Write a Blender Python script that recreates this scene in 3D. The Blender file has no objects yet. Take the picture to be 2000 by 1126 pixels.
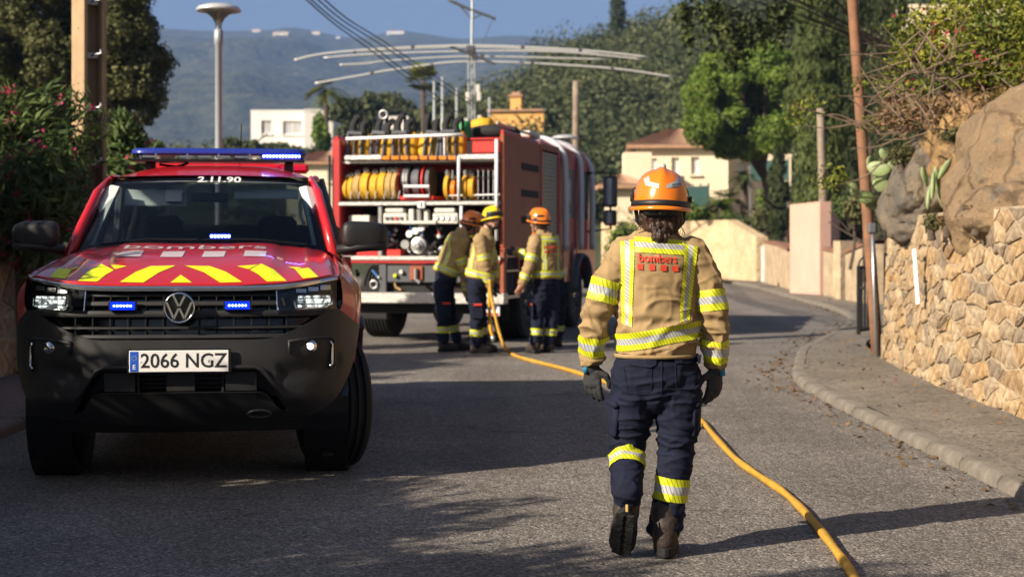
import bpy, bmesh, math, random
import numpy as np
from mathutils import Vector, Matrix, noise, geometry
from mathutils.bvhtree import BVHTree

sc = bpy.context.scene
COL = sc.collection
R = math.radians

# ------------------------------------------------------------------ camera
F, CX, HY, CH = 3000.0, 1000.0, 478.0, 1.33      # focal length (px of 2000), centre, horizon row, eye height
cam_d = bpy.data.cameras.new('camera'); cam = bpy.data.objects.new('camera', cam_d); COL.objects.link(cam)
cam.location = (0, 0, CH); cam.rotation_euler = (R(90), 0, 0)
cam_d.sensor_width = 36; cam_d.lens = 36 * F / 2000; cam_d.shift_y = -(563 - HY) / 2000
cam_d.clip_start = 0.05; cam_d.clip_end = 12000
cam_d.dof.use_dof = True; cam_d.dof.focus_distance = 6.9; cam_d.dof.aperture_fstop = 3.4
sc.camera = cam

# ------------------------------------------------------------------ light
SUN_EL = 28.0
SAZ = (-0.82, -0.57)                                # horizontal direction towards the sun
w = bpy.data.worlds.new('World'); sc.world = w; w.use_nodes = True
nt = w.node_tree; nt.nodes.clear()
o_ = nt.nodes.new('ShaderNodeOutputWorld'); b_ = nt.nodes.new('ShaderNodeBackground'); s_ = nt.nodes.new('ShaderNodeTexSky')
s_.sky_type = 'NISHITA'; s_.sun_disc = False; s_.sun_elevation = R(SUN_EL)
s_.sun_rotation = math.atan2(SAZ[0], SAZ[1]); s_.air_density = 0.72; s_.dust_density = 2.4; s_.ozone_density = 0.6
b_.inputs['Strength'].default_value = 0.05
nt.links.new(s_.outputs[0], b_.inputs[0]); nt.links.new(b_.outputs[0], o_.inputs[0])
sun_d = bpy.data.lights.new('sun', 'SUN'); sun = bpy.data.objects.new('sun', sun_d); COL.objects.link(sun)
sun_d.energy = 5.0; sun_d.angle = R(0.5); sun_d.color = (1.0, 0.87, 0.70)
n_ = math.hypot(*SAZ); ce = math.cos(R(SUN_EL))
TOSUN = Vector((SAZ[0] / n_ * ce, SAZ[1] / n_ * ce, math.sin(R(SUN_EL))))
sun.rotation_euler = TOSUN.to_track_quat('Z', 'Y').to_euler()
sun.location = TOSUN * 60
sc.view_settings.view_transform = 'Standard'; sc.view_settings.look = 'None'
sc.view_settings.exposure = 0.92; sc.view_settings.gamma = 1.0; sc.view_settings.use_curve_mapping = False
sc.render.engine = 'CYCLES'
cy = sc.cycles
cy.use_denoising = True; cy.max_bounces = 6; cy.diffuse_bounces = 2; cy.glossy_bounces = 3
cy.transmission_bounces = 5; cy.transparent_max_bounces = 12; cy.volume_bounces = 0
cy.caustics_reflective = False; cy.caustics_refractive = False; cy.sample_clamp_indirect = 6.0

# ------------------------------------------------------------------ helpers
def px(x, y, d):
    return Vector(((x - CX) / F * d, d, CH - (y - HY) / F * d))
def gd(y): return F * CH / (y - HY)                 # depth of a ground pixel row

_mats = {}
def mat(name, col, rough=0.6, metal=0.0, var=0.0, vs=6.0, bump=0.0, bs=60.0, col2=None, emit=None, es=0.0,
        coat=0.0, spec=0.5, alpha=1.0, trans=0.0, ior=1.45, island=0.0, transl=0.0, sheen=0.0, bdist=0.01, detail=5):
    """procedural principled material: noise-mixed colour, noise bump, optional random tint per loose piece"""
    if name in _mats: return _mats[name]
    m = bpy.data.materials.new(name); m.use_nodes = True; t = m.node_tree; t.nodes.clear(); L = t.links
    out = t.nodes.new('ShaderNodeOutputMaterial'); p = t.nodes.new('ShaderNodeBsdfPrincipled')
    c = tuple(col) + (1,)
    p.inputs['Base Color'].default_value = c; p.inputs['Roughness'].default_value = rough
    p.inputs['Metallic'].default_value = metal; p.inputs['IOR'].default_value = ior
    p.inputs['Specular IOR Level'].default_value = spec; p.inputs['Coat Weight'].default_value = coat
    p.inputs['Coat Roughness'].default_value = 0.06
    p.inputs['Alpha'].default_value = alpha; p.inputs['Transmission Weight'].default_value = trans
    if sheen: p.inputs['Sheen Weight'].default_value = sheen
    if emit: p.inputs['Emission Color'].default_value = tuple(emit) + (1,); p.inputs['Emission Strength'].default_value = es
    tc = None; cs = None
    if var or bump:
        tc = t.nodes.new('ShaderNodeTexCoord')
    if var:
        n = t.nodes.new('ShaderNodeTexNoise'); n.inputs['Scale'].default_value = vs; n.inputs['Detail'].default_value = detail
        n.inputs['Roughness'].default_value = 0.6; L.new(tc.outputs['Object'], n.inputs['Vector'])
        rp = t.nodes.new('ShaderNodeValToRGB'); rp.color_ramp.elements[0].position = 0.33; rp.color_ramp.elements[1].position = 0.67
        c2 = col2 if col2 else tuple(v * (1 - var) for v in col)
        rp.color_ramp.elements[0].color = tuple(c2) + (1,); rp.color_ramp.elements[1].color = c
        L.new(n.outputs[0], rp.inputs[0]); cs = rp.outputs[0]
    if island:
        g = t.nodes.new('ShaderNodeNewGeometry'); hsv = t.nodes.new('ShaderNodeHueSaturation')
        mr = t.nodes.new('ShaderNodeMapRange'); mr.inputs['To Min'].default_value = 1 - island; mr.inputs['To Max'].default_value = 1 + island
        mr2 = t.nodes.new('ShaderNodeMapRange'); mr2.inputs['To Min'].default_value = 0.5 + island * 0.06; mr2.inputs['To Max'].default_value = 0.5 - island * 0.06
        L.new(g.outputs['Random Per Island'], mr.inputs['Value']); L.new(mr.outputs[0], hsv.inputs['Value'])
        L.new(g.outputs['Random Per Island'], mr2.inputs['Value']); L.new(mr2.outputs[0], hsv.inputs['Hue'])
        hsv.inputs['Color'].default_value = c
        if cs: L.new(cs, hsv.inputs['Color'])
        cs = hsv.outputs[0]
    if cs: L.new(cs, p.inputs['Base Color'])
    if bump:
        n2 = t.nodes.new('ShaderNodeTexNoise'); n2.inputs['Scale'].default_value = bs; n2.inputs['Detail'].default_value = 4
        L.new(tc.outputs['Object'], n2.inputs['Vector'])
        bp = t.nodes.new('ShaderNodeBump'); bp.inputs['Strength'].default_value = bump; bp.inputs['Distance'].default_value = bdist
        L.new(n2.outputs[0], bp.inputs['Height']); L.new(bp.outputs[0], p.inputs['Normal'])
    if transl:
        tr = t.nodes.new('ShaderNodeBsdfTranslucent'); mx = t.nodes.new('ShaderNodeMixShader'); mx.inputs[0].default_value = transl
        tr.inputs[0].default_value = c
        if cs: L.new(cs, tr.inputs[0])
        L.new(p.outputs[0], mx.inputs[1]); L.new(tr.outputs[0], mx.inputs[2]); L.new(mx.outputs[0], out.inputs[0])
    else:
        L.new(p.outputs[0], out.inputs[0])
    _mats[name] = m
    return m

def nodes_of(m): return m.node_tree.nodes, m.node_tree.links
def pnode(m): return next(n for n in m.node_tree.nodes if n.type == 'BSDF_PRINCIPLED')

def tag(o, label=None, cat=None, group=None, kind=None):
    if label: o['label'] = label
    if cat: o['category'] = cat
    if group: o['group'] = group
    if kind: o['kind'] = kind
    return o
def empty(name, loc=(0, 0, 0), rz=0.0, **k):
    o = bpy.data.objects.new(name, None); COL.objects.link(o); o.empty_display_size = 0.1
    o.location = loc; o.rotation_euler = (0, 0, rz)
    return tag(o, **k)
def copy_tree(o, parent=None):
    c = o.copy(); COL.objects.link(c)
    if parent: c.parent = parent
    for ch in o.children: copy_tree(ch, c)
    return c
def link_mesh(name, me, m, parent=None, **k):
    o = bpy.data.objects.new(name, me); COL.objects.link(o)
    if m is not None and not me.materials: me.materials.append(m)
    if parent: o.parent = parent
    return tag(o, **k)

class MB:
    def __init__(s): s.v = []; s.f = []; s.uv = None
    def add(s, vs, fs):
        n = len(s.v); s.v += [tuple(v) for v in vs]; s.f += [tuple(i + n for i in f) for f in fs]; return s
    def box(s, c, sz, M=None):
        x, y, z = (q / 2 for q in sz)
        vs = [Vector((a * x, b * y, d * z)) for d in (-1, 1) for b in (-1, 1) for a in (-1, 1)]
        if M is not None: vs = [M @ v for v in vs]
        c = Vector(c)
        return s.add([v + c for v in vs], [(0, 2, 3, 1), (4, 5, 7, 6), (0, 1, 5, 4), (2, 6, 7, 3), (0, 4, 6, 2), (1, 3, 7, 5)])
    def cbox(s, c, sz, b, M=None):
        """box with chamfered edges"""
        x, y, z = (q / 2 for q in sz); b = min(b, x * .95, y * .95, z * .95)
        bm = bmesh.new(); bmesh.ops.create_cube(bm, size=1)
        for v in bm.verts: v.co = Vector((v.co.x * 2 * x, v.co.y * 2 * y, v.co.z * 2 * z))
        bmesh.ops.bevel(bm, geom=bm.edges[:], offset=b, segments=1, affect='EDGES')
        bm.verts.index_update(); c = Vector(c)
        s.add([(M @ v.co if M is not None else v.co) + c for v in bm.verts], [[v.index for v in f.verts] for f in bm.faces]); bm.free()
        return s
    def tube(s, pts, r, n=8, cap=True, flat=None, up=None):
        pts = [Vector(p) for p in pts]; k = len(pts)
        rs = r if hasattr(r, '__len__') else [r] * k
        u = None; base = len(s.v); rings = []
        for i, p in enumerate(pts):
            t = (pts[min(i + 1, k - 1)] - pts[max(i - 1, 0)])
            t = t.normalized() if t.length > 1e-9 else Vector((0, 0, 1))
            if up is not None: a = Vector(up); a = (a - t * a.dot(t)).normalized()
            elif u is None:
                a = Vector((0, 0, 1)) if abs(t.z) < .9 else Vector((1, 0, 0)); a = (a - t * a.dot(t)).normalized()
            else: a = (u - t * u.dot(t)).normalized()
            u = a; b = t.cross(a)
            rr = rs[i]; ra, rb = rr if hasattr(rr, '__len__') else (rr, rr)
            rings.append([p + a * (ra * math.cos(2 * math.pi * j / n)) + b * (rb * math.sin(2 * math.pi * j / n)) for j in range(n)])
        s.v += [tuple(v) for rg in rings for v in rg]
        for i in range(k - 1):
            for j in range(n):
                s.f.append((base + i * n + j, base + i * n + (j + 1) % n, base + (i + 1) * n + (j + 1) % n, base + (i + 1) * n + j))
        if cap:
            s.f.append(tuple(base + j for j in reversed(range(n)))); s.f.append(tuple(base + (k - 1) * n + j for j in range(n)))
        return s
    def lathe(s, prof, n=24, M=None, cap=False):
        """prof: (radius, height) list, turned about z, then placed by M"""
        base = len(s.v); k = len(prof)
        for r, h in prof:
            for j in range(n):
                v = Vector((r * math.cos(2 * math.pi * j / n), r * math.sin(2 * math.pi * j / n), h))
                s.v.append(tuple(M @ v if M is not None else v))
        for i in range(k - 1):
            for j in range(n):
                s.f.append((base + i * n + j, base + i * n + (j + 1) % n, base + (i + 1) * n + (j + 1) % n, base + (i + 1) * n + j))
        if cap:
            s.f.append(tuple(base + j for j in reversed(range(n)))); s.f.append(tuple(base + (k - 1) * n + j for j in range(n)))
        return s
    def grid(s, rows, closed=False):
        base = len(s.v); nr = len(rows); nc = len(rows[0])
        for r in rows: s.v += [tuple(v) for v in r]
        for i in range(nr - 1):
            for j in range(nc if closed else nc - 1):
                s.f.append((base + i * nc + j, base + i * nc + (j + 1) % nc, base + (i + 1) * nc + (j + 1) % nc, base + (i + 1) * nc + j))
        return s
    def prism(s, poly, a, b, T):
        """polygon of 2D points between heights a and b, T maps (u, v, h) to 3D"""
        n = len(poly)
        vs = [T(u, v, a) for u, v in poly] + [T(u, v, b) for u, v in poly]
        fs = [tuple(reversed(range(n))), tuple(range(n, 2 * n))] + [(i, (i + 1) % n, n + (i + 1) % n, n + i) for i in range(n)]
        return s.add(vs, fs)
    def sphere(s, c, r, n=12, m=8, M=None):
        rx, ry, rz = r if hasattr(r, '__len__') else (r, r, r); c = Vector(c)
        rows = []
        for i in range(m + 1):
            a = math.pi * i / m; sa = max(math.sin(a), 1e-3)
            row = [Vector((rx * sa * math.cos(2 * math.pi * j / n), ry * sa * math.sin(2 * math.pi * j / n), -rz * math.cos(a))) for j in range(n)]
            rows.append([(M @ v if M is not None else v) + c for v in row])
        return s.grid(rows, closed=True)
    def mesh(s, name, smooth=False):
        me = bpy.data.meshes.new(name); me.from_pydata(s.v, [], s.f); me.update()
        if s.uv is not None:
            l = me.uv_layers.new(name='UVMap')
            for li, lp in enumerate(me.loops): l.data[li].uv = s.uv[lp.vertex_index]
        if smooth: me.polygons.foreach_set('use_smooth', [True] * len(me.polygons))
        return me
    def build(s, name, m, parent=None, smooth=False, bevel=0.0, sub=0, solid=0.0, auto=None, fix=False, **k):
        me = s.mesh(name, smooth or bool(sub))
        if fix:
            bm = bmesh.new(); bm.from_mesh(me); bmesh.ops.recalc_face_normals(bm, faces=bm.faces); bm.to_mesh(me); bm.free()
        o = link_mesh(name, me, m, parent, **k)
        if solid:
            q = o.modifiers.new('solid', 'SOLIDIFY'); q.thickness = solid; q.offset = -1
        if sub:
            q = o.modifiers.new('sub', 'SUBSURF'); q.levels = sub; q.render_levels = sub
        if bevel:
            q = o.modifiers.new('bevel', 'BEVEL'); q.width = bevel; q.segments = 2; q.limit_method = 'ANGLE'; q.angle_limit = R(35)
        if auto is not None:
            me.polygons.foreach_set('use_smooth', [True] * len(me.polygons))
            me.set_sharp_from_angle(angle=R(auto)) if hasattr(me, 'set_sharp_from_angle') else None
        return o

def interp(tab):
    xs = [a for a, b in tab]; ys = [b for a, b in tab]
    # smooth monotone-ish cubic through the table
    m = [0.0] * len(xs)
    for i in range(1, len(xs) - 1):
        d0 = (ys[i] - ys[i - 1]) / (xs[i] - xs[i - 1]); d1 = (ys[i + 1] - ys[i]) / (xs[i + 1] - xs[i])
        m[i] = 0 if d0 * d1 <= 0 else 2 * d0 * d1 / (d0 + d1)
    m[0] = (ys[1] - ys[0]) / (xs[1] - xs[0]); m[-1] = (ys[-1] - ys[-2]) / (xs[-1] - xs[-2])
    def f(x):
        if x <= xs[0]: return ys[0]
        if x >= xs[-1]: return ys[-1]
        i = next(k for k in range(len(xs) - 1) if x <= xs[k + 1])
        h = xs[i + 1] - xs[i]; t = (x - xs[i]) / h
        return ((2 * t**3 - 3 * t * t + 1) * ys[i] + (t**3 - 2 * t * t + t) * h * m[i] + (-2 * t**3 + 3 * t * t) * ys[i + 1] + (t**3 - t * t) * h * m[i + 1])
    return f
def lin(a, b, n): return [a + (b - a) * i / (n - 1) for i in range(n)]
def spline(pts, n):
    """Catmull-Rom through points, n samples per span"""
    P = [Vector(p) for p in pts]; out = []
    for i in range(len(P) - 1):
        a, b, c, d = P[max(i - 1, 0)], P[i], P[i + 1], P[min(i + 2, len(P) - 1)]
        for k in range(n):
            t = k / n
            out.append(0.5 * ((2 * b) + (c - a) * t + (2 * a - 5 * b + 4 * c - d) * t * t + (3 * b - a - 3 * c + d) * t**3))
    out.append(P[-1]); return out

def text_tris(txt, size=1.0, bold=0.0, cuts=0, ax='CENTER', sx=1.0):
    """flat glyph mesh (verts 2D, faces) from the built-in font"""
    cu = bpy.data.curves.new('lettering', 'FONT'); cu.body = txt; cu.size = size; cu.offset = bold
    cu.align_x = ax; cu.align_y = 'CENTER'; cu.resolution_u = 3
    ob = bpy.data.objects.new('lettering_tmp', cu); COL.objects.link(ob)
    bpy.context.view_layer.update()
    me = bpy.data.meshes.new_from_object(ob.evaluated_get(bpy.context.evaluated_depsgraph_get()))
    bm = bmesh.new(); bm.from_mesh(me)
    bmesh.ops.triangulate(bm, faces=bm.faces[:])
    if cuts: bmesh.ops.subdivide_edges(bm, edges=bm.edges[:], cuts=cuts, use_grid_fill=True)
    bm.verts.index_update()
    v = [(q.co.x * sx, q.co.y) for q in bm.verts]; f = [[q.index for q in p.verts] for p in bm.faces]
    bm.free(); bpy.data.objects.remove(ob); bpy.data.meshes.remove(me)
    return v, f
def poly_tris(poly, cuts=2):
    bm = bmesh.new(); vs = [bm.verts.new((x, y, 0)) for x, y in poly]; bm.faces.new(vs)
    bmesh.ops.triangulate(bm, faces=bm.faces[:])
    for _ in range(cuts): bmesh.ops.subdivide_edges(bm, edges=bm.edges[:], cuts=1, use_grid_fill=True)
    bm.verts.index_update()
    r = [(q.co.x, q.co.y) for q in bm.verts], [[q.index for q in p.verts] for p in bm.faces]; bm.free(); return r
def flat(vf, T, name, m, parent=None, **k):
    """lay a 2D face set on a surface by T(u, v) -> 3D"""
    v, f = vf; return MB().add([T(a, b) for a, b in v], f).build(name, m, parent, fix=False, **k)

# ------------------------------------------------------------------ leaves
def leaf_mesh(name, cen, nor, size, rng, aspect=2.0, fold=0.25, axis=None, jit=0.35):
    """one bent four-sided blade per centre"""
    n = len(cen); cen = np.asarray(cen, float); nor = np.asarray(nor, float)
    nor /= np.linalg.norm(nor, axis=1)[:, None] + 1e-9
    a = rng.normal(size=(n, 3)) if axis is None else np.asarray(axis, float) + rng.normal(size=(n, 3)) * jit
    a -= nor * (a * nor).sum(1)[:, None]; a /= np.linalg.norm(a, axis=1)[:, None] + 1e-9
    b = np.cross(nor, a)
    s = (np.asarray(size) * rng.uniform(0.65, 1.35, n))[:, None] if np.ndim(size) == 0 else (np.asarray(size) * rng.uniform(0.7, 1.3, n))[:, None]
    wd = s / aspect
    v = np.empty((n, 4, 3))
    v[:, 0] = cen - a * s * 0.5; v[:, 1] = cen + b * wd * 0.5 + nor * s * fold * 0.3
    v[:, 2] = cen + a * s * 0.5 - nor * s * fold * 0.4; v[:, 3] = cen - b * wd * 0.5 + nor * s * fold * 0.3
    me = bpy.data.meshes.new(name)
    me.vertices.add(4 * n); me.vertices.foreach_set('co', v.reshape(-1))
    me.loops.add(4 * n); me.loops.foreach_set('vertex_index', np.arange(4 * n, dtype=np.int32))
    me.polygons.add(n); me.polygons.foreach_set('loop_start', np.arange(0, 4 * n, 4, dtype=np.int32))
    me.update(calc_edges=True)
    return me
def crown_points(lobes, n, rng, shell=0.35, rough=0.35, freq=2.2, out=0.7):
    """points near the surfaces of uneven lobes, with outward normals"""
    vol = np.array([l[1][0] * l[1][1] + l[1][1] * l[1][2] + l[1][0] * l[1][2] for l in lobes]); pick = rng.choice(len(lobes), n, p=vol / vol.sum())
    C = np.array([l[0] for l in lobes])[pick]; Rr = np.array([l[1] for l in lobes])[pick]
    d = rng.normal(size=(n, 3)); d /= np.linalg.norm(d, axis=1)[:, None]
    ph = pick[:, None] * 1.7
    k = np.sin(d * freq * 2.1 + ph) + 0.7 * np.sin(d[:, [1, 2, 0]] * freq * 3.9 + ph * 2.3) + 0.5 * np.sin(d[:, [2, 0, 1]] * freq * 6.7 + ph)
    k = k.sum(1) / 3.5
    rad = (1 - shell * rng.random(n) ** 1.6) * (1 + rough * k)
    nor = d * out + rng.normal(size=(n, 3)) * 0.55
    nor[:, 2] += 0.25
    return C + d * Rr * rad[:, None], nor
# ================================================================== THE SETTING
rng = np.random.default_rng(7); random.seed(7)

def asphalt(name, base, light, dark, agg=90.0):
    m = bpy.data.materials.new(name); m.use_nodes = True; t = m.node_tree; L = t.links; p = pnode(m)
    tc = t.nodes.new('ShaderNodeTexCoord')
    def noise_n(s, d=3, r=.6):
        n = t.nodes.new('ShaderNodeTexNoise'); n.inputs['Scale'].default_value = s; n.inputs['Detail'].default_value = d; n.inputs['Roughness'].default_value = r
        L.new(tc.outputs['Object'], n.inputs['Vector']); return n
    vor = t.nodes.new('ShaderNodeTexVoronoi'); vor.inputs['Scale'].default_value = agg; L.new(tc.outputs['Object'], vor.inputs['Vector'])
    r1 = t.nodes.new('ShaderNodeValToRGB'); e = r1.color_ramp.elements
    e[0].position = 0.0; e[0].color = dark + (1,); e[1].position = 1.0; e[1].color = light + (1,)
    e2 = r1.color_ramp.elements.new(0.45); e2.color = base + (1,); e3 = r1.color_ramp.elements.new(0.8); e3.color = base + (1,)
    sp = t.nodes.new('ShaderNodeSeparateColor'); L.new(vor.outputs['Color'], sp.inputs[0]); L.new(sp.outputs[0], r1.inputs[0])
    n1 = noise_n(0.9, 6, .65); r2 = t.nodes.new('ShaderNodeValToRGB'); r2.color_ramp.elements[0].position = .3; r2.color_ramp.elements[1].position = .7
    r2.color_ramp.elements[0].color = (.72, .70, .68, 1); r2.color_ramp.elements[1].color = (1.12, 1.1, 1.08, 1); L.new(n1.outputs[0], r2.inputs[0])
    n3 = noise_n(9.0, 5, .7); r3 = t.nodes.new('ShaderNodeValToRGB'); r3.color_ramp.elements[0].position = .35; r3.color_ramp.elements[1].position = .6
    r3.color_ramp.elements[0].color = (.8, .8, .8, 1); r3.color_ramp.elements[1].color = (1, 1, 1, 1); L.new(n3.outputs[0], r3.inputs[0])
    m1 = t.nodes.new('ShaderNodeMixRGB'); m1.blend_type = 'MULTIPLY'; m1.inputs[0].default_value = 1; L.new(r1.outputs[0], m1.inputs[1]); L.new(r2.outputs[0], m1.inputs[2])
    m2 = t.nodes.new('ShaderNodeMixRGB'); m2.blend_type = 'MULTIPLY'; m2.inputs[0].default_value = 1; L.new(m1.outputs[0], m2.inputs[1]); L.new(r3.outputs[0], m2.inputs[2])
    # hairline cracks and wheel-polished lanes
    vc = t.nodes.new('ShaderNodeTexVoronoi'); vc.feature = 'DISTANCE_TO_EDGE'; vc.inputs['Scale'].default_value = .55
    wn = noise_n(1.7, 5, .7); wm = t.nodes.new('ShaderNodeMixRGB'); wm.inputs[0].default_value = .35; L.new(tc.outputs['Object'], wm.inputs[1]); L.new(wn.outputs['Color'], wm.inputs[2]); L.new(wm.outputs[0], vc.inputs['Vector'])
    rc = t.nodes.new('ShaderNodeValToRGB'); rc.color_ramp.elements[0].color = (.45, .43, .42, 1); rc.color_ramp.elements[1].position = .007; rc.color_ramp.elements[1].color = (1, 1, 1, 1); L.new(vc.outputs[0], rc.inputs[0])
    nm = noise_n(.35, 3, .5); rm = t.nodes.new('ShaderNodeValToRGB'); rm.color_ramp.elements[0].position = .48; rm.color_ramp.elements[1].position = .56; L.new(nm.outputs[0], rm.inputs[0])
    m3 = t.nodes.new('ShaderNodeMixRGB'); m3.blend_type = 'MULTIPLY'; L.new(rm.outputs[0], m3.inputs[0]); L.new(m2.outputs[0], m3.inputs[1]); L.new(rc.outputs[0], m3.inputs[2])
    mpn = t.nodes.new('ShaderNodeMapping'); mpn.inputs['Scale'].default_value = (1.1, .05, 1); L.new(tc.outputs['Object'], mpn.inputs[0]); ln_ = t.nodes.new('ShaderNodeTexNoise'); ln_.inputs['Scale'].default_value = 1.0; ln_.inputs['Detail'].default_value = 2; L.new(mpn.outputs[0], ln_.inputs['Vector'])
    rl_ = t.nodes.new('ShaderNodeValToRGB'); rl_.color_ramp.elements[0].position = .35; rl_.color_ramp.elements[0].color = (.80, .79, .78, 1); rl_.color_ramp.elements[1].position = .62; rl_.color_ramp.elements[1].color = (1.06, 1.05, 1.04, 1); L.new(ln_.outputs[0], rl_.inputs[0])
    m4 = t.nodes.new('ShaderNodeMixRGB'); m4.blend_type = 'MULTIPLY'; m4.inputs[0].default_value = 1; L.new(m3.outputs[0], m4.inputs[1]); L.new(rl_.outputs[0], m4.inputs[2])
    L.new(m4.outputs[0], p.inputs['Base Color']); p.inputs['Roughness'].default_value = .85; p.inputs['Specular IOR Level'].default_value = .3
    bp = t.nodes.new('ShaderNodeBump'); bp.inputs['Strength'].default_value = .6; bp.inputs['Distance'].default_value = .007
    L.new(vor.outputs['Distance'], bp.inputs['Height']); bp.invert = True
    n4 = noise_n(14.0, 4, .6)
    bp2 = t.nodes.new('ShaderNodeBump'); bp2.inputs['Strength'].default_value = .5; bp2.inputs['Distance'].default_value = .03
    L.new(n4.outputs[0], bp2.inputs['Height']); L.new(bp.outputs[0], bp2.inputs['Normal']); L.new(bp2.outputs[0], p.inputs['Normal'])
    return m
M_ROAD = asphalt('asphalt', (.228, .210, .193), (.47, .44, .405), (.070, .066, .062))
M_PAVE = asphalt('pavement_concrete', (.235, .212, .180), (.30, .27, .23), (.15, .135, .115), agg=45)
M_KERB = mat('kerb_concrete', (.215, .19, .155), .85, var=.45, vs=7, bump=.5, bs=50)
M_EARTH = mat('dry_earth', (.20, .15, .095), .95, var=.5, vs=1.5, bump=.6, bs=9, bdist=.05)
M_GRASSY = mat('scrub_ground', (.10, .10, .05), .95, var=.5, vs=.3, bump=.5, bs=2, bdist=.1)

# ground: one sheet to the horizon
MB().add([(-6000, -300, -.12), (6000, -300, -.12), (6000, 9000, -.12), (-6000, 9000, -.12)], [(0, 1, 2, 3)]).build('ground', M_GRASSY, kind='structure')

KERB = [(2.65, -6), (2.65, 3), (2.65, 8), (2.65, 12), (2.68, 14), (2.80, 15.4), (3.12, 17), (3.55, 19), (4.35, 21.5), (5.3, 24.6), (6.2, 28.5), (6.65, 33), (6.85, 37), (7.3, 44), (7.6, 50), (7.2, 57)]
KS = [(p.x, p.y) for p in spline([(a, b, 0) for a, b in KERB], 8)]
LEFT = [(-3.45, -6), (-3.45, 3), (-3.5, 10), (-3.7, 16), (-4.2, 24), (-4.6, 34), (-4.2, 46), (-3.2, 57)]
LS = [(p.x, p.y) for p in spline([(a, b, 0) for a, b in LEFT], 8)]
def strip(a, b, za, zb, name, m, n=3, **k):
    """sheet between two polylines of the same parameter"""
    N = 90; A = resample(a, N); B = resample(b, N)
    rows = [[Vector((A[i][0] + (B[i][0] - A[i][0]) * j / n, A[i][1] + (B[i][1] - A[i][1]) * j / n, za + (zb - za) * j / n)) for j in range(n + 1)] for i in range(N)]
    return MB().grid(rows).build(name, m, fix=True, **k)
def resample(pts, n):
    d = [0]
    for a, b in zip(pts, pts[1:]): d.append(d[-1] + math.hypot(b[0] - a[0], b[1] - a[1]))
    return [tuple(np.interp(t, d, [p[q] for p in pts]) for q in (0, 1)) for t in lin(0, d[-1], n)]
strip(LS, KS, 0, 0, 'road', M_ROAD, kind='structure')

# kerb stones + pavement on the right
WALLB = [(3.52, -6), (3.55, 5), (3.67, 11), (3.76, 13.6), (4.07, 16.9), (4.9, 20.8), (7.9, 27), (9.0, 34), (8.2, 37.5), (8.4, 42), (8.5, 48), (9, 57)]
inner = [(x + .13, y) for x, y in KS]
pav = strip(inner, [(p.x, p.y) for p in spline([(a, b, 0) for a, b in WALLB], 8)],  .072, .09, 'pavement', M_PAVE, n=4, kind='structure')
def kerb_row(line, parent, side, step, y0, y1, seed):
    r = random.Random(seed); P = resample(line, 3000); acc = 0; last = P[0]; cuts = [P[0]]
    for q in P[1:]:
        acc += math.hypot(q[0] - last[0], q[1] - last[1]); last = q
        if acc >= step: cuts.append(q); acc = 0
    for a, b in zip(cuts, cuts[1:]):
        if b[1] < y0 or a[1] > y1: continue
        ln = math.hypot(b[0] - a[0], b[1] - a[1]); ang = math.atan2(b[1] - a[1], b[0] - a[0])
        g = .012; h = .074 + r.uniform(-.006, .007); wdt = .13
        prof = [(0, -.06), (0.008, h - .040), (.030, h - .010), (.06, h), (wdt, h)]      # worn, rounded nose
        rows = []
        for s in lin(g, ln - g, 5):
            rows.append([Vector((s, -side * (u) * 1.0 + r.uniform(-.003, .003), z + r.uniform(-.003, .003))) for u, z in prof])
        mb = MB().grid(rows)
        for e in (0, 4): mb.f.append(tuple(e * 5 + j for j in range(5)))
        o = mb.build('kerb_stone', M_KERB, parent, fix=True, auto=50)
        o.location = (a[0], a[1], 0); o.rotation_euler = (r.uniform(-.012, .012), r.uniform(-.006, .006), ang)
kerb_row(KS, pav, 1, .70, 4.5, 52, 3)
lp = strip([(-4.85, -6), (-4.85, 12), (-5.0, 20), (-6, 34), (-6, 57)], [(x - .13, y) for x, y in LS], .072, .072, 'pavement', M_PAVE, kind='structure')
kerb_row(LS, lp, -1, .70, 4.5, 30, 4)

# ---------------------------------------------------------------- stone walls
def stone_mat(name, cols, mort=False):
    m = mat(name, cols[0], .9, bump=.8, bs=22, bdist=.02); t = m.node_tree; L = t.links; p = pnode(m)
    oi = t.nodes.new('ShaderNodeObjectInfo'); rp = t.nodes.new('ShaderNodeValToRGB'); rp.color_ramp.interpolation = 'LINEAR'
    e = rp.color_ramp.elements
    while len(e) < len(cols): e.new(.5)
    for i, c in enumerate(cols): e[i].position = i / (len(cols) - 1); e[i].color = tuple(c) + (1,)
    L.new(oi.outputs['Random'], rp.inputs[0])
    tc = t.nodes.new('ShaderNodeTexCoord'); n = t.nodes.new('ShaderNodeTexNoise'); n.inputs['Scale'].default_value = 11; n.inputs['Detail'].default_value = 6; n.inputs['Roughness'].default_value = .7
    L.new(tc.outputs['Object'], n.inputs['Vector'])
    r2 = t.nodes.new('ShaderNodeValToRGB'); r2.color_ramp.elements[0].position = .36; r2.color_ramp.elements[0].color = (.55, .45, .36, 1); r2.color_ramp.elements[1].position = .62; r2.color_ramp.elements[1].color = (1.12, 1.08, 1.0, 1)
    L.new(n.outputs[0], r2.inputs[0])
    mx = t.nodes.new('ShaderNodeMixRGB'); mx.blend_type = 'MULTIPLY'; mx.inputs[0].default_value = 1
    L.new(rp.outputs[0], mx.inputs[1]); L.new(r2.outputs[0], mx.inputs[2]); L.new(mx.outputs[0], p.inputs['Base Color'])
    return m
M_STONE = stone_mat('honey_stone', [(.27, .19, .11), (.45, .335, .20), (.36, .275, .175), (.48, .385, .26), (.25, .215, .17), (.41, .285, .15), (.52, .435, .31), (.20, .165, .13), (.40, .325, .23), (.48, .35, .19)])
M_MORT = mat('lime_mortar', (.45, .36, .24), .95, var=.3, vs=9, bump=.8, bs=30, bdist=.02)

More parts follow.
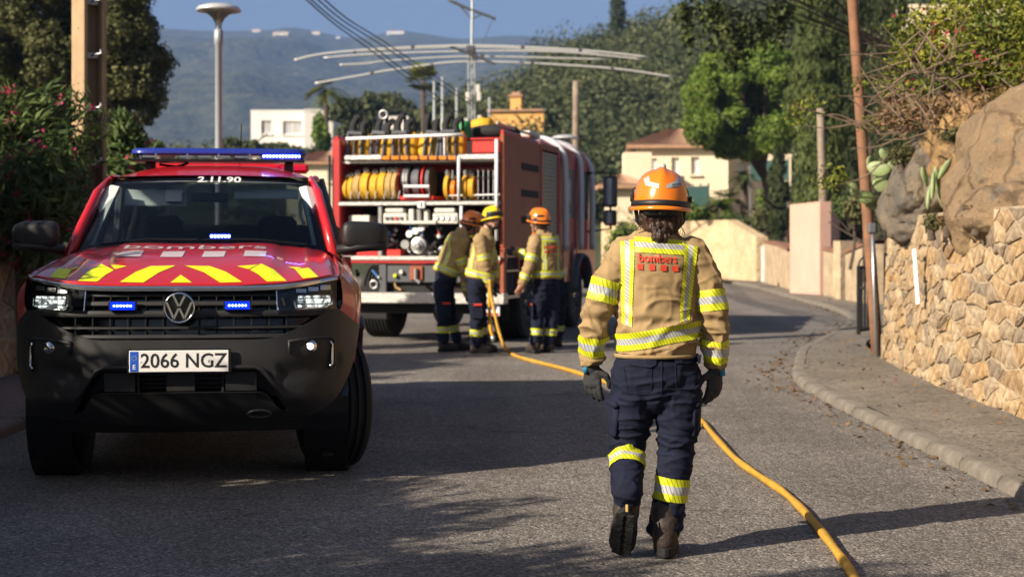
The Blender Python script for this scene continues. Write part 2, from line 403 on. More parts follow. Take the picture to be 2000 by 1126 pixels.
def stone_wall(name, path, h, stones, label, y_lo=None, rowh=.17, ln=(.22, .5), seed=1, thick=.45, proud=.026, side=1, m=M_STONE, cap=None):
    """rubble wall along a ground path; every stone is a child piece. side=+1: face to the left of the path direction"""
    r = random.Random(seed)
    d = [0]
    for a, b in zip(path, path[1:]): d.append(d[-1] + math.hypot(b[0] - a[0], b[1] - a[1]))
    Lg = d[-1]
    def at(s):
        x = np.interp(s, d, [p[0] for p in path]); y = np.interp(s, d, [p[1] for p in path])
        s0, s1 = max(0, s - .05), min(Lg, s + .05)
        dx = np.interp(s1, d, [p[0] for p in path]) - np.interp(s0, d, [p[0] for p in path]); dy = np.interp(s1, d, [p[1] for p in path]) - np.interp(s0, d, [p[1] for p in path])
        q = math.hypot(dx, dy); return x, y, -dy / q * side, dx / q * side
    def T(s, z, o):
        s = min(max(s, -.0), Lg)
        x, y, nx, ny = at(s); o = o - z * .05
        return Vector((x + nx * o, y + ny * o, z))
    root = empty(name, (path[0][0], path[0][1], 0)); tag(root, label, 'wall')
    inv = Vector((-path[0][0], -path[0][1], 0))
    n = max(2, int(Lg / .5)); S = lin(0, Lg, n)
    rows = [[T(s, 0.0, 0) + inv for s in S], [T(s, h * .5, 0) + inv for s in S], [T(s, h, 0) + inv for s in S], [T(s, h, -thick) + inv for s in S], [T(s, 0, -thick) + inv for s in S]]
    mb = MB().grid(rows)
    for e in (0, n - 1): mb.f.append(tuple(k * n + e for k in range(5)))
    mb.build('mortar_core', M_MORT, root, fix=True)
    ex = 2.5                                              # stones longer than high
    nS = int(Lg * h / (rowh * rowh * ex * 1.25)); seeds = []
    tries = 0
    while len(seeds) < nS and tries < nS * 30:
        tries += 1; q = (r.uniform(0, Lg) / ex, r.uniform(0, h)); md = rowh * r.choice((.32, .5, .8, 1.25))
        if all((q[0] - o[0]) ** 2 + (q[1] - o[1]) ** 2 > md * md for o in seeds): seeds.append(q)
    cells = []
    for i, (sx_, sz_) in enumerate(seeds):
        near = sorted((o for o in seeds if o != (sx_, sz_)), key=lambda o: (o[0] - sx_) ** 2 + (o[1] - sz_) ** 2)[:16]
        poly = [(0, .01), (Lg / ex, .01), (Lg / ex, h - .005), (0, h - .005)]
        for ox, oz in near:
            mx_, mz_ = (sx_ + ox) / 2, (sz_ + oz) / 2; nx_, nz_ = ox - sx_, oz - sz_; out = []
            for (ax_, az_), (bx_, bz_) in zip(poly, poly[1:] + poly[:1]):
                da = (ax_ - mx_) * nx_ + (az_ - mz_) * nz_; db = (bx_ - mx_) * nx_ + (bz_ - mz_) * nz_
                if da <= 0: out.append((ax_, az_))
                if da * db < 0: t_ = da / (da - db); out.append((ax_ + (bx_ - ax_) * t_, az_ + (bz_ - az_) * t_))
            poly = out
            if len(poly) < 3: break
        if len(poly) >= 3: cells.append((sx_ * ex, [(a_ * ex, b_) for a_, b_ in poly]))
    r.shuffle(cells)
    if y_lo is not None:
        vis = [c for c in cells if at(c[0])[1] >= y_lo]; rest = [c for c in cells if at(c[0])[1] < y_lo]
    else: vis, rest = cells, []
    vis, extra = vis[:stones], vis[stones:] + rest
    restmb = MB()
    for i, (cs0, poly) in enumerate(vis + extra):
        q = []
        for (a_, b_), (c_, d_) in zip(poly, poly[1:] + poly[:1]):
            if math.hypot(c_ - a_, d_ - b_) < .02: continue
            q.append((a_, b_))
            if math.hypot(c_ - a_, d_ - b_) > .10: q.append(((a_ + c_) / 2 + r.uniform(-.012, .012), (b_ + d_) / 2 + r.uniform(-.010, .010)))
        n_ = len(q)
        if n_ < 4: continue
        cs = sum(a for a, b in q) / n_; cz = sum(b for a, b in q) / n_; gap = r.uniform(.008, .022)
        def ins(a, b, g):
            dx, dz = a - cs, b - cz; l = math.hypot(dx, dz); k = max(0.15, 1 - g / max(l, 1e-6)); return cs + dx * k, cz + dz * k
        o1 = [ins(a, b, gap + r.uniform(0, .008)) for a, b in q]; o2 = [ins(a, b, .012 + r.uniform(0, .018)) for a, b in o1]
        t = r.uniform(.004, proud); tl = r.uniform(-.25, .25); tz = r.uniform(-.35, .35)
        v = [T(a, b, -.02) + inv for a, b in o1] + [T(a, b, t * .6 + .003) + inv for a, b in o1] + [T(a, b, t + (a - cs) * tl * .10 + (b - cz) * tz * .14 + r.uniform(-.005, .005)) + inv for a, b in o2] + [T(cs + r.uniform(-.03, .03), cz, t + r.uniform(-.006, .010)) + inv]
        f = [(k, (k + 1) % n_, n_ + (k + 1) % n_, n_ + k) for k in range(n_)] + [(n_ + k, n_ + (k + 1) % n_, 2 * n_ + (k + 1) % n_, 2 * n_ + k) for k in range(n_)] + [(2 * n_ + k, 2 * n_ + (k + 1) % n_, 3 * n_) for k in range(n_)]
        if side < 0: f = [tuple(reversed(a)) for a in f]
        if i < len(vis):
            mb = MB().add(v, f); c = Vector(v[-1]); mb.v = [tuple(Vector(a) - c) for a in mb.v]
            o = mb.build('stone', m, root); o.location = c
        else: restmb.add(v, f)
    if restmb.v: restmb.build('stone_infill', m, root, kind='stuff')
    return root
RW = [(3.52, 2), (3.55, 5), (3.67, 11), (3.76, 13.6), (4.07, 16.9)]
stone_wall('stone_wall', RW, 1.62, 296, 'long honey coloured rubble stone wall beside the wide right pavement', y_lo=10.4, rowh=.125, ln=(.25, .55), seed=5, side=1)
# return of the wall at its far end
stone_wall('stone_wall', [(4.12, 17.0), (8.2, 18.6)], 1.62, 60, 'short rubble wall end behind the leaning wooden pole', rowh=.2, ln=(.3, .5), seed=8, side=1)
# left wall, in shade beside the green gate
stone_wall('stone_wall', [(-4.80, 10.5), (-4.88, 15.2)], 1.42, 120, 'shaded tan rubble wall under the pink oleander', rowh=.24, ln=(.2, .42), seed=11, side=-1)

# earth bank behind the right wall
def bank_z(x, y):
    k = max(0.0, x - 4.3); t = min(k / 4.5, 1)
    return 1.45 + 3.4 * (t * t * (3 - 2 * t)) + .10 * k + .18 * noise.noise(Vector((x * .8, y * .8, 3))) + .07 * noise.noise(Vector((x * 2.5, y * 2.5, 7)))
rows = []
for y in lin(1, 17.2, 40):
    x0 = np.interp(y, [p[1] for p in RW], [p[0] for p in RW]) + .12
    rows.append([Vector((x0 + u, y, bank_z(x0 + u, y) if u > 0 else 1.5)) for u in [0, .25, .5, .8, 1.2, 1.7, 2.3, 3, 4, 5.5, 8, 14]])
MB().grid(rows).build('bank', M_EARTH, kind='structure', smooth=True, fix=True)
# terraced slope further up the street on the right
rows = []
for y in lin(18.9, 75, 40):
    e = np.interp(y, [18.5, 28, 34, 42, 50, 57, 75], [8.4, 9.6, 10.3, 9.8, 9.6, 9.6, 8])
    rows.append([Vector((e + u, y, (.0 if u == 0 else 1.0 + .11 * u) + .25 * noise.noise(Vector(((e + u) * .4, y * .4, 1))))) for u in [0, .4, 1.5, 3, 5, 8, 12, 18, 26, 40]])
MB().grid(rows).build('slope', M_EARTH, kind='structure', smooth=True, fix=True)

# boulders on the bank
def boulder(c, r, seed, label, rot=0.0, flatten=None, m=None):
    bm = bmesh.new(); bmesh.ops.create_icosphere(bm, subdivisions=5, radius=1)
    for v in bm.verts:
        p = v.co.copy(); n = noise.fractal(p * .9 + Vector((seed, 0, 0)), 1.0, 2.0, 5)
        k = 1 + .20 * n + .07 * noise.noise(p * 3 + Vector((seed, 5, 0))) + .04 * (1 - abs(noise.noise(p * 2.3 + Vector((seed, 2, 8)))) * 3) + .022 * noise.noise(p * 12 + Vector((seed, 5, 0)))
        cr = abs(noise.noise(p * 1.7 + Vector((seed * 2, 1, 3)))); k -= .07 * max(0, 1 - cr / .05) if flatten else 0
        v.co = Vector((p.x * r[0], p.y * r[1], p.z * r[2])) * k
    bmesh.ops.rotate(bm, verts=bm.verts, cent=(0, 0, 0), matrix=Matrix.Rotation(rot, 3, 'Y'))
    me = bpy.data.meshes.new('boulder'); bm.to_mesh(me); bm.free(); me.polygons.foreach_set('use_smooth', [True] * len(me.polygons))
    o = link_mesh('boulder', me, m); o.location = c
    return tag(o, label, 'boulder')
def rock_mat(name, c, c2, c3, sc=2.2):
    m = mat(name, c, .95, var=.5, vs=sc, col2=c2, detail=10); t = m.node_tree; L = t.links; p = pnode(m)
    tc = t.nodes.new('ShaderNodeTexCoord')
    def nz(s, d=8):
        n = t.nodes.new('ShaderNodeTexNoise'); n.inputs['Scale'].default_value = s; n.inputs['Detail'].default_value = d; n.inputs['Roughness'].default_value = .7; L.new(tc.outputs['Object'], n.inputs['Vector']); return n
    base = p.inputs['Base Color'].links[0].from_socket
    st = nz(5.5); rp = t.nodes.new('ShaderNodeValToRGB'); rp.color_ramp.elements[0].position = .55; rp.color_ramp.elements[1].position = .66; L.new(st.outputs[0], rp.inputs[0])
    mx = t.nodes.new('ShaderNodeMixRGB'); mx.inputs[2].default_value = c3 + (1,); L.new(rp.outputs[0], mx.inputs[0]); L.new(base, mx.inputs[1])
    vo = t.nodes.new('ShaderNodeTexVoronoi'); vo.feature = 'DISTANCE_TO_EDGE'; vo.inputs['Scale'].default_value = 1.5
    wn = nz(2.5); mp = t.nodes.new('ShaderNodeMixRGB'); mp.inputs[0].default_value = .25; L.new(tc.outputs['Object'], mp.inputs[1]); L.new(wn.outputs['Color'], mp.inputs[2]); L.new(mp.outputs[0], vo.inputs['Vector'])
    cr = t.nodes.new('ShaderNodeValToRGB'); cr.color_ramp.elements[0].position = 0; cr.color_ramp.elements[0].color = (.25, .22, .2, 1); cr.color_ramp.elements[1].position = .03; cr.color_ramp.elements[1].color = (1, 1, 1, 1); L.new(vo.outputs[0], cr.inputs[0])
    m2 = t.nodes.new('ShaderNodeMixRGB'); m2.blend_type = 'MULTIPLY'; m2.inputs[0].default_value = .45; L.new(mx.outputs[0], m2.inputs[1]); L.new(cr.outputs[0], m2.inputs[2]); L.new(m2.outputs[0], p.inputs['Base Color'])
    b1 = t.nodes.new('ShaderNodeBump'); b1.inputs['Strength'].default_value = 1; b1.inputs['Distance'].default_value = .12; L.new(nz(4.5).outputs[0], b1.inputs['Height'])
    b2 = t.nodes.new('ShaderNodeBump'); b2.inputs['Strength'].default_value = 1; b2.inputs['Distance'].default_value = .03; L.new(nz(28).outputs[0], b2.inputs['Height']); L.new(b1.outputs[0], b2.inputs['Normal'])
    b3 = t.nodes.new('ShaderNodeBump'); b3.inputs['Strength'].default_value = 1; b3.inputs['Distance'].default_value = .03; L.new(cr.outputs[0], b3.inputs['Height']); L.new(b2.outputs[0], b3.inputs['Normal']); L.new(b3.outputs[0], p.inputs['Normal'])
    return m
M_GRAN = rock_mat('granite', (.42, .29, .16), (.29, .205, .125), (.21, .18, .145)); M_GRAN2 = rock_mat('grey_granite', (.32, .25, .17), (.17, .155, .13), (.13, .125, .11), 3); M_OCHRE = rock_mat('ochre_rock', (.52, .33, .14), (.38, .24, .11), (.22, .15, .09), 3)
boulder(px(1975, 330, 12.9) + Vector((.35, 0, -.05)), (.95, 1.0, .74), 2.0, 'big rounded granite boulder sitting on top of the rubble wall', rot=-.3, m=M_GRAN)
boulder(px(1935, 415, 12.4) + Vector((.2, 0, -.02)), (.46, .5, .27), 5.1, 'brown boulder lodged on the wall top under the big granite boulder', rot=.1, m=M_GRAN)
boulder(px(1805, 345, 15.4) + Vector((.2, .2, -.02)), (.42, .8, .72), 9.4, 'cracked grey rock leaning behind the prickly pear', rot=.55, flatten=1, m=M_GRAN2)
boulder(px(1885, 262, 14.6) + Vector((.3, .3, -.15)), (.60, .8, .55), 12.7, 'ochre yellow rock outcrop behind the big granite boulder', rot=.5, m=M_OCHRE)
boulder(px(1760, 425, 15.6) + Vector((.1, .1, 0)), (.22, .3, .16), 21.2, 'small brown stone on the wall corner below the prickly pear', m=M_GRAN)
boulder(px(1965, 215, 14.2) + Vector((.7, .6, 0)), (.8, .9, .6), 31.2, 'tan rock outcrop above the big granite boulder under dry twigs', rot=.3, m=M_OCHRE)

# ---------------------------------------------------------------- walls up the street
def slab(name, pts, hts, thick, m, label, cat='wall', cap=None):
    """straight rendered wall pieces along ground points with given heights"""
    base = Vector((pts[0][0], pts[0][1], 0)); root = empty(name, base); tag(root, label, cat)
    mb = MB(); cp = MB()
    for (a, b), (ha, hb) in zip(zip(pts, pts[1:]), zip(hts, hts[1:])):
        d = Vector((b[0] - a[0], b[1] - a[1], 0)).normalized(); n = Vector((-d.y, d.x, 0)) * thick / 2
        A = Vector((a[0], a[1], 0)) - base; B = Vector((b[0], b[1], 0)) - base
        N = 8; rows = []
        for s in lin(0, 1, N):
            p = A.lerp(B, s); h = ha + (hb - ha) * s + .012 * noise.noise(Vector((s * 9, a[0], 2)))
            rows.append([p - n, p - n + Vector((0, 0, h)), p + n + Vector((0, 0, h)), p + n])
        mb.grid(rows); mb.f.append(tuple(len(mb.v) - 4 + k for k in range(4))); mb.f.append(tuple(len(mb.v) - 4 * N + k for k in range(4)))
        if cap:
            rows = []
            for s in lin(-.002, 1.002, N):
                p = A.lerp(B, s); h = ha + (hb - ha) * s + .01; q = n * 1.3
                rows.append([p - q + Vector((0, 0, h)), p - q + Vector((0, 0, h + .07)), p + q + Vector((0, 0, h + .07)), p + q + Vector((0, 0, h))])
            cp.grid(rows, closed=True)
    mb.build('masonry', m, root, fix=True)
    if cap: cp.build('coping', cap, root, fix=True)
    return root
M_CREAMW = mat('cream_stone_wall', (.60, .47, .30), .9, var=.35, vs=2.2, col2=(.47, .34, .19), bump=.8, bs=7, bdist=.06)
M_PINK = mat('pink_render', (.62, .385, .30), .9, var=.12, vs=1.2, bump=.2, bs=20)
M_GREYST = mat('weathered_block', (.52, .40, .26), .9, var=.4, vs=3, bump=.6, bs=9, bdist=.04)
M_COPE = mat('red_coping', (.28, .14, .09), .85, var=.3, vs=6)
def gp(x, d): return ((x - CX) / F * d, d)
slab('garden_wall', [gp(1180, 60), gp(1320, 58), gp(1430, 56.5), gp(1488, 53)], [2.2, 2.2, 2.25, 1.6], .4, M_CREAMW, 'long sunlit cream stone wall across the end of the street')
slab('garden_wall', [gp(1502, 50.5), gp(1530, 46.5), gp(1551, 43.5)], [1.4, 1.3, 1.15], .3, M_GREYST, 'low grey weathered wall between the white post and the pink wall', cap=M_COPE)
slab('garden_wall', [gp(1583, 43.0), gp(1554, 40.3), gp(1612, 38.6)], [2.5, 2.38, 2.42], .3, M_PINK, 'tall smooth pink rendered wall beside the pavement', cap=None)
slab('garden_wall', [gp(1612, 38.9), gp(1660, 44)], [2.42, 2.5], .28, M_PINK, 'pink rendered wall return behind the thin pole')
slab('garden_wall', [gp(1620, 37.9), gp(1652, 36.2)], [1.2, 1.12], .3, M_GREYST, 'low weathered garden wall next to the pink wall', cap=M_COPE)
slab('gate_pier', [gp(1646, 35.8), gp(1660, 35.5)], [1.42, 1.42], .5, M_GREYST, 'square weathered gate pier between two low garden walls', 'pier')
slab('garden_wall', [gp(1664, 35.0), gp(1712, 32.6)], [1.12, 1.35], .3, M_GREYST, 'low weathered garden wall behind the black iron gate', cap=M_COPE)
M_WPAINT = mat('white_paint', (.80, .79, .76), .6, var=.08, vs=4)
mb = MB().box((0, 0, .65), (.15, .12, 1.3)); o = mb.build('gate_post', M_WPAINT, bevel=.01); o.location = gp(1492, 51.6) + (0,); tag(o, 'white painted post at the end of the cream wall', 'post')
# ================================================================== HILLS, HOUSES
def ridge_surface(name, prof, d0, d1, z0, m, nx=140, ny=26, amp=.08, seed=0, back=1.25, kind='structure', wob=0.0):
    """hill side rising from depth d0 (height z0) to a ridge at d1 whose skyline runs through the given pixels"""
    f = interp(prof); rows = []
    xs = lin(prof[0][0], prof[-1][0], nx)
    for j in range(ny + 4):
        t = j / (ny - 1); row = []
        for x in xs:
            zr = px(x, f(x), d1).z; X1 = (x - CX) / F * d1
            if t <= 1:
                y = d0 + (d1 - d0) * t; e = t ** .85
                z = z0 + (zr - z0) * e; n = noise.fractal(Vector((X1 / (d1 * .12) + seed, y / (d1 * .10), seed)), 1, 2, 5)
                z += n * amp * (zr - z0) * math.sin(math.pi * min(t, 1)) * .9
                row.append(Vector(((x - CX) / F * (y + (d1 - y) * wob), y, z)))
            else:
                k = (j - ny + 1) / 4; row.append(Vector((X1, d1 * (1 + k * (back - 1)), zr * (1 - .45 * k))))
        rows.append(row)
    return MB().grid(rows).build(name, m, smooth=True, fix=True, kind=kind)
def forest_mat(name, a, b, s1, s2):
    m = mat(name, a, .95, var=.5, vs=s1, col2=b, bump=1.0, bs=s2, bdist=6.0, detail=12); return m
M_FAR = forest_mat('far_forest', (.085, .092, .045), (.012, .022, .012), .05, .11)
far_prof = [(-900, 120), (-300, 90), (0, 80), (210, 66), (300, 56), (420, 61), (520, 60), (560, 54), (700, 74), (780, 61), (840, 68), (900, 76), (1000, 70), (1060, 73), (1110, 74), (1300, 90), (1700, 140), (2600, 200)]
ridge_surface('mountain', far_prof, 900, 2600, 0, M_FAR, nx=260, ny=70, amp=.10, seed=4, wob=.3)
M_NEARHILL = mat('hill_scrub', (.055, .07, .025), .95, var=.6, vs=.12, bump=.6, bs=.6, bdist=.5)
near_prof = [(560, 300), (700, 262), (860, 235), (940, 215), (1000, 190), (1060, 150), (1110, 110), (1160, 92), (1210, 88), (1260, 76), (1310, 64), (1400, 20), (1600, -90), (1900, -240), (2400, -420)]
hill = ridge_surface('hill', near_prof, 88, 190, 1.0, M_NEARHILL, nx=120, ny=30, amp=.12, seed=9, wob=.5)
rise_prof = [(-600, 420), (0, 400), (250, 330), (420, 305), (560, 297), (700, 292), (900, 288), (1000, 286), (1150, 300), (1300, 330), (1500, 400)]
ridge_surface('rise', rise_prof, 72, 150, -.3, M_NEARHILL, nx=70, ny=16, amp=.03, seed=3, wob=.5, back=1.3)
HILL_BVH = BVHTree.FromObject(hill, bpy.context.evaluated_depsgraph_get())
def drop(bvh, x, y):
    h = bvh.ray_cast(Vector((x, y, 500)), Vector((0, 0, -1))); return h[0].z if h[0] else None

M_WHITE = mat('white_render', (.80, .77, .72), .85, var=.06, vs=.6)
M_CREAM = mat('cream_render', (.80, .69, .50), .85, var=.08, vs=.5)
M_ORANGE = mat('orange_render', (.72, .40, .12), .85, var=.12, vs=.6)
M_TILE = mat('terracotta_tiles', (.42, .25, .155), .85, var=.35, vs=2.5, col2=(.33, .20, .13))
M_SHUT = mat('pale_shutter', (.74, .72, .68), .7)
M_GLASSD = mat('dark_pane', (.05, .055, .06), .12, spec=.7)
M_GRSHUT = mat('grey_shutter', (.40, .41, .42), .6)

def wall_face(mb, W, H, T, openings, t=.25):
    """wall face in (u, v) with real rectangular openings and reveals; T(u, v, depth)"""
    us = sorted({0, W} | {o[0] for o in openings} | {o[1] for o in openings}); vs = sorted({0, H} | {o[2] for o in openings} | {o[3] for o in openings})
    for a, b in zip(us, us[1:]):
        for c, d in zip(vs, vs[1:]):
            um, vm = (a + b) / 2, (c + d) / 2
            if any(o[0] < um < o[1] and o[2] < vm < o[3] for o in openings): continue
            mb.add([T(a, c, 0), T(b, c, 0), T(b, d, 0), T(a, d, 0)], [(0, 1, 2, 3)])
    for o in openings:
        a, b, c, d = o[:4]
        for p, q in (((a, c), (b, c)), ((b, c), (b, d)), ((b, d), (a, d)), ((a, d), (a, c))):
            mb.add([T(p[0], p[1], 0), T(q[0], q[1], 0), T(q[0], q[1], t), T(p[0], p[1], t)], [(0, 3, 2, 1)])
def tile_roof(name, corners, ridge, m, parent, rows=.0):
    """hipped roof from four eave corners to a ridge line, with tile ribs running down each slope"""
    c = [Vector(p) for p in corners]; r0, r1 = Vector(ridge[0]), Vector(ridge[1])
    faces = [(c[0], c[1], r1, r0), (c[1], c[2], r1, r1), (c[2], c[3], r0, r1), (c[3], c[0], r0, r0)]
    mb = MB()
    for a, b, t1, t0 in faces:
        n = max(4, int((b - a).length / .12)); nn = (b - a).cross(t1 - a).normalized()
        if nn.z < 0: nn = -nn
        R2 = []
        for k in range(n * 2 + 1):
            s = k / (n * 2); off = nn * (.05 if k % 2 else 0)
            lo = a.lerp(b, s) + off; hi = t0.lerp(t1, s) + off
            R2.append([lo, lo.lerp(hi, .5), hi])
        mb.grid(R2)
    # eaves board
    for a, b in zip(c, c[1:] + c[:1]):
        mb.add([a, b, b + Vector((0, 0, -.16)), a + Vector((0, 0, -.16))], [(0, 1, 2, 3)])
    mb.add([p + Vector((0, 0, -.10)) for p in c], [(3, 2, 1, 0)])
    return mb.build(name, m, parent, fix=False)
def house(name, d, x0, x1, ytop, label, wall_m, side=None, depth=7.0, yaw=0.0, wins=(), roof=None, base=-.1, shut=M_SHUT, eave=.35, roofh=1.3, par=None, swins=()):
    """house front from pixel columns x0..x1 at depth d, its wall top at pixel row ytop"""
    A = px(x0, ytop, d); s = d / F; W = (x1 - x0) * s; H = A.z - base
    root = empty(name, (A.x, d, base), yaw); tag(root, label, 'house')
    mb = MB(); ops = []
    for (a, b, c, e) in wins: ops.append(((a - x0) * s, (b - x0) * s, H - (e - ytop) * s, H - (c - ytop) * s))
    wall_face(mb, W, H, lambda u, v, t: Vector((u, t, v)), ops)
    sops = [(a, b, c, e) for a, b, c, e in swins]
    wall_face(mb, depth, H, lambda u, v, t: Vector((W - t, u, v)), sops)
    mb.add([(0, depth, 0), (W, depth, 0), (W, depth, H), (0, depth, H)], [(1, 0, 3, 2)]).add([(0, 0, 0), (0, depth, 0), (0, depth, H), (0, 0, H)], [(1, 0, 3, 2)][:1])
    mb.build('wall', wall_m, root)
    for (a, b, c, e) in ops:
        wo = MB().box(((a + b) / 2, .20, (c + e) / 2), (b - a, .05, e - c)).build('window', shut, root)
        fr = MB()
        fr.box(((a + b) / 2, .165, (c + e) / 2), (.06, .04, e - c)).box(((a + b) / 2, .165, e - .04), (b - a - .004, .05, .08)).box(((a + b) / 2, .165, c + .04), (b - a - .004, .05, .08))
        fr.build('frame', M_WPAINT, wo)
        MB().box(((a + b) / 2, -.05, c - .05), (b - a + .2, .16, .08)).build('sill', wall_m, wo)
    for (a, b, c, e) in sops:
        MB().box((W - .2, (a + b) / 2, (c + e) / 2), (.05, b - a, e - c)).build('window', shut, root)
    if roof:
        q = eave
        tile_roof('roof', [(-q, -q, H + .06), (W + q, -q, H + .06), (W + q, depth + q, H + .06), (-q, depth + q, H + .06)], [(W * .5 - W * .12, depth / 2, H + roofh), (W * .5 + W * .12, depth / 2, H + roofh)], roof, root)
    else:
        MB().box((W / 2, depth / 2, H - .1), (W - .1, depth - .1, .1)).build('roof', wall_m, root)
        MB().box((W / 2, .1, H + .06), (W + .06, .26, .12)).box((W / 2, depth - .1, H + .06), (W + .06, .26, .12)).box((.1, depth / 2, H + .05), (.26, depth - .5, .10)).box((W - .1, depth / 2, H + .05), (.26, depth - .5, .10)).build('parapet', wall_m, root)
    return root, W, H
# cream villa at the end of the street
v, W, H = house('villa', 70, 1241, 1421, 286, 'two storey cream villa with hipped terracotta roof behind the round pine', M_CREAM,
    wins=[(1268, 1283, 309, 341), (1311, 1326, 308, 341), (1349, 1365, 307, 341)], roof=M_TILE, depth=8, roofh=1.05, eave=.4, yaw=R(-4))
w2, W2, H2 = house('villa_wing', 74, 1421, 1545, 306, 'cream villa side wing half hidden by the pine crown', M_CREAM, depth=7, roof=None, wins=[(1440, 1458, 318, 345), (1500, 1520, 318, 345)])
# porch of the villa: arches, columns, small tiled roof
ph = empty('porch', (px(1190, 478, 66).x, 66, -.1)); tag(ph, 'cream arched porch with small tiled roof beside the villa', 'porch')
s66 = 66 / F; pw = 55 * s66; mb = MB()
for k in range(3):
    u = k * pw / 2; mb.box((u, 0, 1.5), (.38, .4, 3.0))
mb.build('column', M_CREAM, ph)
mb = MB()
for k in range(2):
    u0 = k * pw / 2 + .19; u1 = (k + 1) * pw / 2 - .19; c = (u0 + u1) / 2; r_ = (u1 - u0) / 2; n = 10
    arc = [(c - r_ * math.cos(math.pi * i / n), 3.0 + .8 * r_ * math.sin(math.pi * i / n)) for i in range(n + 1)]
    mb.prism([(u0, 3.95)] + arc + [(u1, 3.95)], -.2, .2, lambda a, b, h: Vector((a, h, b)))
for k in range(3): mb.box((k * pw / 2, 0, 3.475), (.375, .4, .945))
mb.build('arch', M_CREAM, ph, fix=True)
MB().box((pw / 2, 2.6, 2.0), (pw, .2, 4.0)).build('wall', M_CREAM, ph)
tile_roof('roof', [(-.5, -.6, 4.0), (pw + .4, -.6, 4.0), (pw + .4, 3, 4.0), (-.5, 3, 4.0)], [(.6, 2.0, 4.55), (pw - .6, 2.0, 4.55)], M_TILE, ph)
MB().box((pw + .15, 2.2, 4.75), (1.2, 1.4, 1.5)).build('parapet', M_CREAM, ph)
M_IRON = mat('black_iron', (.010, .010, .011), .6)
rl = MB()
for k in range(22): rl.tube([(k * pw / 21, -.5, .9), (k * pw / 21, -.5, 1.95)], .02, 5)
rl.tube([(0, -.5, 1.95), (pw, -.5, 1.95)], .03, 5); rl.build('railing', M_IRON, ph)
# orange house behind the engine
oh, W, H = house('orange_house', 112, 958, 1063, 222, 'small orange rendered house with chimney rising behind the fire engine', M_ORANGE, depth=7, wins=[(1018, 1034, 252, 282)], shut=M_GLASSD, base=4.0, yaw=R(-10))
s62 = 112 / F
MB().box((W / 2, 3.5, H + .20), (W + .5, 7.5, .14)).build('eaves', M_TILE, oh)
c_ = MB().box((46 * s62, 1.2, H + .7), (.8, .8, 1.2)).build('chimney', M_ORANGE, oh)
MB().box((46 * s62, 1.2, H + 1.36), (1.05, 1.05, .14)).box((46 * s62, 1.2, H + 1.53), (.6, .6, .22)).build('cap', M_TILE, c_)

# white modern house on the left
house('white_house', 120, 490, 612, 218, 'white flat roofed modern house with grey shutters on the left', M_WHITE, depth=9, wins=[(510, 530, 235, 262), (552, 590, 236, 263)], shut=M_GRSHUT, base=6.0)
house('white_house_wing', 117, 594, 650, 216, 'white blank wall block beside the shuttered modern house', M_WHITE, depth=8, yaw=R(8), base=6.0)
house('white_block', 118, 690, 797, 230, 'plain white house wall glimpsed behind the rescue backpacks', M_WHITE, depth=8, base=5.5)
house('tiled_cottage', 85, 560, 690, 318, 'low cream cottage with terracotta roof beside the light bar', M_CREAM, depth=5, roof=M_TILE, roofh=.75, wins=[(640, 652, 330, 355)], shut=M_GLASSD, base=-.1)
house('hillside_villa', 60, 1768, 1960, 15, 'cream house wall glimpsed behind the yellow green bush', M_CREAM, depth=8, base=.8, wins=[(1790, 1806, 40, 70)])
# far houses along the mountain ridge
far_bvh = BVHTree.FromObject(bpy.data.objects['mountain'], bpy.context.evaluated_depsgraph_get())
for k, (x, y, wpx, hpx, lb) in enumerate([(772, 61, 34, 9, 'long white villa on the mountain ridge'), (548, 63, 30, 9, 'pair of cream houses on the mountain ridge left of the cables'), (500, 58, 16, 8, 'small cream house on the ridge above the street lamp'), (617, 62, 16, 9, 'pinkish house on the mountain ridge'), (660, 72, 9, 6, 'tiny white house just under the mountain ridge')]):
    h = far_bvh.ray_cast(Vector((0, 0, CH)), (px(x, y + hpx * .6, 1.0) - Vector((0, 0, CH))).normalized())
    if h[0] is None: continue
    d = h[0].y; s = d / F; c = px(x, y + hpx * .5, d - 6)
    root = empty('far_house', (c.x, c.y, c.z - hpx * s)); tag(root, lb, 'house', 'houses on the far ridge')
    MB().box((0, 6, hpx * s * .75), (wpx * s, 10, hpx * s * 1.5)).box((wpx * s * .2, 2.5, hpx * s * .5), (wpx * s * .5, 9, hpx * s * 1.1)).build('wall', M_WHITE if k in (0, 4, 5) else M_CREAM, root)
    for q in (-.3, -.05, .3): MB().box((q * wpx * s, .95 if q < 0 else -2.05, hpx * s * .8), (2.2, .3, 2.0)).build('window', M_GLASSD, root)
    MB().add([(-wpx * s * .54, .5, hpx * s * 1.5 + .05), (wpx * s * .54, .5, hpx * s * 1.5 + .05), (wpx * s * .54, 11.5, hpx * s * 1.5 + .05), (-wpx * s * .54, 11.5, hpx * s * 1.5 + .05), (-wpx * s * .4, 6, hpx * s * 1.5 + 2.2), (wpx * s * .4, 6, hpx * s * 1.5 + 2.2)], [(0, 1, 5, 4), (1, 2, 5), (2, 3, 4, 5), (3, 0, 4), (3, 2, 1, 0)]).build('roof', M_TILE, root)

# haze over the whole valley
hz = MB().box((200, 1700, 299.5), (7000, 3900, 601)).build('haze', None, kind='stuff')
hm = bpy.data.materials.new('haze_air'); hm.use_nodes = True; hm.node_tree.nodes.clear()
ho = hm.node_tree.nodes.new('ShaderNodeOutputMaterial'); hv = hm.node_tree.nodes.new('ShaderNodeVolumePrincipled')
hv.inputs['Color'].default_value = (.30, .50, 1.0, 1); hv.inputs['Density'].default_value = .00026; hv.inputs['Anisotropy'].default_value = 0.0
hm.node_tree.links.new(hv.outputs[0], ho.inputs['Volume']); hz.data.materials.append(hm)
try: hm.cycles.homogeneous_volume = True
except Exception: pass
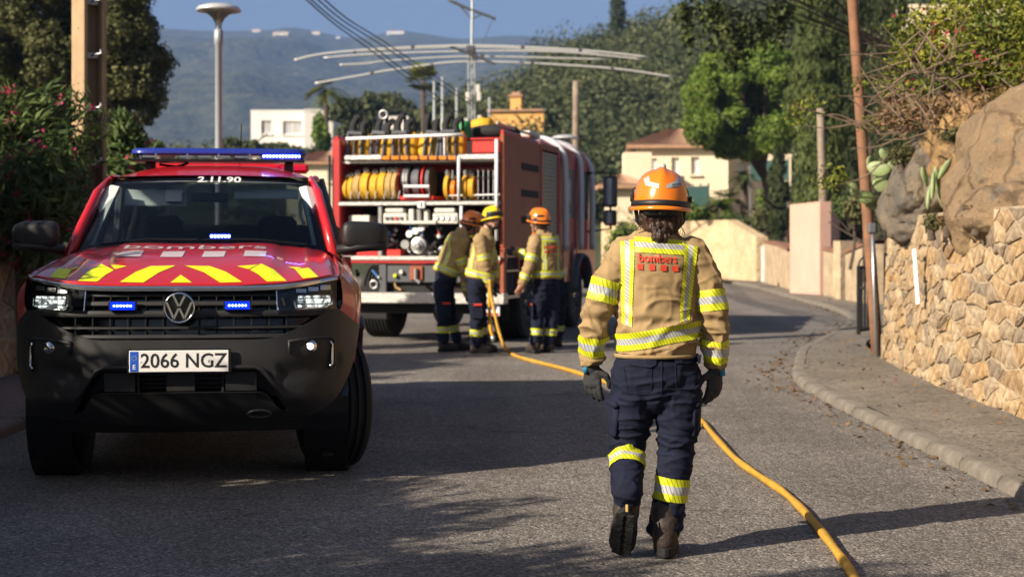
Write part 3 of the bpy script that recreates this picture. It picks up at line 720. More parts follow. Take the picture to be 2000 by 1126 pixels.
# ================================================================== PICKUP
M_RED = mat('red_paint', (.50, .012, .018), .28, coat=.8, var=.06, vs=2, spec=.5)
M_PLAS = mat('black_plastic', (.020, .019, .018), .5, bump=.35, bs=420, bdist=.002, var=.5, vs=3.5, col2=(.012, .0125, .014), detail=9)
M_GLOSSB = mat('gloss_black', (.008, .008, .009), .15, spec=.6)
M_CHROME = mat('chrome', (.80, .81, .83), .12, metal=1.0)
M_SILVER = mat('satin_silver', (.70, .72, .75), .22, metal=.95)
M_RUB = mat('tyre_rubber', (.018, .018, .018), .8, var=.3, vs=14, bump=.3, bs=120)
M_FLUO = mat('fluorescent_yellow', (.72, .80, .01), .45, var=.12, vs=28, emit=None)
M_WDEC = mat('white_decal', (.80, .80, .80), .5)
M_BLUEL = mat('blue_led', (.0, .005, .10), .5, spec=.1, emit=(.0, .012, 1.0), es=2.2)
M_BLUEC = mat('blue_led_core', (.4, .6, 1), .3, emit=(.50, .62, 1.0), es=4)
M_WHITEL = mat('white_led', (1, 1, 1), .3, emit=(.92, 1.0, .95), es=1.0)
M_LINER = mat('grey_headliner', (.62, .68, .66), .9)
M_DASH = mat('dark_dash', (.012, .013, .015), .7)
M_SEAT = mat('dark_seat_cloth', (.025, .027, .032), .9, bump=.4, bs=200)
M_STEEL = mat('galvanised_steel', (.45, .47, .49), .4, metal=.8, var=.2, vs=5)
def clear_mat(name, tint, refl=.9, rough=.02, fac=.08):
    m = bpy.data.materials.new(name); m.use_nodes = True; t = m.node_tree; t.nodes.clear(); L = t.links
    o = t.nodes.new('ShaderNodeOutputMaterial'); tr = t.nodes.new('ShaderNodeBsdfTransparent'); gl = t.nodes.new('ShaderNodeBsdfGlossy'); fr = t.nodes.new('ShaderNodeFresnel'); mx = t.nodes.new('ShaderNodeMixShader')
    tr.inputs[0].default_value = tuple(tint) + (1,); gl.inputs['Color'].default_value = (refl, refl, refl, 1); gl.inputs['Roughness'].default_value = rough; fr.inputs['IOR'].default_value = 1.45
    L.new(fr.outputs[0], mx.inputs[0]); L.new(tr.outputs[0], mx.inputs[1]); L.new(gl.outputs[0], mx.inputs[2]); L.new(mx.outputs[0], o.inputs[0]); return m
M_WIND = clear_mat('windscreen_glass', (.74, .80, .80)); M_SIDEG = clear_mat('tinted_glass', (.10, .12, .13)); M_LENS = clear_mat('clear_lens', (.9, .92, .92)); M_BLENS = clear_mat('blue_lens', (.05, .12, .75))

PK0 = Vector((-1.785, 8.25, 0)); PKA = math.atan(.106)
pk = empty('pickup_truck', PK0, PKA)
tag(pk, 'red fire service pickup with yellow chevrons on its bonnet and blue roof light bar', 'pickup')
PKM = Matrix.Translation(PK0) @ Matrix.Rotation(PKA, 4, 'Z'); PKI = PKM.inverted()
def loc(x, y, d): return PKI @ px(x, y, d)

yf_t = interp([(0, 0), (.3, .006), (.5, .026), (.65, .068), (.75, .12), (.84, .205), (.90, .31), (.95, .46), (.985, .66)])
yo_t = interp([(.30, .16), (.36, .10), (.45, .035), (.55, .004), (.70, 0), (.82, .012), (.95, .03), (1.06, .05), (1.13, .075), (1.2, .14)])
def FW(x, z, off=0.0): return Vector((x, yf_t(abs(x)) + yo_t(z) + off, z))
def panel(name, m, x0, x1, zlo, zhi, off=0.0, nx=40, nz=6, bulge=0.0, skirt=.04, parent=pk, back=False, smooth=True, offf=None):
    zlo = zlo if callable(zlo) else (lambda x, q=zlo: q); zhi = zhi if callable(zhi) else (lambda x, q=zhi: q)
    rows = []
    for x in lin(x0, x1, nx):
        a, b = zlo(x), zhi(x); col = [FW(x, a, off + skirt)] if skirt else []
        for j in range(nz + 1):
            t = j / nz; z = a + (b - a) * t
            e = off - bulge * (1 - (2 * t - 1) ** 4) + (offf(x, z) if offf else 0)
            col.append(FW(x, z, e))
        if skirt: col.append(FW(x, b, off + skirt))
        rows.append(col)
    mb = MB().grid(rows)
    if skirt:
        n = nz + 3
        for e in (rows[0], rows[-1]): mb.add([v for v in e[1:-1]] + [v + Vector((0, skirt, 0)) for v in e[1:-1]], [(k, k + 1, nz + 1 + k + 1, nz + 1 + k) for k in range(nz)])
    return mb.build(name, m, parent, fix=True, auto=40) if smooth else mb.build(name, m, parent, fix=True)
def sym(tab):
    f = interp(tab); return lambda x: f(abs(x))
# bumper: upper cover with the corners, lower lip; the air intake stays open between them
zu = sym([(0, .818), (.40, .818), (.47, .822), (.56, .848), (.66, .893), (.74, .937), (.80, .972), (.84, .975), (.88, .945), (.93, .90), (.96, .872)])
zl_o = sym([(0, .655), (.40, .655), (.44, .63), (.50, .555), (.56, .44), (.62, .375), (.72, .405), (.80, .45), (.87, .53), (.92, .64), (.945, .74), (.96, .86)])
def crease(x, z):
    a = abs(x); o = 0
    if .52 < a < .86: o += .02 * math.exp(-((z - .62 - (a - .52) * .2) / .05) ** 2)          # hollow below the fog lamp
    if z < .52: o += -.014 * math.exp(-((z - .49) / .03) ** 2)
    return o
bum = panel('bumper', M_PLAS, -.96, .96, zl_o, zu, 0, nx=121, nz=16, offf=crease)
panel('bumper_lip', M_PLAS, -.60, .60, lambda x: .345 + .03 * (x / .6) ** 2, sym([(0, .535), (.40, .535), (.46, .52), (.52, .44), (.60, .40)]), .012, nx=61, nz=6, offf=lambda x, z: -.02 * math.exp(-((z - .53) / .02) ** 2) if abs(x) < .44 else 0)
panel('undertray', M_PLAS, -.66, .66, .30, .36, .06, nx=31, nz=2)
panel('intake_mesh', M_GLOSSB, -.52, .52, .50, .68, .10, nx=31, nz=2, skirt=0)
for x0, x1, nm in ((-.405, -.24, 'skid_wing'), (.24, .405, 'skid_wing'), (-.075, .075, 'tow_cover')):
    panel(nm, M_PLAS, x0, x1, .542, .642, .03 if nm == 'skid_wing' else .045, nx=6, nz=4, skirt=.05)
for x in (-.225, .225): MB().tube([FW(x, .53, .05), FW(x, .66, .05)], .008, 6).build('intake_bar', M_PLAS, pk)
gb = MB()
for z in (.56, .585, .61, .635): gb.tube([FW(x, z, .085) for x in lin(-.235, .235, 9)], .006, 5)
gb.build('intake_slats', M_PLAS, pk)
# trapezoid ridge round the intake
rd = MB().tube([FW(a, b, -.008) for a, b in ((-.56, .47), (-.50, .575), (-.44, .655), (-.40, .672), (0, .674), (.40, .672), (.44, .655), (.50, .575), (.56, .47))], .013, 6)
rd.build('intake_frame', M_PLAS, pk, smooth=True)
# grille
panel('grille_back', M_GLOSSB, -.84, .84, lambda x: max(.80, zu(x) - .03), sym([(0, 1.08), (.5, 1.08), (.84, 1.10)]), .085, nx=61, nz=3, skirt=0)
def gbar(z, hw, h, off, dep=.03, m=M_PLAS):
    rows = []
    for x in lin(-hw, hw, 41):
        a = [FW(x, z - h / 2, off + dep), FW(x, z - h / 2, off + .004), FW(x, z - h * .3, off), FW(x, z + h * .3, off), FW(x, z + h / 2, off + .004), FW(x, z + h / 2, off + dep)]; rows.append(a)
    return MB().grid(rows).build('grille_bar', m, pk, fix=True, auto=40)
gbar(1.058, .505, .020, .03); gbar(1.012, .505, .026, .025); gbar(.958, .80, .034, .012); gbar(.882, .70, .014, .022); gbar(.835, .60, .022, .02)
for k in range(-6, 7):
    x = k * .094
    if abs(k) != 0: MB().box(FW(x, .890, .05), (.006, .03, .10)).build('grille_rib', M_PLAS, pk)
    if abs(x) < .48 and abs(k) > 0: MB().box(FW(x, 1.01, .05), (.006, .03, .095)).build('grille_rib', M_PLAS, pk)
# chrome strip across lights and grille
zs = sym([(0, 1.093), (.3, 1.093), (.5, 1.098), (.65, 1.114), (.75, 1.132), (.845, 1.150)])
rows = [[FW(x, zs(x) - .012, .02), FW(x, zs(x) - .012, -.005), FW(x, zs(x) + .004, -.012), FW(x, zs(x) + .014, -.003), FW(x, zs(x) + .014, .03)] for x in lin(-.845, .845, 81)]
MB().grid(rows).build('chrome_strip', M_SILVER, pk, fix=True, auto=50)
# emblem
def ring(R0, r, c, n=48, k=8):
    return [(lambda a: c + Vector((R0 * math.cos(a), 0, R0 * math.sin(a))))(2 * math.pi * i / n) for i in range(n)]
ec = Vector((0, -.012, .993))
eb = MB().lathe([(0.0, 0), (.070, 0), (.078, .012)], 48, Matrix.Translation(ec + Vector((0, -.004, 0))) @ Matrix.Rotation(R(90), 4, 'X').to_4x4()).build('emblem', M_GLOSSB, pk, fix=True)
rg = ring(.0775, .006, ec + Vector((0, -.010, 0))); rg.append(rg[0]); MB().tube(rg, .0058, 8, cap=False).build('ring', M_CHROME, eb, smooth=True)
def stroke(mb, a, b, w=.011):
    a = Vector((a[0], 0, a[1])); b = Vector((b[0], 0, b[1])); d = (b - a).normalized(); n = Vector((-d.z, 0, d.x)) * w / 2
    v = [a - n, b - n, b + n, a + n]; o1 = ec + Vector((0, -.012, 0)); o2 = ec + Vector((0, -.019, 0))
    mb.add([p + o2 for p in v] + [p + o1 for p in v], [(0, 1, 2, 3), (0, 4, 5, 1), (1, 5, 6, 2), (2, 6, 7, 3), (3, 7, 4, 0)])
vm = MB(); stroke(vm, (-.030, .066), (-.003, .010)); stroke(vm, (.030, .066), (.003, .010))
stroke(vm, (-.0655, .030), (-.028, -.058)); stroke(vm, (.0655, .030), (.028, -.058)); stroke(vm, (-.028, -.058), (-.002, -.002)); stroke(vm, (.028, -.058), (.002, -.002))
vm.build('letter_strokes', M_CHROME, eb, fix=True)
# blue grille flashers
for sx in (-1, 1):
    x = .305 * sx; fl = MB().cbox(FW(x, 1.002, -.004), (.150, .03, .055), .006).build('grille_flasher', M_GLOSSB, pk)
    for k in range(6):
        MB().lathe([(0, 0), (.0062, 0), (.005, .006), (0, .008)], 12, Matrix.Translation(FW(x + (k - 2.5) * .0175, 1.003, -.021)) @ Matrix.Rotation(R(90), 4, 'X')).build('led', M_BLUEC, fl)
    MB().box(FW(x, 1.003, -.019), (.128, .003, .040)).build('led_glow_lens', M_BLUEL, fl)
# headlights
M_FACET = mat('facet_reflector', (.6, .62, .62), .15, metal=.6, emit=(.92, 1.0, .96), es=1.0)
_t = M_FACET.node_tree; _v = _t.nodes.new('ShaderNodeTexVoronoi'); _v.inputs['Scale'].default_value = 55; _c = _t.nodes.new('ShaderNodeTexCoord'); _r = _t.nodes.new('ShaderNodeMapRange'); _s = _t.nodes.new('ShaderNodeSeparateColor')
_r.inputs['From Min'].default_value = .35; _r.inputs['To Min'].default_value = .03; _r.inputs['To Max'].default_value = 1.3
_t.links.new(_c.outputs['Object'], _v.inputs['Vector']); _t.links.new(_v.outputs['Color'], _s.inputs[0]); _t.links.new(_s.outputs[0], _r.inputs['Value']); _t.links.new(_r.outputs[0], pnode(M_FACET).inputs['Emission Strength'])
for sx in (-1, 1):
    lo = lambda x: .963 + .012 * max(0, (abs(x) - .55) / .3); hi = lambda x: zs(x) - .014
    x0, x1 = (.505, .838) if sx > 0 else (-.838, -.505)
    hl = panel('headlight', M_GLOSSB, x0, x1, lo, hi, .05, nx=21, nz=3, skirt=0)
    xs = [sx * q for q in (.60, .62, .79, .812)]
    def pr(f, mm, nm, off=.02, p=hl):
        return flat(poly_tris([(sx * a, b) for a, b in f], 2), lambda a, b: FW(a, b, off), nm, mm, p)
    panel('led_projector', M_FACET, *(sorted((sx * .625, sx * .800))), .988, 1.050, .03, nx=8, nz=3, skirt=.02, parent=hl)
    fin = MB()
    for k in range(3):
        fin.box(FW(sx * (.665 + k * .048), 1.019, .024), (.004, .012, .064))
    for z in (1.004, 1.034): fin.tube([FW(sx * q, z, .024) for q in lin(.625, .80, 6)], .004, 4)
    fin.build('reflector_fins', M_CHROME, hl)
    MB().tube([FW(sx * a, b, .02) for a, b in ((.600, 1.03), (.612, .982), (.64, .978), (.775, .984), (.812, 1.00), (.818, 1.06))], .006, 6).build('lamp_trim', M_CHROME, hl, smooth=True)
    for k in range(3): panel('running_light', M_SILVER, *(sorted((sx * (.615 + k * .066), sx * (.67 + k * .066)))), 1.068 + .006 * k, 1.088 + .009 * k, .035, nx=4, nz=2, skirt=.01, parent=hl)
    MB().box(FW(sx * .558, 1.02, .035), (.06, .02, .045)).build('turn_lamp', M_DASH, hl)
    MB().tube([FW(sx * .516, .97, .02), FW(sx * .51, 1.08, .02)], .005, 6).build('side_trim', M_CHROME, hl)
    panel('lens_cover', M_LENS, x0, x1, lo, hi, .004, nx=21, nz=4, skirt=0, parent=hl)
    # fog lamp nest
    nest = panel('fog_lamp_nest', M_GLOSSB, *(sorted((sx * .585, sx * .80))), lambda x: .745 - .02 * (abs(x) - .58), lambda x: .805 + .01 * (abs(x) - .58), -.004, nx=16, nz=4, skirt=.03, offf=lambda x, z: .03)
    MB().tube([FW(sx * a, b, -.006) for a, b in ((.585, .742), (.58, .805), (.66, .815), (.80, .822), (.82, .805), (.822, .66), (.80, .652))], .010, 6).build('nest_frame', M_PLAS, nest, smooth=True)
    MB().tube([FW(sx * a, b, -.012) for a, b in ((.802, .80), (.812, .78), (.812, .675), (.798, .66))], .007, 6).build('chrome_hook', M_CHROME, nest, smooth=True)
    fl = MB().lathe([(0, .02), (.02, .018), (.030, .004), (.034, 0)], 18, Matrix.Translation(FW(sx * .695, .776, .0)) @ Matrix.Rotation(R(90), 4, 'X')).build('fog_lamp', M_CHROME, nest, smooth=True)
    MB().lathe([(0, .026), (.014, .024), (.02, .016)], 16, Matrix.Translation(FW(sx * .695, .776, .0)) @ Matrix.Rotation(R(90), 4, 'X')).build('bulb', M_WHITEL if sx > 0 else M_LENS, fl)
# plate
M_PLATE = mat('plate_white', (.78, .78, .76), .45, var=.06, vs=30); M_PBLUE = mat('plate_blue', (.02, .09, .50), .4); M_INK = mat('black_print', (.012, .012, .012), .6)
ppos = Vector((0, -.026, .708))
pl = MB().cbox(ppos, (.524, .008, .116), .003).build('number_plate', M_PLATE, pk)
MB().cbox(ppos + Vector((0, .012, 0)), (.548, .014, .130), .004).build('plate_holder', M_GLOSSB, pl)
MB().box(ppos + Vector((-.236, -.0045, 0)), (.044, .002, .106)).build('country_band', M_PBLUE, pl)
flat(text_tris('2066 NGZ', .108, .0012, sx=.95), lambda a, b: ppos + Vector((a + .024, -.0055, b - .0)), 'plate_number', M_INK, pl)
flat(text_tris('E', .034, .0005), lambda a, b: ppos + Vector((a - .236, -.0065, b - .030)), 'country_letter', M_WDEC, pl)
st = MB()
for k in range(12):
    a = 2 * math.pi * k / 12; st.lathe([(0, 0), (.0016, 0)], 5, Matrix.Translation(ppos + Vector((-.236 + .012 * math.cos(a), -.0064, .018 + .012 * math.sin(a)))) @ Matrix.Rotation(R(90), 4, 'X'))
st.build('star_ring', M_FLUO, pl)
for x in (-.203, .165): MB().lathe([(0, .004), (.004, .002), (.005, 0)], 10, Matrix.Translation(ppos + Vector((x, -.0044, -.002))) @ Matrix.Rotation(R(90), 4, 'X')).build('plate_screw', M_WDEC, pl)
# bonnet
def hood_pt(u, t):
    """u -1..1 across, t 0 front .. 1 windscreen"""
    hw = .846 + (.80 - .846) * t; x = u * hw; a = abs(x)
    yfr = yf_t(a) + .055 + .02; yrr = 1.16 + .12 * (a / .8) ** 2
    y = yfr + (yrr - yfr) * t
    zf = zs(x) + .022; zr = 1.338 - .055 * (a / .8) ** 3
    e = t * .55 + .45 * (1 - (1 - t) ** 2.6)
    z = zf + (zr - zf) * e
    au = abs(u); q = min(t / .25, 1) * min((1 - t) / .1, 1)
    z += .022 * q * (1 / (1 + math.exp((au - .60) / .02))) - .0 + .014 * q * math.exp(-((au - .80) / .05) ** 2) - .03 * max(0, (au - .93) / .07) ** 2
    z -= .010 * q * (1 / (1 + math.exp((au - .30) / .05)))
    return Vector((x, y, z))
rows = [[hood_pt(u, t) for u in lin(-1, 1, 81)] for t in [0, .015, .05] + lin(.1, 1, 28)]
rows.insert(0, [v + Vector((0, .03, -.022)) for v in rows[0]])
hood = MB().grid(rows).build('bonnet', M_RED, pk, smooth=True, fix=True)
bpy.context.view_layer.update()
def bvh_world(o):
    me = o.data; M = o.matrix_world
    return BVHTree.FromPolygons([M @ v.co for v in me.vertices], [p.vertices[:] for p in me.polygons])
hood_b = bvh_world(hood)
def on_hood(x, y, off=.0025):
    o = Vector((0, 0, CH)); d = (px(x, y, 1) - o).normalized(); h = hood_b.ray_cast(o, d)
    if h[0] is None:
        h = hood_b.find_nearest(px(x, y, 8.6))
    n = h[1] if h[1].z > 0 else -h[1]
    return PKI @ (h[0] + n * off)
chev = [[(333, 552), (353, 537), (375, 552)],
    [(361, 519), (410, 520), (441, 531), (473, 551), (430, 552), (398, 532)], [(343, 519), (294, 520), (266, 531), (234, 551), (280, 552), (311, 532)],
    [(488, 527), (510, 515), (535, 527), (560, 549), (521, 550), (504, 536)], [(222, 528), (198, 515), (175, 527), (152, 549), (190, 550), (206, 537)],
    [(463, 520), (504, 517), (485, 526)], [(248, 520), (215, 517), (225, 526)],
    [(577, 527), (603, 523), (622, 541), (592, 544)], [(141, 526), (114, 524), (97, 541), (127, 545)],
    [(562, 521), (590, 523), (578, 526.5)], [(158, 522), (136, 523), (141, 526.5)]]
for c in chev: flat(poly_tris(c, 3), on_hood, 'chevron', M_FLUO, hood)
M_HDEC = mat('faded_decal', (.58, .50, .52), .4, coat=.5)
hood_l = BVHTree.FromPolygons([v.co.copy() for v in hood.data.vertices], [p.vertices[:] for p in hood.data.polygons])
def hood_top(a, b, off=.003):
    h = hood_l.ray_cast(Vector((a, b, 3)), Vector((0, 0, -1))); return h[0] + Vector((0, 0, off)) if h[0] else Vector((a, b, 1.3))
flat(text_tris('bombers', .175, .001, cuts=2, sx=1.36), lambda a, b: hood_top(a - .0, .865 + b * 1.25), 'bonnet_lettering', M_HDEC, hood)
for k in range(4): flat(poly_tris([(-.405 + k * .235 + p, q) for p, q in ((0, .55), (.125, .55), (.125, .72), (0, .72))], 3), hood_top, 'white_square', M_HDEC, hood)
# body side shell
def side_x(z, y):
    f = interp([(.40, .90), (.55, .935), (.75, .955), (.90, .972), (1.0, .968), (1.10, .94), (1.18, .895), (1.26, .855)])
    k = 1.0
    if y < .95: k = 1 - .03 * ((.95 - y) / .5) ** 2
    if 1.4 < y: k = .985
    return f(z) * k
def arch_z(y, yc, r=.475):
    d = abs(y - yc); return .40 + math.sqrt(max(0, r * r - d * d)) if d < r else 0
for sx in (-1, 1):
    def shell(name, y0, y1, ztop, n, m=M_RED, zbot=.42):
        rows = []
        for y in lin(y0, y1, n):
            zb = max(zbot, arch_z(y, .92), arch_z(y, 4.19)); zt = ztop(y) if callable(ztop) else ztop
            rows.append([Vector((sx * (side_x(z, y)), y, z)) for z in lin(zb, zt, 14)])
        return MB().grid(rows).build(name, m, pk, fix=True, smooth=True)
    # wing: from the bonnet edge over the shoulder down to bumper and arch
    xm = interp([(.27, .862), (.36, .905), (.46, .945), (.60, .968), (.80, .978), (1.0, .975), (1.42, .955)])
    wrow = []
    for k in range(46):
        t = k / 45; h = hood_pt(1, t); y = .285 + (1.42 - .285) * t; xo = max(xm(y), h.x + .012); zt = h.z + .022
        zb = zu(xo) - .015 if y < .50 else max(.42, arch_z(y, .92))
        if y < .50: zb = max(zb, arch_z(y, .92))
        row = [Vector((sx * (h.x - .012), y, zt - .03))]
        for q in lin(0, 1, 15):
            ex = math.sin(min(1, q * 1.9) * math.pi / 2); z = zt + (zb - zt) * q
            x = h.x + .003 + (xo - h.x - .003) * ex - .022 * max(0, (q - .7) / .3)
            row.append(Vector((sx * x, y, z)))
        wrow.append(row)
    wg = MB().grid(wrow).build('wing', M_RED, pk, fix=True, smooth=True)
    d1 = shell('front_door', 1.425, 2.46, 1.25, 12); d2 = shell('rear_door', 2.465, 3.42, 1.25, 12); bd = shell('bed_side', 3.45, 5.30, 1.25, 40)
    for yc, par in ((.92, wg), (4.19, bd)):
        arc = [Vector((sx * (.945 + .02 * math.sin(a)), yc - .485 * math.cos(a), .40 + .485 * math.sin(a))) for a in lin(1.12 if yc < 2 else -.12, math.pi + .12, 30)]
        MB().tube(arc, [(.032, .02)] * 30, 8, up=(sx, 0, 0)).build('arch_flare', M_PLAS, par, smooth=True)
        MB().lathe([(.46, 0), (.47, -.25), (.1, -.26)], 30, Matrix.Translation((sx * .90, yc, .42)) @ Matrix.Rotation(R(90) * sx, 4, 'Y')).build('arch_liner', M_GLOSSB, par)
    MB().tube([(sx * .93, 1.5, .44), (sx * .93, 3.6, .44)], .035, 8).build('side_step', M_PLAS, pk)
    for y, p in ((2.30, d1), (3.25, d2)): MB().cbox((sx * .965, y, 1.13), (.03, .2, .035), .01).build('handle', M_GLOSSB, p)
    # pillars and side windows
    ap = MB().tube([(sx * .815, 1.30, 1.24), (sx * .765, 1.48, 1.44), (sx * .705, 1.72, 1.66), (sx * .650, 1.92, 1.775)], [(.045, .036), (.04, .032), (.036, .030), (.016, .016)], 8)
    ap.build('screen_pillar', M_RED, pk, smooth=True)
    rail = MB().tube([(sx * .652, 1.87, 1.757), (sx * .672, 2.3, 1.780), (sx * .672, 3.0, 1.775), (sx * .66, 3.5, 1.74)], [.016, .030, .032, .032], 8); MB().tube([(sx * .66, 3.48, 1.75), (sx * .74, 3.75, 1.5), (sx * .82, 3.85, 1.26)], .034, 8).build('rear_pillar', M_GLOSSB, pk, smooth=True); rail.build('roof_rail', M_RED, pk, smooth=True)
    MB().tube([(sx * .845, 2.46, 1.25), (sx * .70, 2.50, 1.79)], .03, 6).build('door_pillar', M_GLOSSB, pk)
    MB().grid([[Vector((sx * .835, 1.40, 1.25)), Vector((sx * .835, 2.45, 1.25)), Vector((sx * .835, 3.70, 1.25))], [Vector((sx * .76, 1.62, 1.50)), Vector((sx * .76, 2.47, 1.52)), Vector((sx * .76, 3.62, 1.50))], [Vector((sx * .675, 1.92, 1.77)), Vector((sx * .68, 2.48, 1.80)), Vector((sx * .67, 3.46, 1.77))]]).build('side_window', M_SIDEG, pk)
    MB().tube([(sx * .853, 1.36, 1.255), (sx * .853, 3.8, 1.26)], .012, 6).build('window_trim', M_GLOSSB, pk)
    # mirror
    mr = empty('wing_mirror', (0, 0, 0)); mr.parent = pk
    c = Vector((sx * 1.005, 1.27, 1.385))
    mbm = MB().sphere((0, 0, 0), 1, 20, 14)
    def sq(v):
        x, y, z = v; f = lambda q, e: math.copysign(abs(q) ** e, q)
        return Vector((f(x, .55) * .145, f(y, .7) * .075 + (.03 * x * sx), f(z, .5) * .092 + .012 * (-x * sx)))
    mbm.v = [tuple(sq(v) + c) for v in mbm.v]; mbm.build('mirror_housing', M_PLAS, mr, smooth=True)
    MB().box(c + Vector((0, .078, 0)), (.22, .006, .14)).build('mirror_glass', M_CHROME, mr)
    MB().tube([c + Vector((sx * .12, -.02, -.062)), c + Vector((-sx * .05, -.035, -.070)), c + Vector((-sx * .17, 0, -.085))], [(.024, .055), (.03, .05), (.03, .04)], 8).build('mirror_arm', M_PLAS, mr, smooth=True)
    MB().tube([c + Vector((sx * .135, -.055, -.035)), c + Vector((-sx * .13, -.072, -.035))], .004, 5).build('mirror_seam', M_GLOSSB, mr)
# windscreen, roof
def ws(u, t):
    hb, ht = .765, .64; hw = hb + (ht - hb) * t; x = u * hw
    yb = 1.185 + .14 * u * u; yt = 1.86 + .07 * u * u; zb = 1.335 - .045 * u * u; zt = 1.775 - .018 * u * u
    return Vector((x, yb + (yt - yb) * t - .02 * math.sin(math.pi * t), zb + (zt - zb) * t + .012 * math.sin(math.pi * t)))
MB().grid([[ws(u, t) for u in lin(-1, 1, 25)] for t in lin(0, 1, 12)]).build('windscreen', M_WIND, pk, smooth=True, fix=True)
def wsn(u, t, off): return ws(u, t) + Vector((0, .6, -.8)).normalized() * off
fr = MB()
fr.grid([[wsn(u, t, .004) for u in lin(-1, 1, 25)] for t in (.945, .97, 1.0)])
fr.grid([[wsn(u, t, .004) for u in lin(-1, 1, 25)] for t in (0, .07)])
for s in (-1, 1): fr.grid([[wsn(s * u, t, .0045) for u in (.93, .965, 1)] for t in lin(.07, .945, 9)])
fr.build('screen_surround', M_GLOSSB, pk, smooth=True)
MB().grid([[Vector((u * .80, 1.10 + .12 * u * u, 1.335 - .05 * u * u)), Vector((u * .78, 1.20 + .13 * u * u, 1.325 - .05 * u * u))] for u in lin(-1, 1, 21)]).build('cowl', M_PLAS, pk)
for x0, x1, z in ((-.62, -.02, .012), (.02, .64, .012)):
    MB().tube([ws(x0 / .765, .03) + Vector((0, -.02, z)), ws((x0 + x1) / 2 / .765, .05) + Vector((0, -.02, z)), ws(x1 / .765, .03) + Vector((0, -.02, z))], .008, 6).build('wiper', M_GLOSSB, pk)
flat(text_tris('2.11.90', .085, .0015, cuts=1, sx=1.15), lambda a, b: ws((a + .06) / .655, .945 + b / .66) + Vector((0, -.005, .004)), 'roof_number', M_WDEC, pk)
rows = []
for t in lin(0, 1, 16):
    y = 1.86 + 1.75 * t; hw = .665 - .01 * t
    rows.append([Vector((u * hw, y + .07 * u * u * (1 - t), 1.785 + (.098 * math.sin(min(1, t * 3.2) * math.pi / 2) - .03 * t) * (1 - u ** 4) + .002 - .012 * u * u)) for u in lin(-1, 1, 25)])
MB().grid(rows).build('roof', M_RED, pk, smooth=True, fix=True)
MB().grid([[r_ - Vector((0, 0, .045)) for r_ in row] for row in rows]).build('headliner', M_LINER, pk)
MB().grid([[Vector((u * .83, 3.86, 1.26)), Vector((u * .66, 3.60, 1.80))] for u in lin(-1, 1, 5)]).build('rear_window', M_SIDEG, pk)
# cabin
cb = empty('cabin', (0, 0, 0)); cb.parent = pk
MB().grid([[Vector((u * .76, 1.24 + .14 * u * u, 1.315 - .06 * u * u)), Vector((u * .76, 1.50, 1.30 - .03 * u * u)), Vector((u * .76, 1.72, 1.20)), Vector((u * .76, 1.80, .90)), Vector((u * .76, 1.80, .5))] for u in lin(-1, 1, 15)]).build('dashboard', M_DASH, cb, smooth=True)
MB().box((0, 2.8, .5), (1.6, 2.2, .05)).build('floor', M_DASH, cb)
MB().box((0, 3.80, .9), (1.6, .06, .85)).build('rear_bulkhead', M_DASH, cb)
for x in (-.40, .40):
    MB().cbox((x, 2.62, 1.0), (.50, .16, .68), .05).cbox((x, 2.66, 1.44), (.27, .10, .19), .04).cbox((x, 2.35, .75), (.5, .55, .16), .04).build('seat', M_SEAT, cb)
MB().cbox((0, 3.45, 1.02), (1.35, .16, .6), .05).cbox((-.45, 3.48, 1.38), (.25, .09, .16), .03).cbox((.45, 3.48, 1.38), (.25, .09, .16), .03).build('rear_bench', M_SEAT, cb)
swc = Vector((.40, 1.98, 1.20)); tl = Matrix.Rotation(R(-24), 3, 'X')
rp_ = [swc + tl @ Vector((.185 * math.cos(a), 0, .185 * math.sin(a))) for a in lin(0, 2 * math.pi, 33)]
sw = MB().tube(rp_, .016, 8, cap=False); sw.cbox(swc, (.16, .05, .12), .02)
for a in (0, math.pi, -math.pi / 2): sw.tube([swc, swc + tl @ Vector((.18 * math.cos(a), 0, .18 * math.sin(a)))], .014, 6)
sw.build('steering_wheel', M_DASH, cb, smooth=True)
vis = MB().cbox((-.36, 1.90, 1.640), (.40, .014, .125), .006, Matrix.Rotation(R(-25), 3, 'X')).build('sun_visor', M_LINER, cb)
MB().box((-.24, 1.868, 1.652), (.105, .003, .085), Matrix.Rotation(R(-25), 3, 'X')).build('airbag_sticker', M_WDEC, vis)
MB().box((-.24, 1.8665, 1.620), (.105, .003, .018), Matrix.Rotation(R(-25), 3, 'X')).build('sticker_stripe', M_FLUO, vis)
vis2 = MB().cbox((.36, 1.88, 1.665), (.42, .014, .085), .006, Matrix.Rotation(R(-40), 3, 'X')).build('sun_visor', M_LINER, cb)
for s in (-1, 1):
    MB().tube([(s * .72, 1.42, 1.32), (s * .675, 1.60, 1.50), (s * .62, 1.82, 1.70)], [(.025, .05)] * 3, 6).build('inner_pillar', M_LINER, cb)
    MB().tube([(s * .70, 2.42, 1.2), (s * .66, 2.45, 1.76)], [(.03, .06)] * 2, 6).build('centre_pillar', M_LINER, cb)
MB().tube([(.60, 1.80, 1.64), (.585, 1.76, 1.60), (.59, 1.73, 1.52), (.61, 1.70, 1.47)], .012, 6).build('grab_handle', M_LINER, cb)
MB().tube([(.02, 1.80, 1.72), (.02, 1.78, 1.66)], .01, 6).cbox((.0, 1.78, 1.64), (.24, .03, .065), .015).build('rear_view_mirror', M_DASH, cb)
db = MB().cbox((.105, 1.36, 1.365), (.135, .05, .075), .008).build('dash_flasher', M_GLOSSB, pk)
for r2 in range(2):
    for k in range(6): MB().lathe([(0, 0), (.010, 0), (.007, .006), (0, .008)], 10, Matrix.Translation((.105 + (k - 2.5) * .021, 1.333, 1.352 + r2 * .032)) @ Matrix.Rotation(R(90), 4, 'X')).build('led', M_BLUEC, db)
MB().box((.105, 1.334, 1.368), (.125, .002, .062)).build('led_glow_lens', M_BLUEL, db)
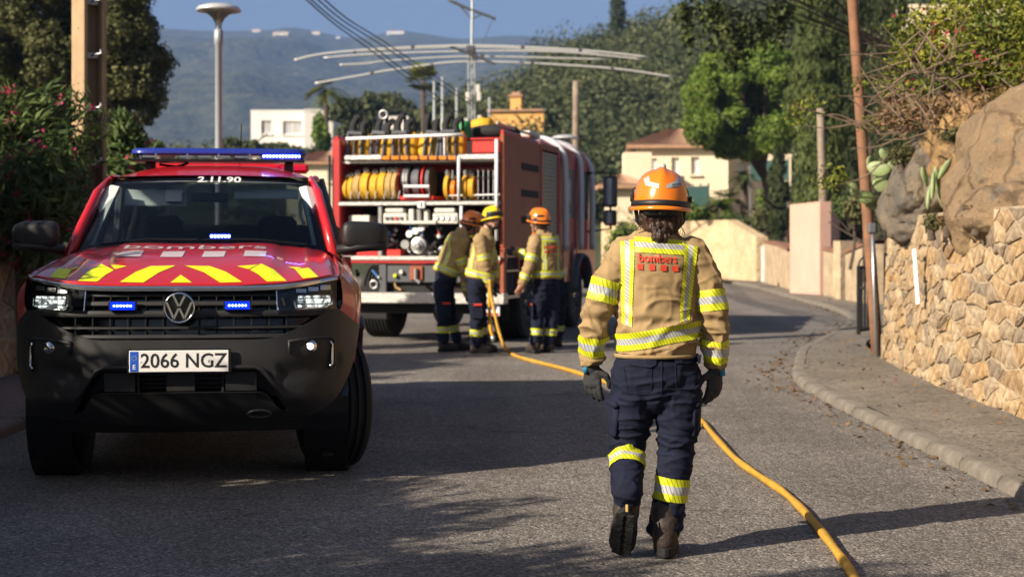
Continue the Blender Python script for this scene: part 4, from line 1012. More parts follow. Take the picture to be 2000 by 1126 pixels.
# light bar
LB = Vector((.02, 2.35, 1.945))
lb = MB().cbox(LB + Vector((0, 0, -.042)), (1.16, .26, .018), .005).build('light_bar', M_GLOSSB, pk)
def stad(z, hx, hy): return [LB + Vector((hx * (1 if math.cos(a) > 0 else -1) * (abs(math.cos(a)) ** .35), hy * math.copysign(abs(math.sin(a)) ** .6, math.sin(a)), z)) for a in lin(0, 2 * math.pi, 41)[:-1]]
MB().grid([stad(-.032, .575, .13), stad(.005, .59, .14)], closed=True).build('clear_band', M_LENS, lb, smooth=True)
MB().grid([stad(.006, .592, .142), stad(.028, .592, .14), stad(.042, .575, .125), stad(.044, .3, .08)], closed=True).build('blue_cover', mat('blue_plastic', (.015, .05, .42), .12, trans=.4, coat=.5), lb, smooth=True)
for k in range(5): MB().box(LB + Vector((-.42 + k * .21, 0, -.012)), (.012, .24, .045)).build('divider', M_SILVER, lb)
for k in range(6): MB().cbox(LB + Vector((-.47 + k * .125, -.085, -.014)), (.10, .02, .022), .004).build('led_module', M_WDEC if k in (1,) else M_SILVER, lb)
mod = MB().box(LB + Vector((.425, -.128, -.010)), (.26, .004, .030)).build('lit_module', M_BLUEL, lb)
for k in range(12): MB().lathe([(0, 0), (.009, 0), (.007, .006), (0, .008)], 10, Matrix.Translation(LB + Vector((.425 + (k - 5.5) * .0215, -.131, -.010))) @ Matrix.Rotation(R(90), 4, 'X')).build('led', M_BLUEC, mod)
for s in (-1, 1):
    MB().cbox(LB + Vector((s * .47, 0, -.085)), (.06, .14, .075), .01).build('bar_foot', M_PLAS, lb)
MB().tube([LB + Vector((-.42, .1, -.06)), LB + Vector((-.3, .06, -.075)), LB + Vector((-.22, .02, -.055))], .008, 6).build('cable', M_GLOSSB, lb)
MB().tube([(.10, 3.1, 1.85), (.115, 3.1, 2.22)], .004, 5).build('antenna', M_GLOSSB, pk)
MB().cbox((0, 3.35, 1.905), (1.2, .2, .07), .02).build('rear_beacon_bar', mat('red_plastic', (.5, .01, .02), .2, coat=.4), pk)
# load bed
MB().box((0, 5.30, .95), (1.84, .05, .55)).build('tailgate', M_RED, pk)
MB().cbox((0, 4.58, 1.30), (1.66, 1.40, .38), .03).build('load_cover', M_PLAS, pk)
# wheels
def wheel(name, parent, c, rad, wid, ax, steer=0.0, rim_m=M_SILVER, grooves=4, studs=5, rim=.60):
    wh = empty(name, c, steer); wh.parent = parent
    Mx = Matrix.Rotation(R(90) * ax, 4, 'Y')
    pr = [(rad * rim, -wid * .42), (rad * .78, -wid * .5), (rad * .93, -wid * .49), (rad * .985, -wid * .43)]
    nb = grooves * 2 + 1
    for k in range(nb):
        a = -wid * .40 + wid * .80 * k / nb; b = -wid * .40 + wid * .80 * (k + 1) / nb; r0 = rad if k % 2 == 0 else rad - .02 * rad / .4
        pr += [(r0, a + .001), (r0, b - .001)]
    pr += [(rad * .985, wid * .43), (rad * .93, wid * .49), (rad * .78, wid * .5), (rad * rim, wid * .42)]
    MB().lathe(pr, 56, Mx).build('tyre', M_RUB, wh, auto=35)
    r0 = rad * rim
    rm = MB().lathe([(r0 + .002, wid * .42), (r0 * .96, wid * .44), (r0 * .93, wid * .34), (r0 * .5, wid * .20), (.0, wid * .22)], 40, Mx).lathe([(r0 + .001, -wid * .42), (r0 * .9, -wid * .2), (r0 * .86, wid * .2)], 40, Mx)
    rm = rm.build('rim', rim_m, wh, smooth=True)
    for k in range(studs):
        a = 2 * math.pi * k / studs; d = Vector((math.cos(a), math.sin(a), 0)); pts = [Mx @ (d * r0 * .22 + Vector((0, 0, wid * .34))), Mx @ (d * r0 * .95 + Vector((0, 0, wid * .40)))]
        MB().tube(pts, [(.05 * rad, .09 * rad), (.04 * rad, .07 * rad)], 6).build('spoke', rim_m, rm)
    MB().lathe([(0, wid * .42), (rad * .12, wid * .41), (rad * .14, wid * .30)], 20, Mx).build('hub', M_SILVER, wh)
    return wh
for sx in (-1, 1):
    wheel('wheel', pk, Vector((sx * .80, .92, .395)), .395, .265, sx, steer=R(19))
    wheel('wheel', pk, Vector((sx * .80, 4.19, .395)), .395, .265, sx)
MB().box((0, 2.6, .5), (1.3, 4.6, .18)).build('chassis', M_GLOSSB, pk)
MB().tube([(-.8, 4.19, .40), (.8, 4.19, .40)], .07, 8).build('rear_axle', M_GLOSSB, pk)
hook = MB().tube([FW(.42 + .06 * math.cos(a), .415 + .02 * math.sin(a), -.03) for a in lin(0, 6.28, 13)], .009, 6, cap=False); hook.build('tow_hook', M_PLAS, pk)
# ================================================================== FIRE ENGINE
TA = R(-15); TO = Vector((-1.285, 20.717, 0)); TM = Matrix.Translation(TO) @ Matrix.Rotation(TA, 4, 'Z'); TI = TM.inverted()
fe = empty('fire_engine', TO, TA); tag(fe, 'red forest fire engine seen from behind with its rear lockers open', 'fire engine')
RT = Vector((math.cos(TA), math.sin(TA), 0)); FD = Vector((-math.sin(TA), math.cos(TA), 0))
def TR(x, y, v=0.0):
    """pixel on the plane v metres ahead of the engine's rear face -> engine coordinates"""
    d = px(x, y, 1) - Vector((0, 0, CH)); t = (TO + FD * v).dot(FD) / d.dot(FD); return TI @ (Vector((0, 0, CH)) + d * t)
def TS(x, y, u=1.225):
    d = px(x, y, 1) - Vector((0, 0, CH)); t = (TO + RT * u).dot(RT) / d.dot(RT); return TI @ (Vector((0, 0, CH)) + d * t)
M_TRED = mat('engine_red', (.46, .03, .03), .38, coat=.4, var=.15, vs=2)
M_TBRN = mat('red_reflection_tint', (.34, .10, .045), .5, coat=.0, spec=.35, var=.25, vs=2.5, col2=(.26, .07, .035))  # shaded red side lightened to brown: reflected sunlit wall and road put into the colour
M_CHEQ = mat('chequer_plate', (.72, .70, .66), .35, metal=.5, var=.35, vs=26, bump=.6, bs=60)
M_TUBE = mat('white_tube', (.74, .75, .76), .35, coat=.3)
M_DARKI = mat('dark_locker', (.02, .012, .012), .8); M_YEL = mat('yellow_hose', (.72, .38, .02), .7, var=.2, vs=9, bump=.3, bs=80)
M_TANH = mat('worn_tan_hose', (.52, .34, .12), .8, var=.3, vs=9, bump=.3, bs=80); M_GREYP = mat('grey_plastic', (.10, .105, .12), .6); M_AMB = mat('amber_lens', (.95, .25, .01), .3, coat=.6, var=.25, vs=25)
M_PANEL = mat('control_panel', (.62, .60, .54), .5); M_DGREY = mat('dark_grey_steel', (.085, .09, .10), .6, var=.2, vs=4); M_BLACK = mat('black_web', (.012, .012, .013), .8); M_ALU = mat('cast_aluminium', (.55, .55, .54), .35, metal=.7, var=.3, vs=9)
M_REDP = mat('bright_red', (.62, .03, .02), .5); M_SHUTT = mat('roller_shutter', (.32, .30, .24), .45, metal=.3, var=.1, vs=3); M_BLUEP = mat('blue_plastic_bit', (.05, .2, .55), .5); M_GREENP = mat('green_bucket', (.02, .30, .09), .5)
HW = 1.225
def bxp(name, x0, y0, x1, y1, v0, v1, m, parent=fe, ch=.012, **k):
    """box whose rear face fills a pixel rectangle at depth v0 of the engine"""
    a = TR(x0, y1, v0); b = TR(x1, y0, v0); c = Vector(((a.x + b.x) / 2, (v0 + v1) / 2, (a.z + b.z) / 2))
    return MB().cbox(c, (abs(b.x - a.x), v1 - v0, abs(b.z - a.z)), ch).build(name, m, parent, **k)
ztop = 2.86; zdeck = TR(800, 308).z; zsh = TR(800, 392).z; zpump = TR(800, 503).z
MB().cbox((-HW + .065, .45, (zpump + ztop - .08) / 2), (.13, .9, ztop - .08 - zpump), .02).build('rear_post', M_TRED, fe)
MB().cbox((HW - .03, .46, (zpump + ztop) / 2), (.055, .9, ztop - zpump), .01).build('rear_post', M_TRED, fe)
MB().tube([(-HW - .02, -.03, 2.55), (-HW - .02, -.03, 1.2)], .018, 6).build('edge_rubber', M_BLACK, fe)
MB().box((0, .95, (zpump + 2.5) / 2), (2.3, .04, 2.5 - zpump)).build('locker_back', M_TRED, fe)
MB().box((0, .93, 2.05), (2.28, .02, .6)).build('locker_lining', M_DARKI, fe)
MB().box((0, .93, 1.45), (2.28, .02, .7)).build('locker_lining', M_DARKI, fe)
# deck under the backpacks, top bar, amber strip
MB().box((0, .50, zdeck - .045), (2.3, .86, .03)).build('deck', M_CHEQ, fe)
bxp('deck_edge', 672, 302, 745, 313, -.01, .05, M_CHEQ); bxp('deck_edge', 894, 300, 974, 312, -.01, .05, M_CHEQ)
ab = bxp('amber_light_strip', 743, 303, 894, 313, 0.0, .06, M_DGREY)
for k in range(8): bxp('amber_lamp', 746 + k * 18.5, 304.5, 760.5 + k * 18.5, 312, -.02, .0, M_AMB, ab, ch=.006)
# upper locker wall with rail
MB().cbox((0, .93, (zdeck + 2.78) / 2), (2.3, .05, 2.78 - zdeck), .01).build('roof_bulkhead', M_DARKI, fe)
ra = MB().tube([TR(676, 271, .02), TR(868, 264, .02), TR(900, 263, .04), TR(912, 269, .5)], .022, 8); ra.build('roof_rail', M_TUBE, fe, smooth=True)
for x in (868,): MB().tube([TR(x, 268, .03), TR(x, 303, .03)], .014, 6).build('rail_stay', M_TUBE, fe)
bxp('roof_locker', 922, 272, 976, 300, .05, .9, M_REDP, ch=.02); bxp('roof_locker_lip', 918, 268, 978, 274, .02, .9, M_TRED)
# roof load
MB().tube([TR(925 + 40 * (1 + math.cos(a)), 262 + 6 * math.sin(a), 1.0 + .3 * math.sin(a)) for a in lin(0, 6.28, 25)], .09, 10, cap=False).build('suction_hose_coil', M_BLACK, fe, smooth=True)
MB().cbox((0, 3.2, ztop - .03), (2.3, 4.6, .06), .02).build('roof', M_TRED, fe)
# shelves
for nm, y0, y1 in (('shelf', 392, 402),):
    bxp(nm, 660, y0, 977, y1, -.03, .0, M_CHEQ); MB().box((0, .45, zsh - .02), (2.28, .9, .03)).build('shelf_board', M_DGREY, fe)
bxp('number_tag', 815, 393, 830, 407, -.06, -.035, M_WDEC); flat(text_tris('3', .085, .002), lambda a, b: TR(822.5, 400, -.064) + Vector((a, 0, b)), 'tag_digit', M_INK, fe)
for x, y0, y1, v in ((896, 306, 392, -.02), (901, 402, 470, -.02), (970, 272, 470, -.05)): MB().tube([TR(x, y0, v), TR(x, y1, v)], .026 if x > 960 else .022, 8).build('grab_tube', M_TUBE, fe, smooth=True)
# reels
rl = empty('hose_reel', (0, 0, 0)); rl.parent = fe
Mx = Matrix.Rotation(R(90), 4, 'Y')
for x, rr, m, wd in ((788, .235, M_REDP, .02), (800, .22, M_GREYP, .10), (812, .19, M_DGREY, .03), (820, .22, M_GREYP, .08), (833, .235, M_REDP, .02), (842, .21, M_GREYP, .05)):
    c = TR(x, 355, .33); MB().lathe([(.03, -wd / 2), (rr, -wd / 2), (rr, wd / 2), (.03, wd / 2)], 28, Matrix.Translation(c) @ Mx).build('drum' if m is not M_REDP else 'flange', m, rl, auto=30)
for k in range(5): MB().tube([TR(795 + k * 2.6, 355, .33) + Vector((0, .222 * math.cos(a), .222 * math.sin(a))) for a in lin(0, 6.28, 25)], .011, 6, cap=False).build('reel_turn', M_ALU if k % 2 else M_GREYP, rl)
q = [TR(789, 364, -.02), TR(838, 364, -.02), TR(838, 383, -.02), TR(789, 383, -.02)]; MB().tube(q + q[:1] + q[1:2], .022, 8).build('reel_guide', M_TUBE, rl)
bxp('reel_base', 780, 382, 847, 391, .0, .5, M_REDP, rl)
# hose rack dividers at right
for x in (873, 884, 908, 918, 934, 944, 954, 964): MB().tube([TR(x, 332, .1), TR(x, 389, .1)], .007, 5).build('rack_divider', M_STEEL, fe)
MB().tube([TR(872, 382, .08), TR(976, 380, .08)], .012, 6).build('rack_bar', M_TUBE, fe); MB().tube([TR(872, 350, .08), TR(976, 346, .08)], .006, 5).build('rack_strap', M_BLACK, fe)
for x in (684, 700, 716, 732, 750, 766, 778): MB().tube([TR(x, 388, -.005), TR(x + 3, 372, -.005)], .006, 5).build('rack_divider', M_STEEL, fe)
# pump bay
pb = empty('pump_bay', (0, 0, 0)); pb.parent = fe
bxp('backing', 744, 403, 905, 500, .42, .46, M_DARKI, pb)
for x0, x1 in ((748, 794), (845, 894)):
    p = bxp('control_panel', x0, 416, x1, 437, .0, .25, M_PANEL, pb); bxp('panel_top', x0 + 3, 406, x1 - 6, 415, .03, .25, M_PANEL, pb)
for k in range(4):
    MB().lathe([(.0, 0), (.035, 0), (.040, -.02)], 14, Matrix.Translation(TR(852 + k * 11, 426, -.012)) @ Matrix.Rotation(R(90), 4, 'X')).build('gauge_ring', M_GREYP, pb)
    MB().lathe([(0, .003), (.028, .003)], 14, Matrix.Translation(TR(852 + k * 11, 426, -.012)) @ Matrix.Rotation(R(90), 4, 'X')).build('gauge_face', M_WDEC, pb)
    MB().box(TR(755 + k * 9.5, 426, -.012), (.04, .02, .04)).build('switch', M_REDP if k == 2 else M_GREYP, pb)
for k in range(3): bxp('control_lever', 798 + k * 14, 408, 808 + k * 14, 432, .05 * k, .2, M_PANEL if k != 1 else M_ALU, pb)
bxp('panel_ledge', 784, 431, 852, 438, -.04, .2, M_PANEL, pb)
for x, y, m in ((800, 457, M_WDEC), (812, 451, M_WDEC), (823, 445, M_WDEC)):
    MB().lathe([(0, .02), (.042, .02), (.05, .012), (.05, -.02)], 18, Matrix.Translation(TR(x, y, .06)) @ Matrix.Rotation(R(90), 4, 'X')).build('pressure_gauge', m, pb)
MB().lathe([(0, .10), (.035, .10), (.04, .07), (.07, .06), (.075, .03), (.11, .02), (.115, -.05), (.06, -.2)], 24, Matrix.Translation(TR(818, 479, .1)) @ Matrix.Rotation(R(90), 4, 'X')).build('pump_inlet', M_ALU, pb, auto=35)
MB().lathe([(0, .05), (.06, .05), (.065, -.06)], 20, Matrix.Translation(TR(793, 477, .1)) @ Matrix.Rotation(R(90), 4, 'X')).build('pump_flange', M_ALU, pb, auto=35)
rr = random.Random(5)
for k in range(34):
    x, y = rr.uniform(752, 895), rr.uniform(442, 498)
    if abs(x - 818) < 18 and y > 462: continue
    a = TR(x, y, rr.uniform(.08, .35)); b = a + Vector((rr.uniform(-.12, .12), rr.uniform(-.05, .1), rr.uniform(-.12, .12)))
    mm = rr.choice([M_ALU, M_ALU, M_STEEL, M_BLACK, M_DGREY, M_PANEL])
    mb = MB().tube([a, (a + b) / 2 + Vector((0, -.03, .02)), b], rr.uniform(.012, .03), 8)
    if k % 3 == 0: mb.lathe([(0, .02), (.03, .02), (.035, -.02)], 12, Matrix.Translation(a) @ Matrix.Rotation(R(90), 4, 'X'))
    mb.build('valve' if k % 3 == 0 else 'pipe', mm, pb, smooth=True)
for x, y, m in ((760, 455, M_BLUEP), (803, 444, M_BLUEP), (812, 444, M_GREENP), (824, 457, M_BLUEP), (858, 452, M_REDP)): MB().cbox(TR(x, y, .1), (.04, .03, .06), .006).build('handle_grip', m, pb)
bxp('red_crate', 755, 487, 783, 501, .02, .3, M_REDP, pb); bxp('red_crate', 696, 489, 742, 501, .05, .3, M_TRED, pb)
bxp('side_box', 680, 420, 722, 440, .15, .5, M_PANEL, pb); bxp('bay_divider', 738, 403, 746, 500, -.02, .5, M_ALU, pb); bxp('bay_divider', 903, 403, 908, 500, .02, .5, M_DARKI, pb)
# deck edge, chassis
bxp('rear_sill', 664, 500, 978, 508, -.05, .3, M_CHEQ); bxp('rear_sill_trim', 664, 508, 978, 514, -.03, .3, M_TRED)
for s in (-1, 1):
    lc = MB().cbox((s * 1.03, -.01, TR(800, 527).z), (.18, .08, .20), .01).build('tail_lamp', M_REDP, fe)
    for k, m in enumerate((M_WDEC, M_AMB, M_REDP)): MB().lathe([(0, .015), (.025, .013), (.03, 0)], 12, Matrix.Translation((s * 1.03 + .03, -.052, TR(800, 518).z - k * .062)) @ Matrix.Rotation(R(90), 4, 'X')).build('lens', m, lc)
bxp('cross_beam', 744, 516, 980, 551, .02, .12, M_DGREY); bxp('beam_post', 740, 513, 755, 575, .0, .06, M_DGREY)
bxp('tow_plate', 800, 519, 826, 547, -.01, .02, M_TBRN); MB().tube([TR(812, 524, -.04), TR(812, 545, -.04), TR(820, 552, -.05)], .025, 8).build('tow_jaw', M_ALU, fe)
for x, y, m, r_ in ((772, 538, M_FLUO, .03), (784, 531, M_PANEL, .035), (740, 541, M_PANEL, .02)): MB().lathe([(0, .03), (r_ * .7, .03), (r_, 0)], 14, Matrix.Translation(TR(x, y, -.005)) @ Matrix.Rotation(R(90), 4, 'X')).build('coupling', m, fe)
MB().tube([TR(730, 555, -.02) + Vector((.05 * math.cos(a), 0, .05 * math.sin(a))) for a in lin(0, 6.28, 17)], .015, 6, cap=False).build('tow_eye', M_ALU, fe, smooth=True)
MB().tube([TR(727, 527, .02), TR(742, 545, .02)], .014, 6).build('air_hose', M_BLUEP, fe); MB().tube([TR(770, 545, .05), TR(773, 560, .05), TR(783, 566, .05)], .016, 6).build('air_hose', M_TANH, fe)
bxp('step_bar', 664, 573, 985, 591, -.12, .08, M_CHEQ)
MB().box((0, 2.9, .72), (.9, 5.6, .24)).build('chassis', M_BLACK, fe); MB().box((0, .2, .55), (1.9, .1, .3)).build('underrun_guard', M_BLACK, fe)
for s in (-1, 1): MB().cbox((s * .86, .62, .52), (.52, .03, .46), .01).build('mudflap', M_BLACK, fe)
npl = MB().cbox((1.06, -.05, TR(990, 606).z), (.24, .02, .15), .008).build('rear_plate', M_WDEC, fe); MB().box((1.06, -.062, TR(990, 613).z), (.20, .004, .03)).build('plate_band', M_REDP, npl)
MB().box((1.06, -.062, TR(990, 601).z), (.16, .004, .04)).build('plate_mark', M_PBLUE, npl)
# right side
zs0 = .95
def side_box(name, v0, v1, z0, z1, m, du=.02, parent=fe, ch=.01, ):
    return MB().cbox((HW + du / 2 - .03, (v0 + v1) / 2, (z0 + z1) / 2), (.06 + du, v1 - v0, z1 - z0), ch).build(name, m, parent)
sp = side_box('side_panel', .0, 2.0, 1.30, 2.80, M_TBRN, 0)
for z in (2.42, 2.05, 1.68):
    for v0, v1 in ((.9, 1.85),): MB().cbox((HW + .004, (v0 + v1) / 2, z), (.012, v1 - v0, .10), .004).build('foot_slot', M_DARKI, sp)
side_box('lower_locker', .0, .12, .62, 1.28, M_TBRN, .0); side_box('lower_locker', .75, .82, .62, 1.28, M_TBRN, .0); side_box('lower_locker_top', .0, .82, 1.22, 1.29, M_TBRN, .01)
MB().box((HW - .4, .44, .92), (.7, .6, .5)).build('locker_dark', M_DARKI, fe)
MB().box((HW - .02, .44, .98), (.05, .62, .02)).box((HW - .02, .44, .63), (.05, .7, .04)).build('locker_shelf', M_ALU, fe)
sh = side_box('roller_shutter', 2.06, 3.06, 1.3, 2.70, M_SHUTT, -.015)
for k in range(24):
    MB().cbox((HW - .006, 2.56, 1.33 + k * .058), (.012, .96, .05), .004).build('slat', M_SHUTT, sh)
for v in (2.03, 3.1): side_box('shutter_jamb', v - .035, v + .035, 1.3, 2.8, M_TRED, .015)
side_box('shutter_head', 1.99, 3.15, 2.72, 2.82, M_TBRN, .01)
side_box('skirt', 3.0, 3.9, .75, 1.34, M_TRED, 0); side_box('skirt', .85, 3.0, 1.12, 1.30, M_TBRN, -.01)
# left side plain
MB().cbox((-HW + .03, 1.6, 2.05), (.06, 3.0, 1.55), .01).build('side_panel', M_TRED, fe)
# body core and cab
MB().box((0, 2.1, 1.95), (2.3, 2.1, 1.4)).build('body_core', M_TRED, fe)
cabp = [(3.2, .95), (3.2, 2.74), (3.4, 2.84), (4.9, 2.82), (5.35, 2.72), (5.75, 1.9), (5.85, 1.3), (5.85, .75), (5.3, .75), (5.25, .95)]
arch = [(4.65 + .58 * math.cos(a), .55 + .58 * math.sin(a)) for a in lin(.72, math.pi - .72, 12)]
poly = cabp + [(v_, z_) for v_, z_ in arch]
cab = MB().prism(poly, -HW + .02, HW - .0, lambda a, b, h: Vector((h, a, b))).build('cab', M_TRED, fe, fix=True, bevel=.03)
for v0, v1, w_ in ((3.45, 4.25, 'crew_window'), (4.5, 5.35, 'cab_window')):
    MB().prism([(v0, 1.75), (v1 + (.12 if v0 > 4.4 else 0), 1.75), (v1 - .05, 2.52), (v0, 2.52)], HW + .001, HW + .008, lambda a, b, h: Vector((h, a, b))).build(w_, M_GLASSD, cab, fix=True)
    MB().prism([(v0, 1.75), (v1 + (.12 if v0 > 4.4 else 0), 1.75), (v1 - .05, 2.52), (v0, 2.52)], -HW + .012, -HW + .019, lambda a, b, h: Vector((h, a, b))).build(w_, M_GLASSD, cab, fix=True)
for v_ in (3.42, 4.38): MB().box((HW + .002, v_, 1.8), (.008, .02, 1.7)).build('door_gap', M_BLACK, cab)
fl = [(4.65 + .62 * math.cos(a), .55 + .62 * math.sin(a)) for a in lin(.1, math.pi - .1, 20)]
MB().tube([(HW + .01, a, b) for a, b in fl], [(.09, .035)] * 20, 8, up=(1, 0, 0)).build('arch_flare', M_DGREY, cab, smooth=True)
MB().tube([(HW - .02, 4.1, .62), (HW + .02, 4.05, 1.1), (HW - .02, 4.08, 1.38)], [(.03, .09)] * 3, 6).build('blue_guard', M_DGREY, cab)
# roll cage
M_CAGE = mat('pale_cage_tube', (.60, .62, .66), .35, coat=.2)
for v_ in (3.32, 4.42, 5.30):
    z1 = 2.98 if v_ < 5 else 2.88
    pts = spline([(-.2, v_ - .1, z1), (.55, v_, z1), (1.0, v_, z1 - .03), (1.24, v_, z1 - .22), (1.29, v_, z1 - .6), (1.29, v_, 1.25)], 6); MB().tube(pts, .048, 10).build('cage_hoop', M_CAGE, fe, smooth=True)
    pts = [(-.2, v_ - .1, z1)] + [(-p.x, p.y, p.z) for p in pts[3:]]; MB().tube(pts, .048, 10).build('cage_hoop', M_CAGE, fe, smooth=True)
MB().tube([(.9, 3.2, 2.95), (.9, 5.3, 2.87)], .035, 8).build('cage_bar', M_CAGE, fe, smooth=True)
MB().tube([(1.1, .1, 2.96), (1.15, .8, 2.92), (1.1, 2.2, 2.93)], .02, 6).build('roof_handrail', M_ALU, fe, smooth=True); MB().cbox((1.0, 2.2, 2.94), (.2, .6, .10), .02).build('roof_lamp', M_PANEL, fe)
# mirror arms
ma = empty('door_mirror', (0, 0, 0)); ma.parent = fe
mc = Vector((HW + .32, 5.55, 2.22)); 
MB().cbox(mc, (.24, .10, .52), .03).build('mirror_housing', M_GLOSSB, ma); MB().cbox(mc + Vector((0, 0, -.44)), (.22, .10, .26), .03).build('wide_mirror', M_GLOSSB, ma)
MB().box(mc + Vector((0, -.056, 0)), (.19, .004, .44)).box(mc + Vector((0, -.056, -.44)), (.17, .004, .2)).build('mirror_glass', mat('mirror', (.75, .8, .85), .05, metal=1), ma)
MB().tube([(HW, 5.2, 2.52), mc + Vector((0, 0, .30)), mc + Vector((0, .02, -.62)), (HW, 5.3, 1.55)], .022, 6).build('mirror_arm', M_BLACK, ma, smooth=False)
for s in (-1, 1):
    wheel('wheel', fe, Vector((s * 1.0, 4.65, .52)), .52, .32, s, rim_m=M_DGREY, grooves=4, studs=8, rim=.52)
    wheel('wheel', fe, Vector((s * .98, 1.45, .52)), .52, .42, s, rim_m=M_DGREY, grooves=6, studs=8, rim=.52)
MB().tube([(-.9, 1.45, .52), (.9, 1.45, .52)], .12, 10).sphere((0, 1.45, .5), .22, 14, 8).build('rear_axle', M_BLACK, fe)
MB().tube([(HW - .1, 1.9, .45), (HW - .1, 2.9, .45)], .22, 14).build('fuel_tank', M_DGREY, fe)

# ---------------------------------------------------------------- load of the engine
def backpack(x, y, tilt, flip, label, lean=0.0, gbot=307):
    b = TR(x, gbot - 2, .16); root = empty('backpack_pump', TM @ Vector((b.x, .20, zdeck - .025)), TA + tilt); tag(root, label, 'backpack', 'backpacks lined up on the fire engine deck')
    L_ = Matrix.Rotation(lean, 4, 'Y')
    def T(mb): mb.v = [tuple(L_ @ Vector(v)) for v in mb.v]; return mb
    body = MB().sphere((0, 0, 0), 1, 18, 12); f = lambda q, e: math.copysign(abs(q) ** e, q)
    body.v = [(f(v[0], .6) * .15 + flip * .03, f(v[1], .7) * .10 + .07, f(v[2], .55) * .20 + .215) for v in body.v]
    T(body).build('water_bag', M_YEL, root, smooth=True)
    fr = MB(); o_ = -flip * .05
    fr.cbox((o_ - .095, -.045, .20), (.045, .05, .36), .016).cbox((o_ + .0, -.052, .20), (.028, .04, .36), .012).cbox((o_ + .095, -.045, .20), (.045, .05, .36), .016)
    fr.cbox((o_, -.05, .375), (.22, .055, .06), .02).cbox((o_, -.05, .03), (.20, .055, .05), .018)
    T(fr).build('carry_frame', M_GREYP, root)
    st_ = MB()
    for xx, hh in ((-.07, .62), (.07, .56)):
        st_.tube(spline([(xx, -.02, .34), (xx - .03, .01, .48), (xx + flip * .03, .04, hh), (xx + flip * .06, .07, hh - .06), (xx + .05, .08, .34)], 5), [(.05, .028)] * 8 + [(.045, .022)] * 13, 6)
    T(st_).build('shoulder_strap', M_BLACK, root, smooth=True)
    return root
for x, tl_, fp, ln_, lb in ((697, .15, 1, .06, 'yellow backpack pump beside the red rear post of the fire engine'), (742, -.1, 1, .12, 'yellow backpack pump under a pale ring beside the white house wall'), (788, .05, 1, 0, 'yellow backpack pump with dark strap hanging over the amber lamps'), (833, -.08, -1, .16, 'grey slotted backpack frame leaning on the deck rail'), (882, .1, 1, .0, 'broad yellow backpack pump under the green bucket')):
    backpack(x, 280, tl_, fp, lb, ln_)
def on_engine(name, mb, m, loc3, label, cat, group=None, parts=(), **k):
    o = mb.build(name, m, None, **k); o.matrix_world = TM @ Matrix.Translation(loc3); return tag(o, label, cat, group)
p = TR(740, 222, .2); c = TR(749, 224, .15)
on_engine('coupling_ring', MB().tube([Vector((.055 * math.cos(a), 0, .055 * math.sin(a))) for a in lin(0, 6.28, 21)], .018, 8, cap=False), M_ALU, c, 'pale ring coupling sticking up above the backpacks', 'ring', smooth=True)
on_engine('bucket', MB().lathe([(.0, .22), (.09, .22), (.095, .20), (.11, .0), (.115, -.01), (.10, .0)], 20, None), M_GREENP, TR(906, 268, .55), 'upturned green bucket on the fire engine roof', 'bucket', smooth=False)
bg = MB().sphere((0, 0, 0), 1, 20, 12); bg.v = [(v[0] * .19 + .03 * noise.noise(Vector(v) * 2), v[1] * .16, v[2] * .12 * (1 + .4 * noise.noise(Vector(v) * 1.7))) for v in bg.v]
on_engine('canvas_bag', bg, M_YEL, TR(943, 247, 1.2), 'yellow canvas bundle on the fire engine roof', 'bag', smooth=True)
def hose_roll(x, y, rad, wid, m, v, label, cp=True, tilt=0.0):
    c = TR(x, y, v); root = empty('hose_roll', TM @ Vector((c.x, c.y, zsh + rad + .0)), TA + tilt); tag(root, label, 'hose roll', 'rolled hoses on the engine shelf')
    pr = []; n = 5
    for k in range(n): r_ = rad * (1 - .14 * k); pr = [(r_, -wid / 2 + .004 * (k % 2))] + pr + [(r_, wid / 2 - .004 * (k % 2))]
    MB().lathe(pr, 28, Matrix.Rotation(R(90), 4, 'Y')).build('roll', m, root, auto=40)
    if cp: MB().lathe([(.022, -.05), (.034, -.05), (.036, .03), (.024, .04)], 14, Matrix.Translation((.0, -.06, rad + .01)) @ Matrix.Rotation(R(60), 4, 'X')).build('coupling', M_ALU, root, smooth=True)
    return root
for x, rad, wid, m, lb in ((681, .17, .05, M_YEL, 'narrow yellow hose roll next to the red rear post'), (690, .17, .06, M_YEL, 'second yellow hose roll from the red rear post'), (703, .185, .085, M_TANH, 'faded tan hose roll third from the red rear post'), (720, .20, .105, M_YEL, 'wide yellow hose roll below a grey coupling'), (737, .19, .09, M_YEL, 'bright yellow hose roll fifth from the red rear post'), (752, .20, .09, M_YEL, 'bright yellow hose roll beside the two tan rolls'), (766, .20, .075, M_TANH, 'tan hose roll beside the bright yellow rolls'), (777, .20, .06, M_TANH, 'tan hose roll next to the red reel flange'),
    (878, .18, .05, M_YEL, 'thin yellow hose roll left of the white grab tube'), (889, .15, .05, M_AMB, 'small orange roll low beside the white grab tube'), (913, .18, .06, M_YEL, 'yellow hose roll just right of the white grab tube'), (924, .17, .07, M_YEL, 'yellow hose roll next to the empty rack dividers')):
    hose_roll(x, 368, rad, wid, m, .20, lb, tilt=rr.uniform(-.06, .06))
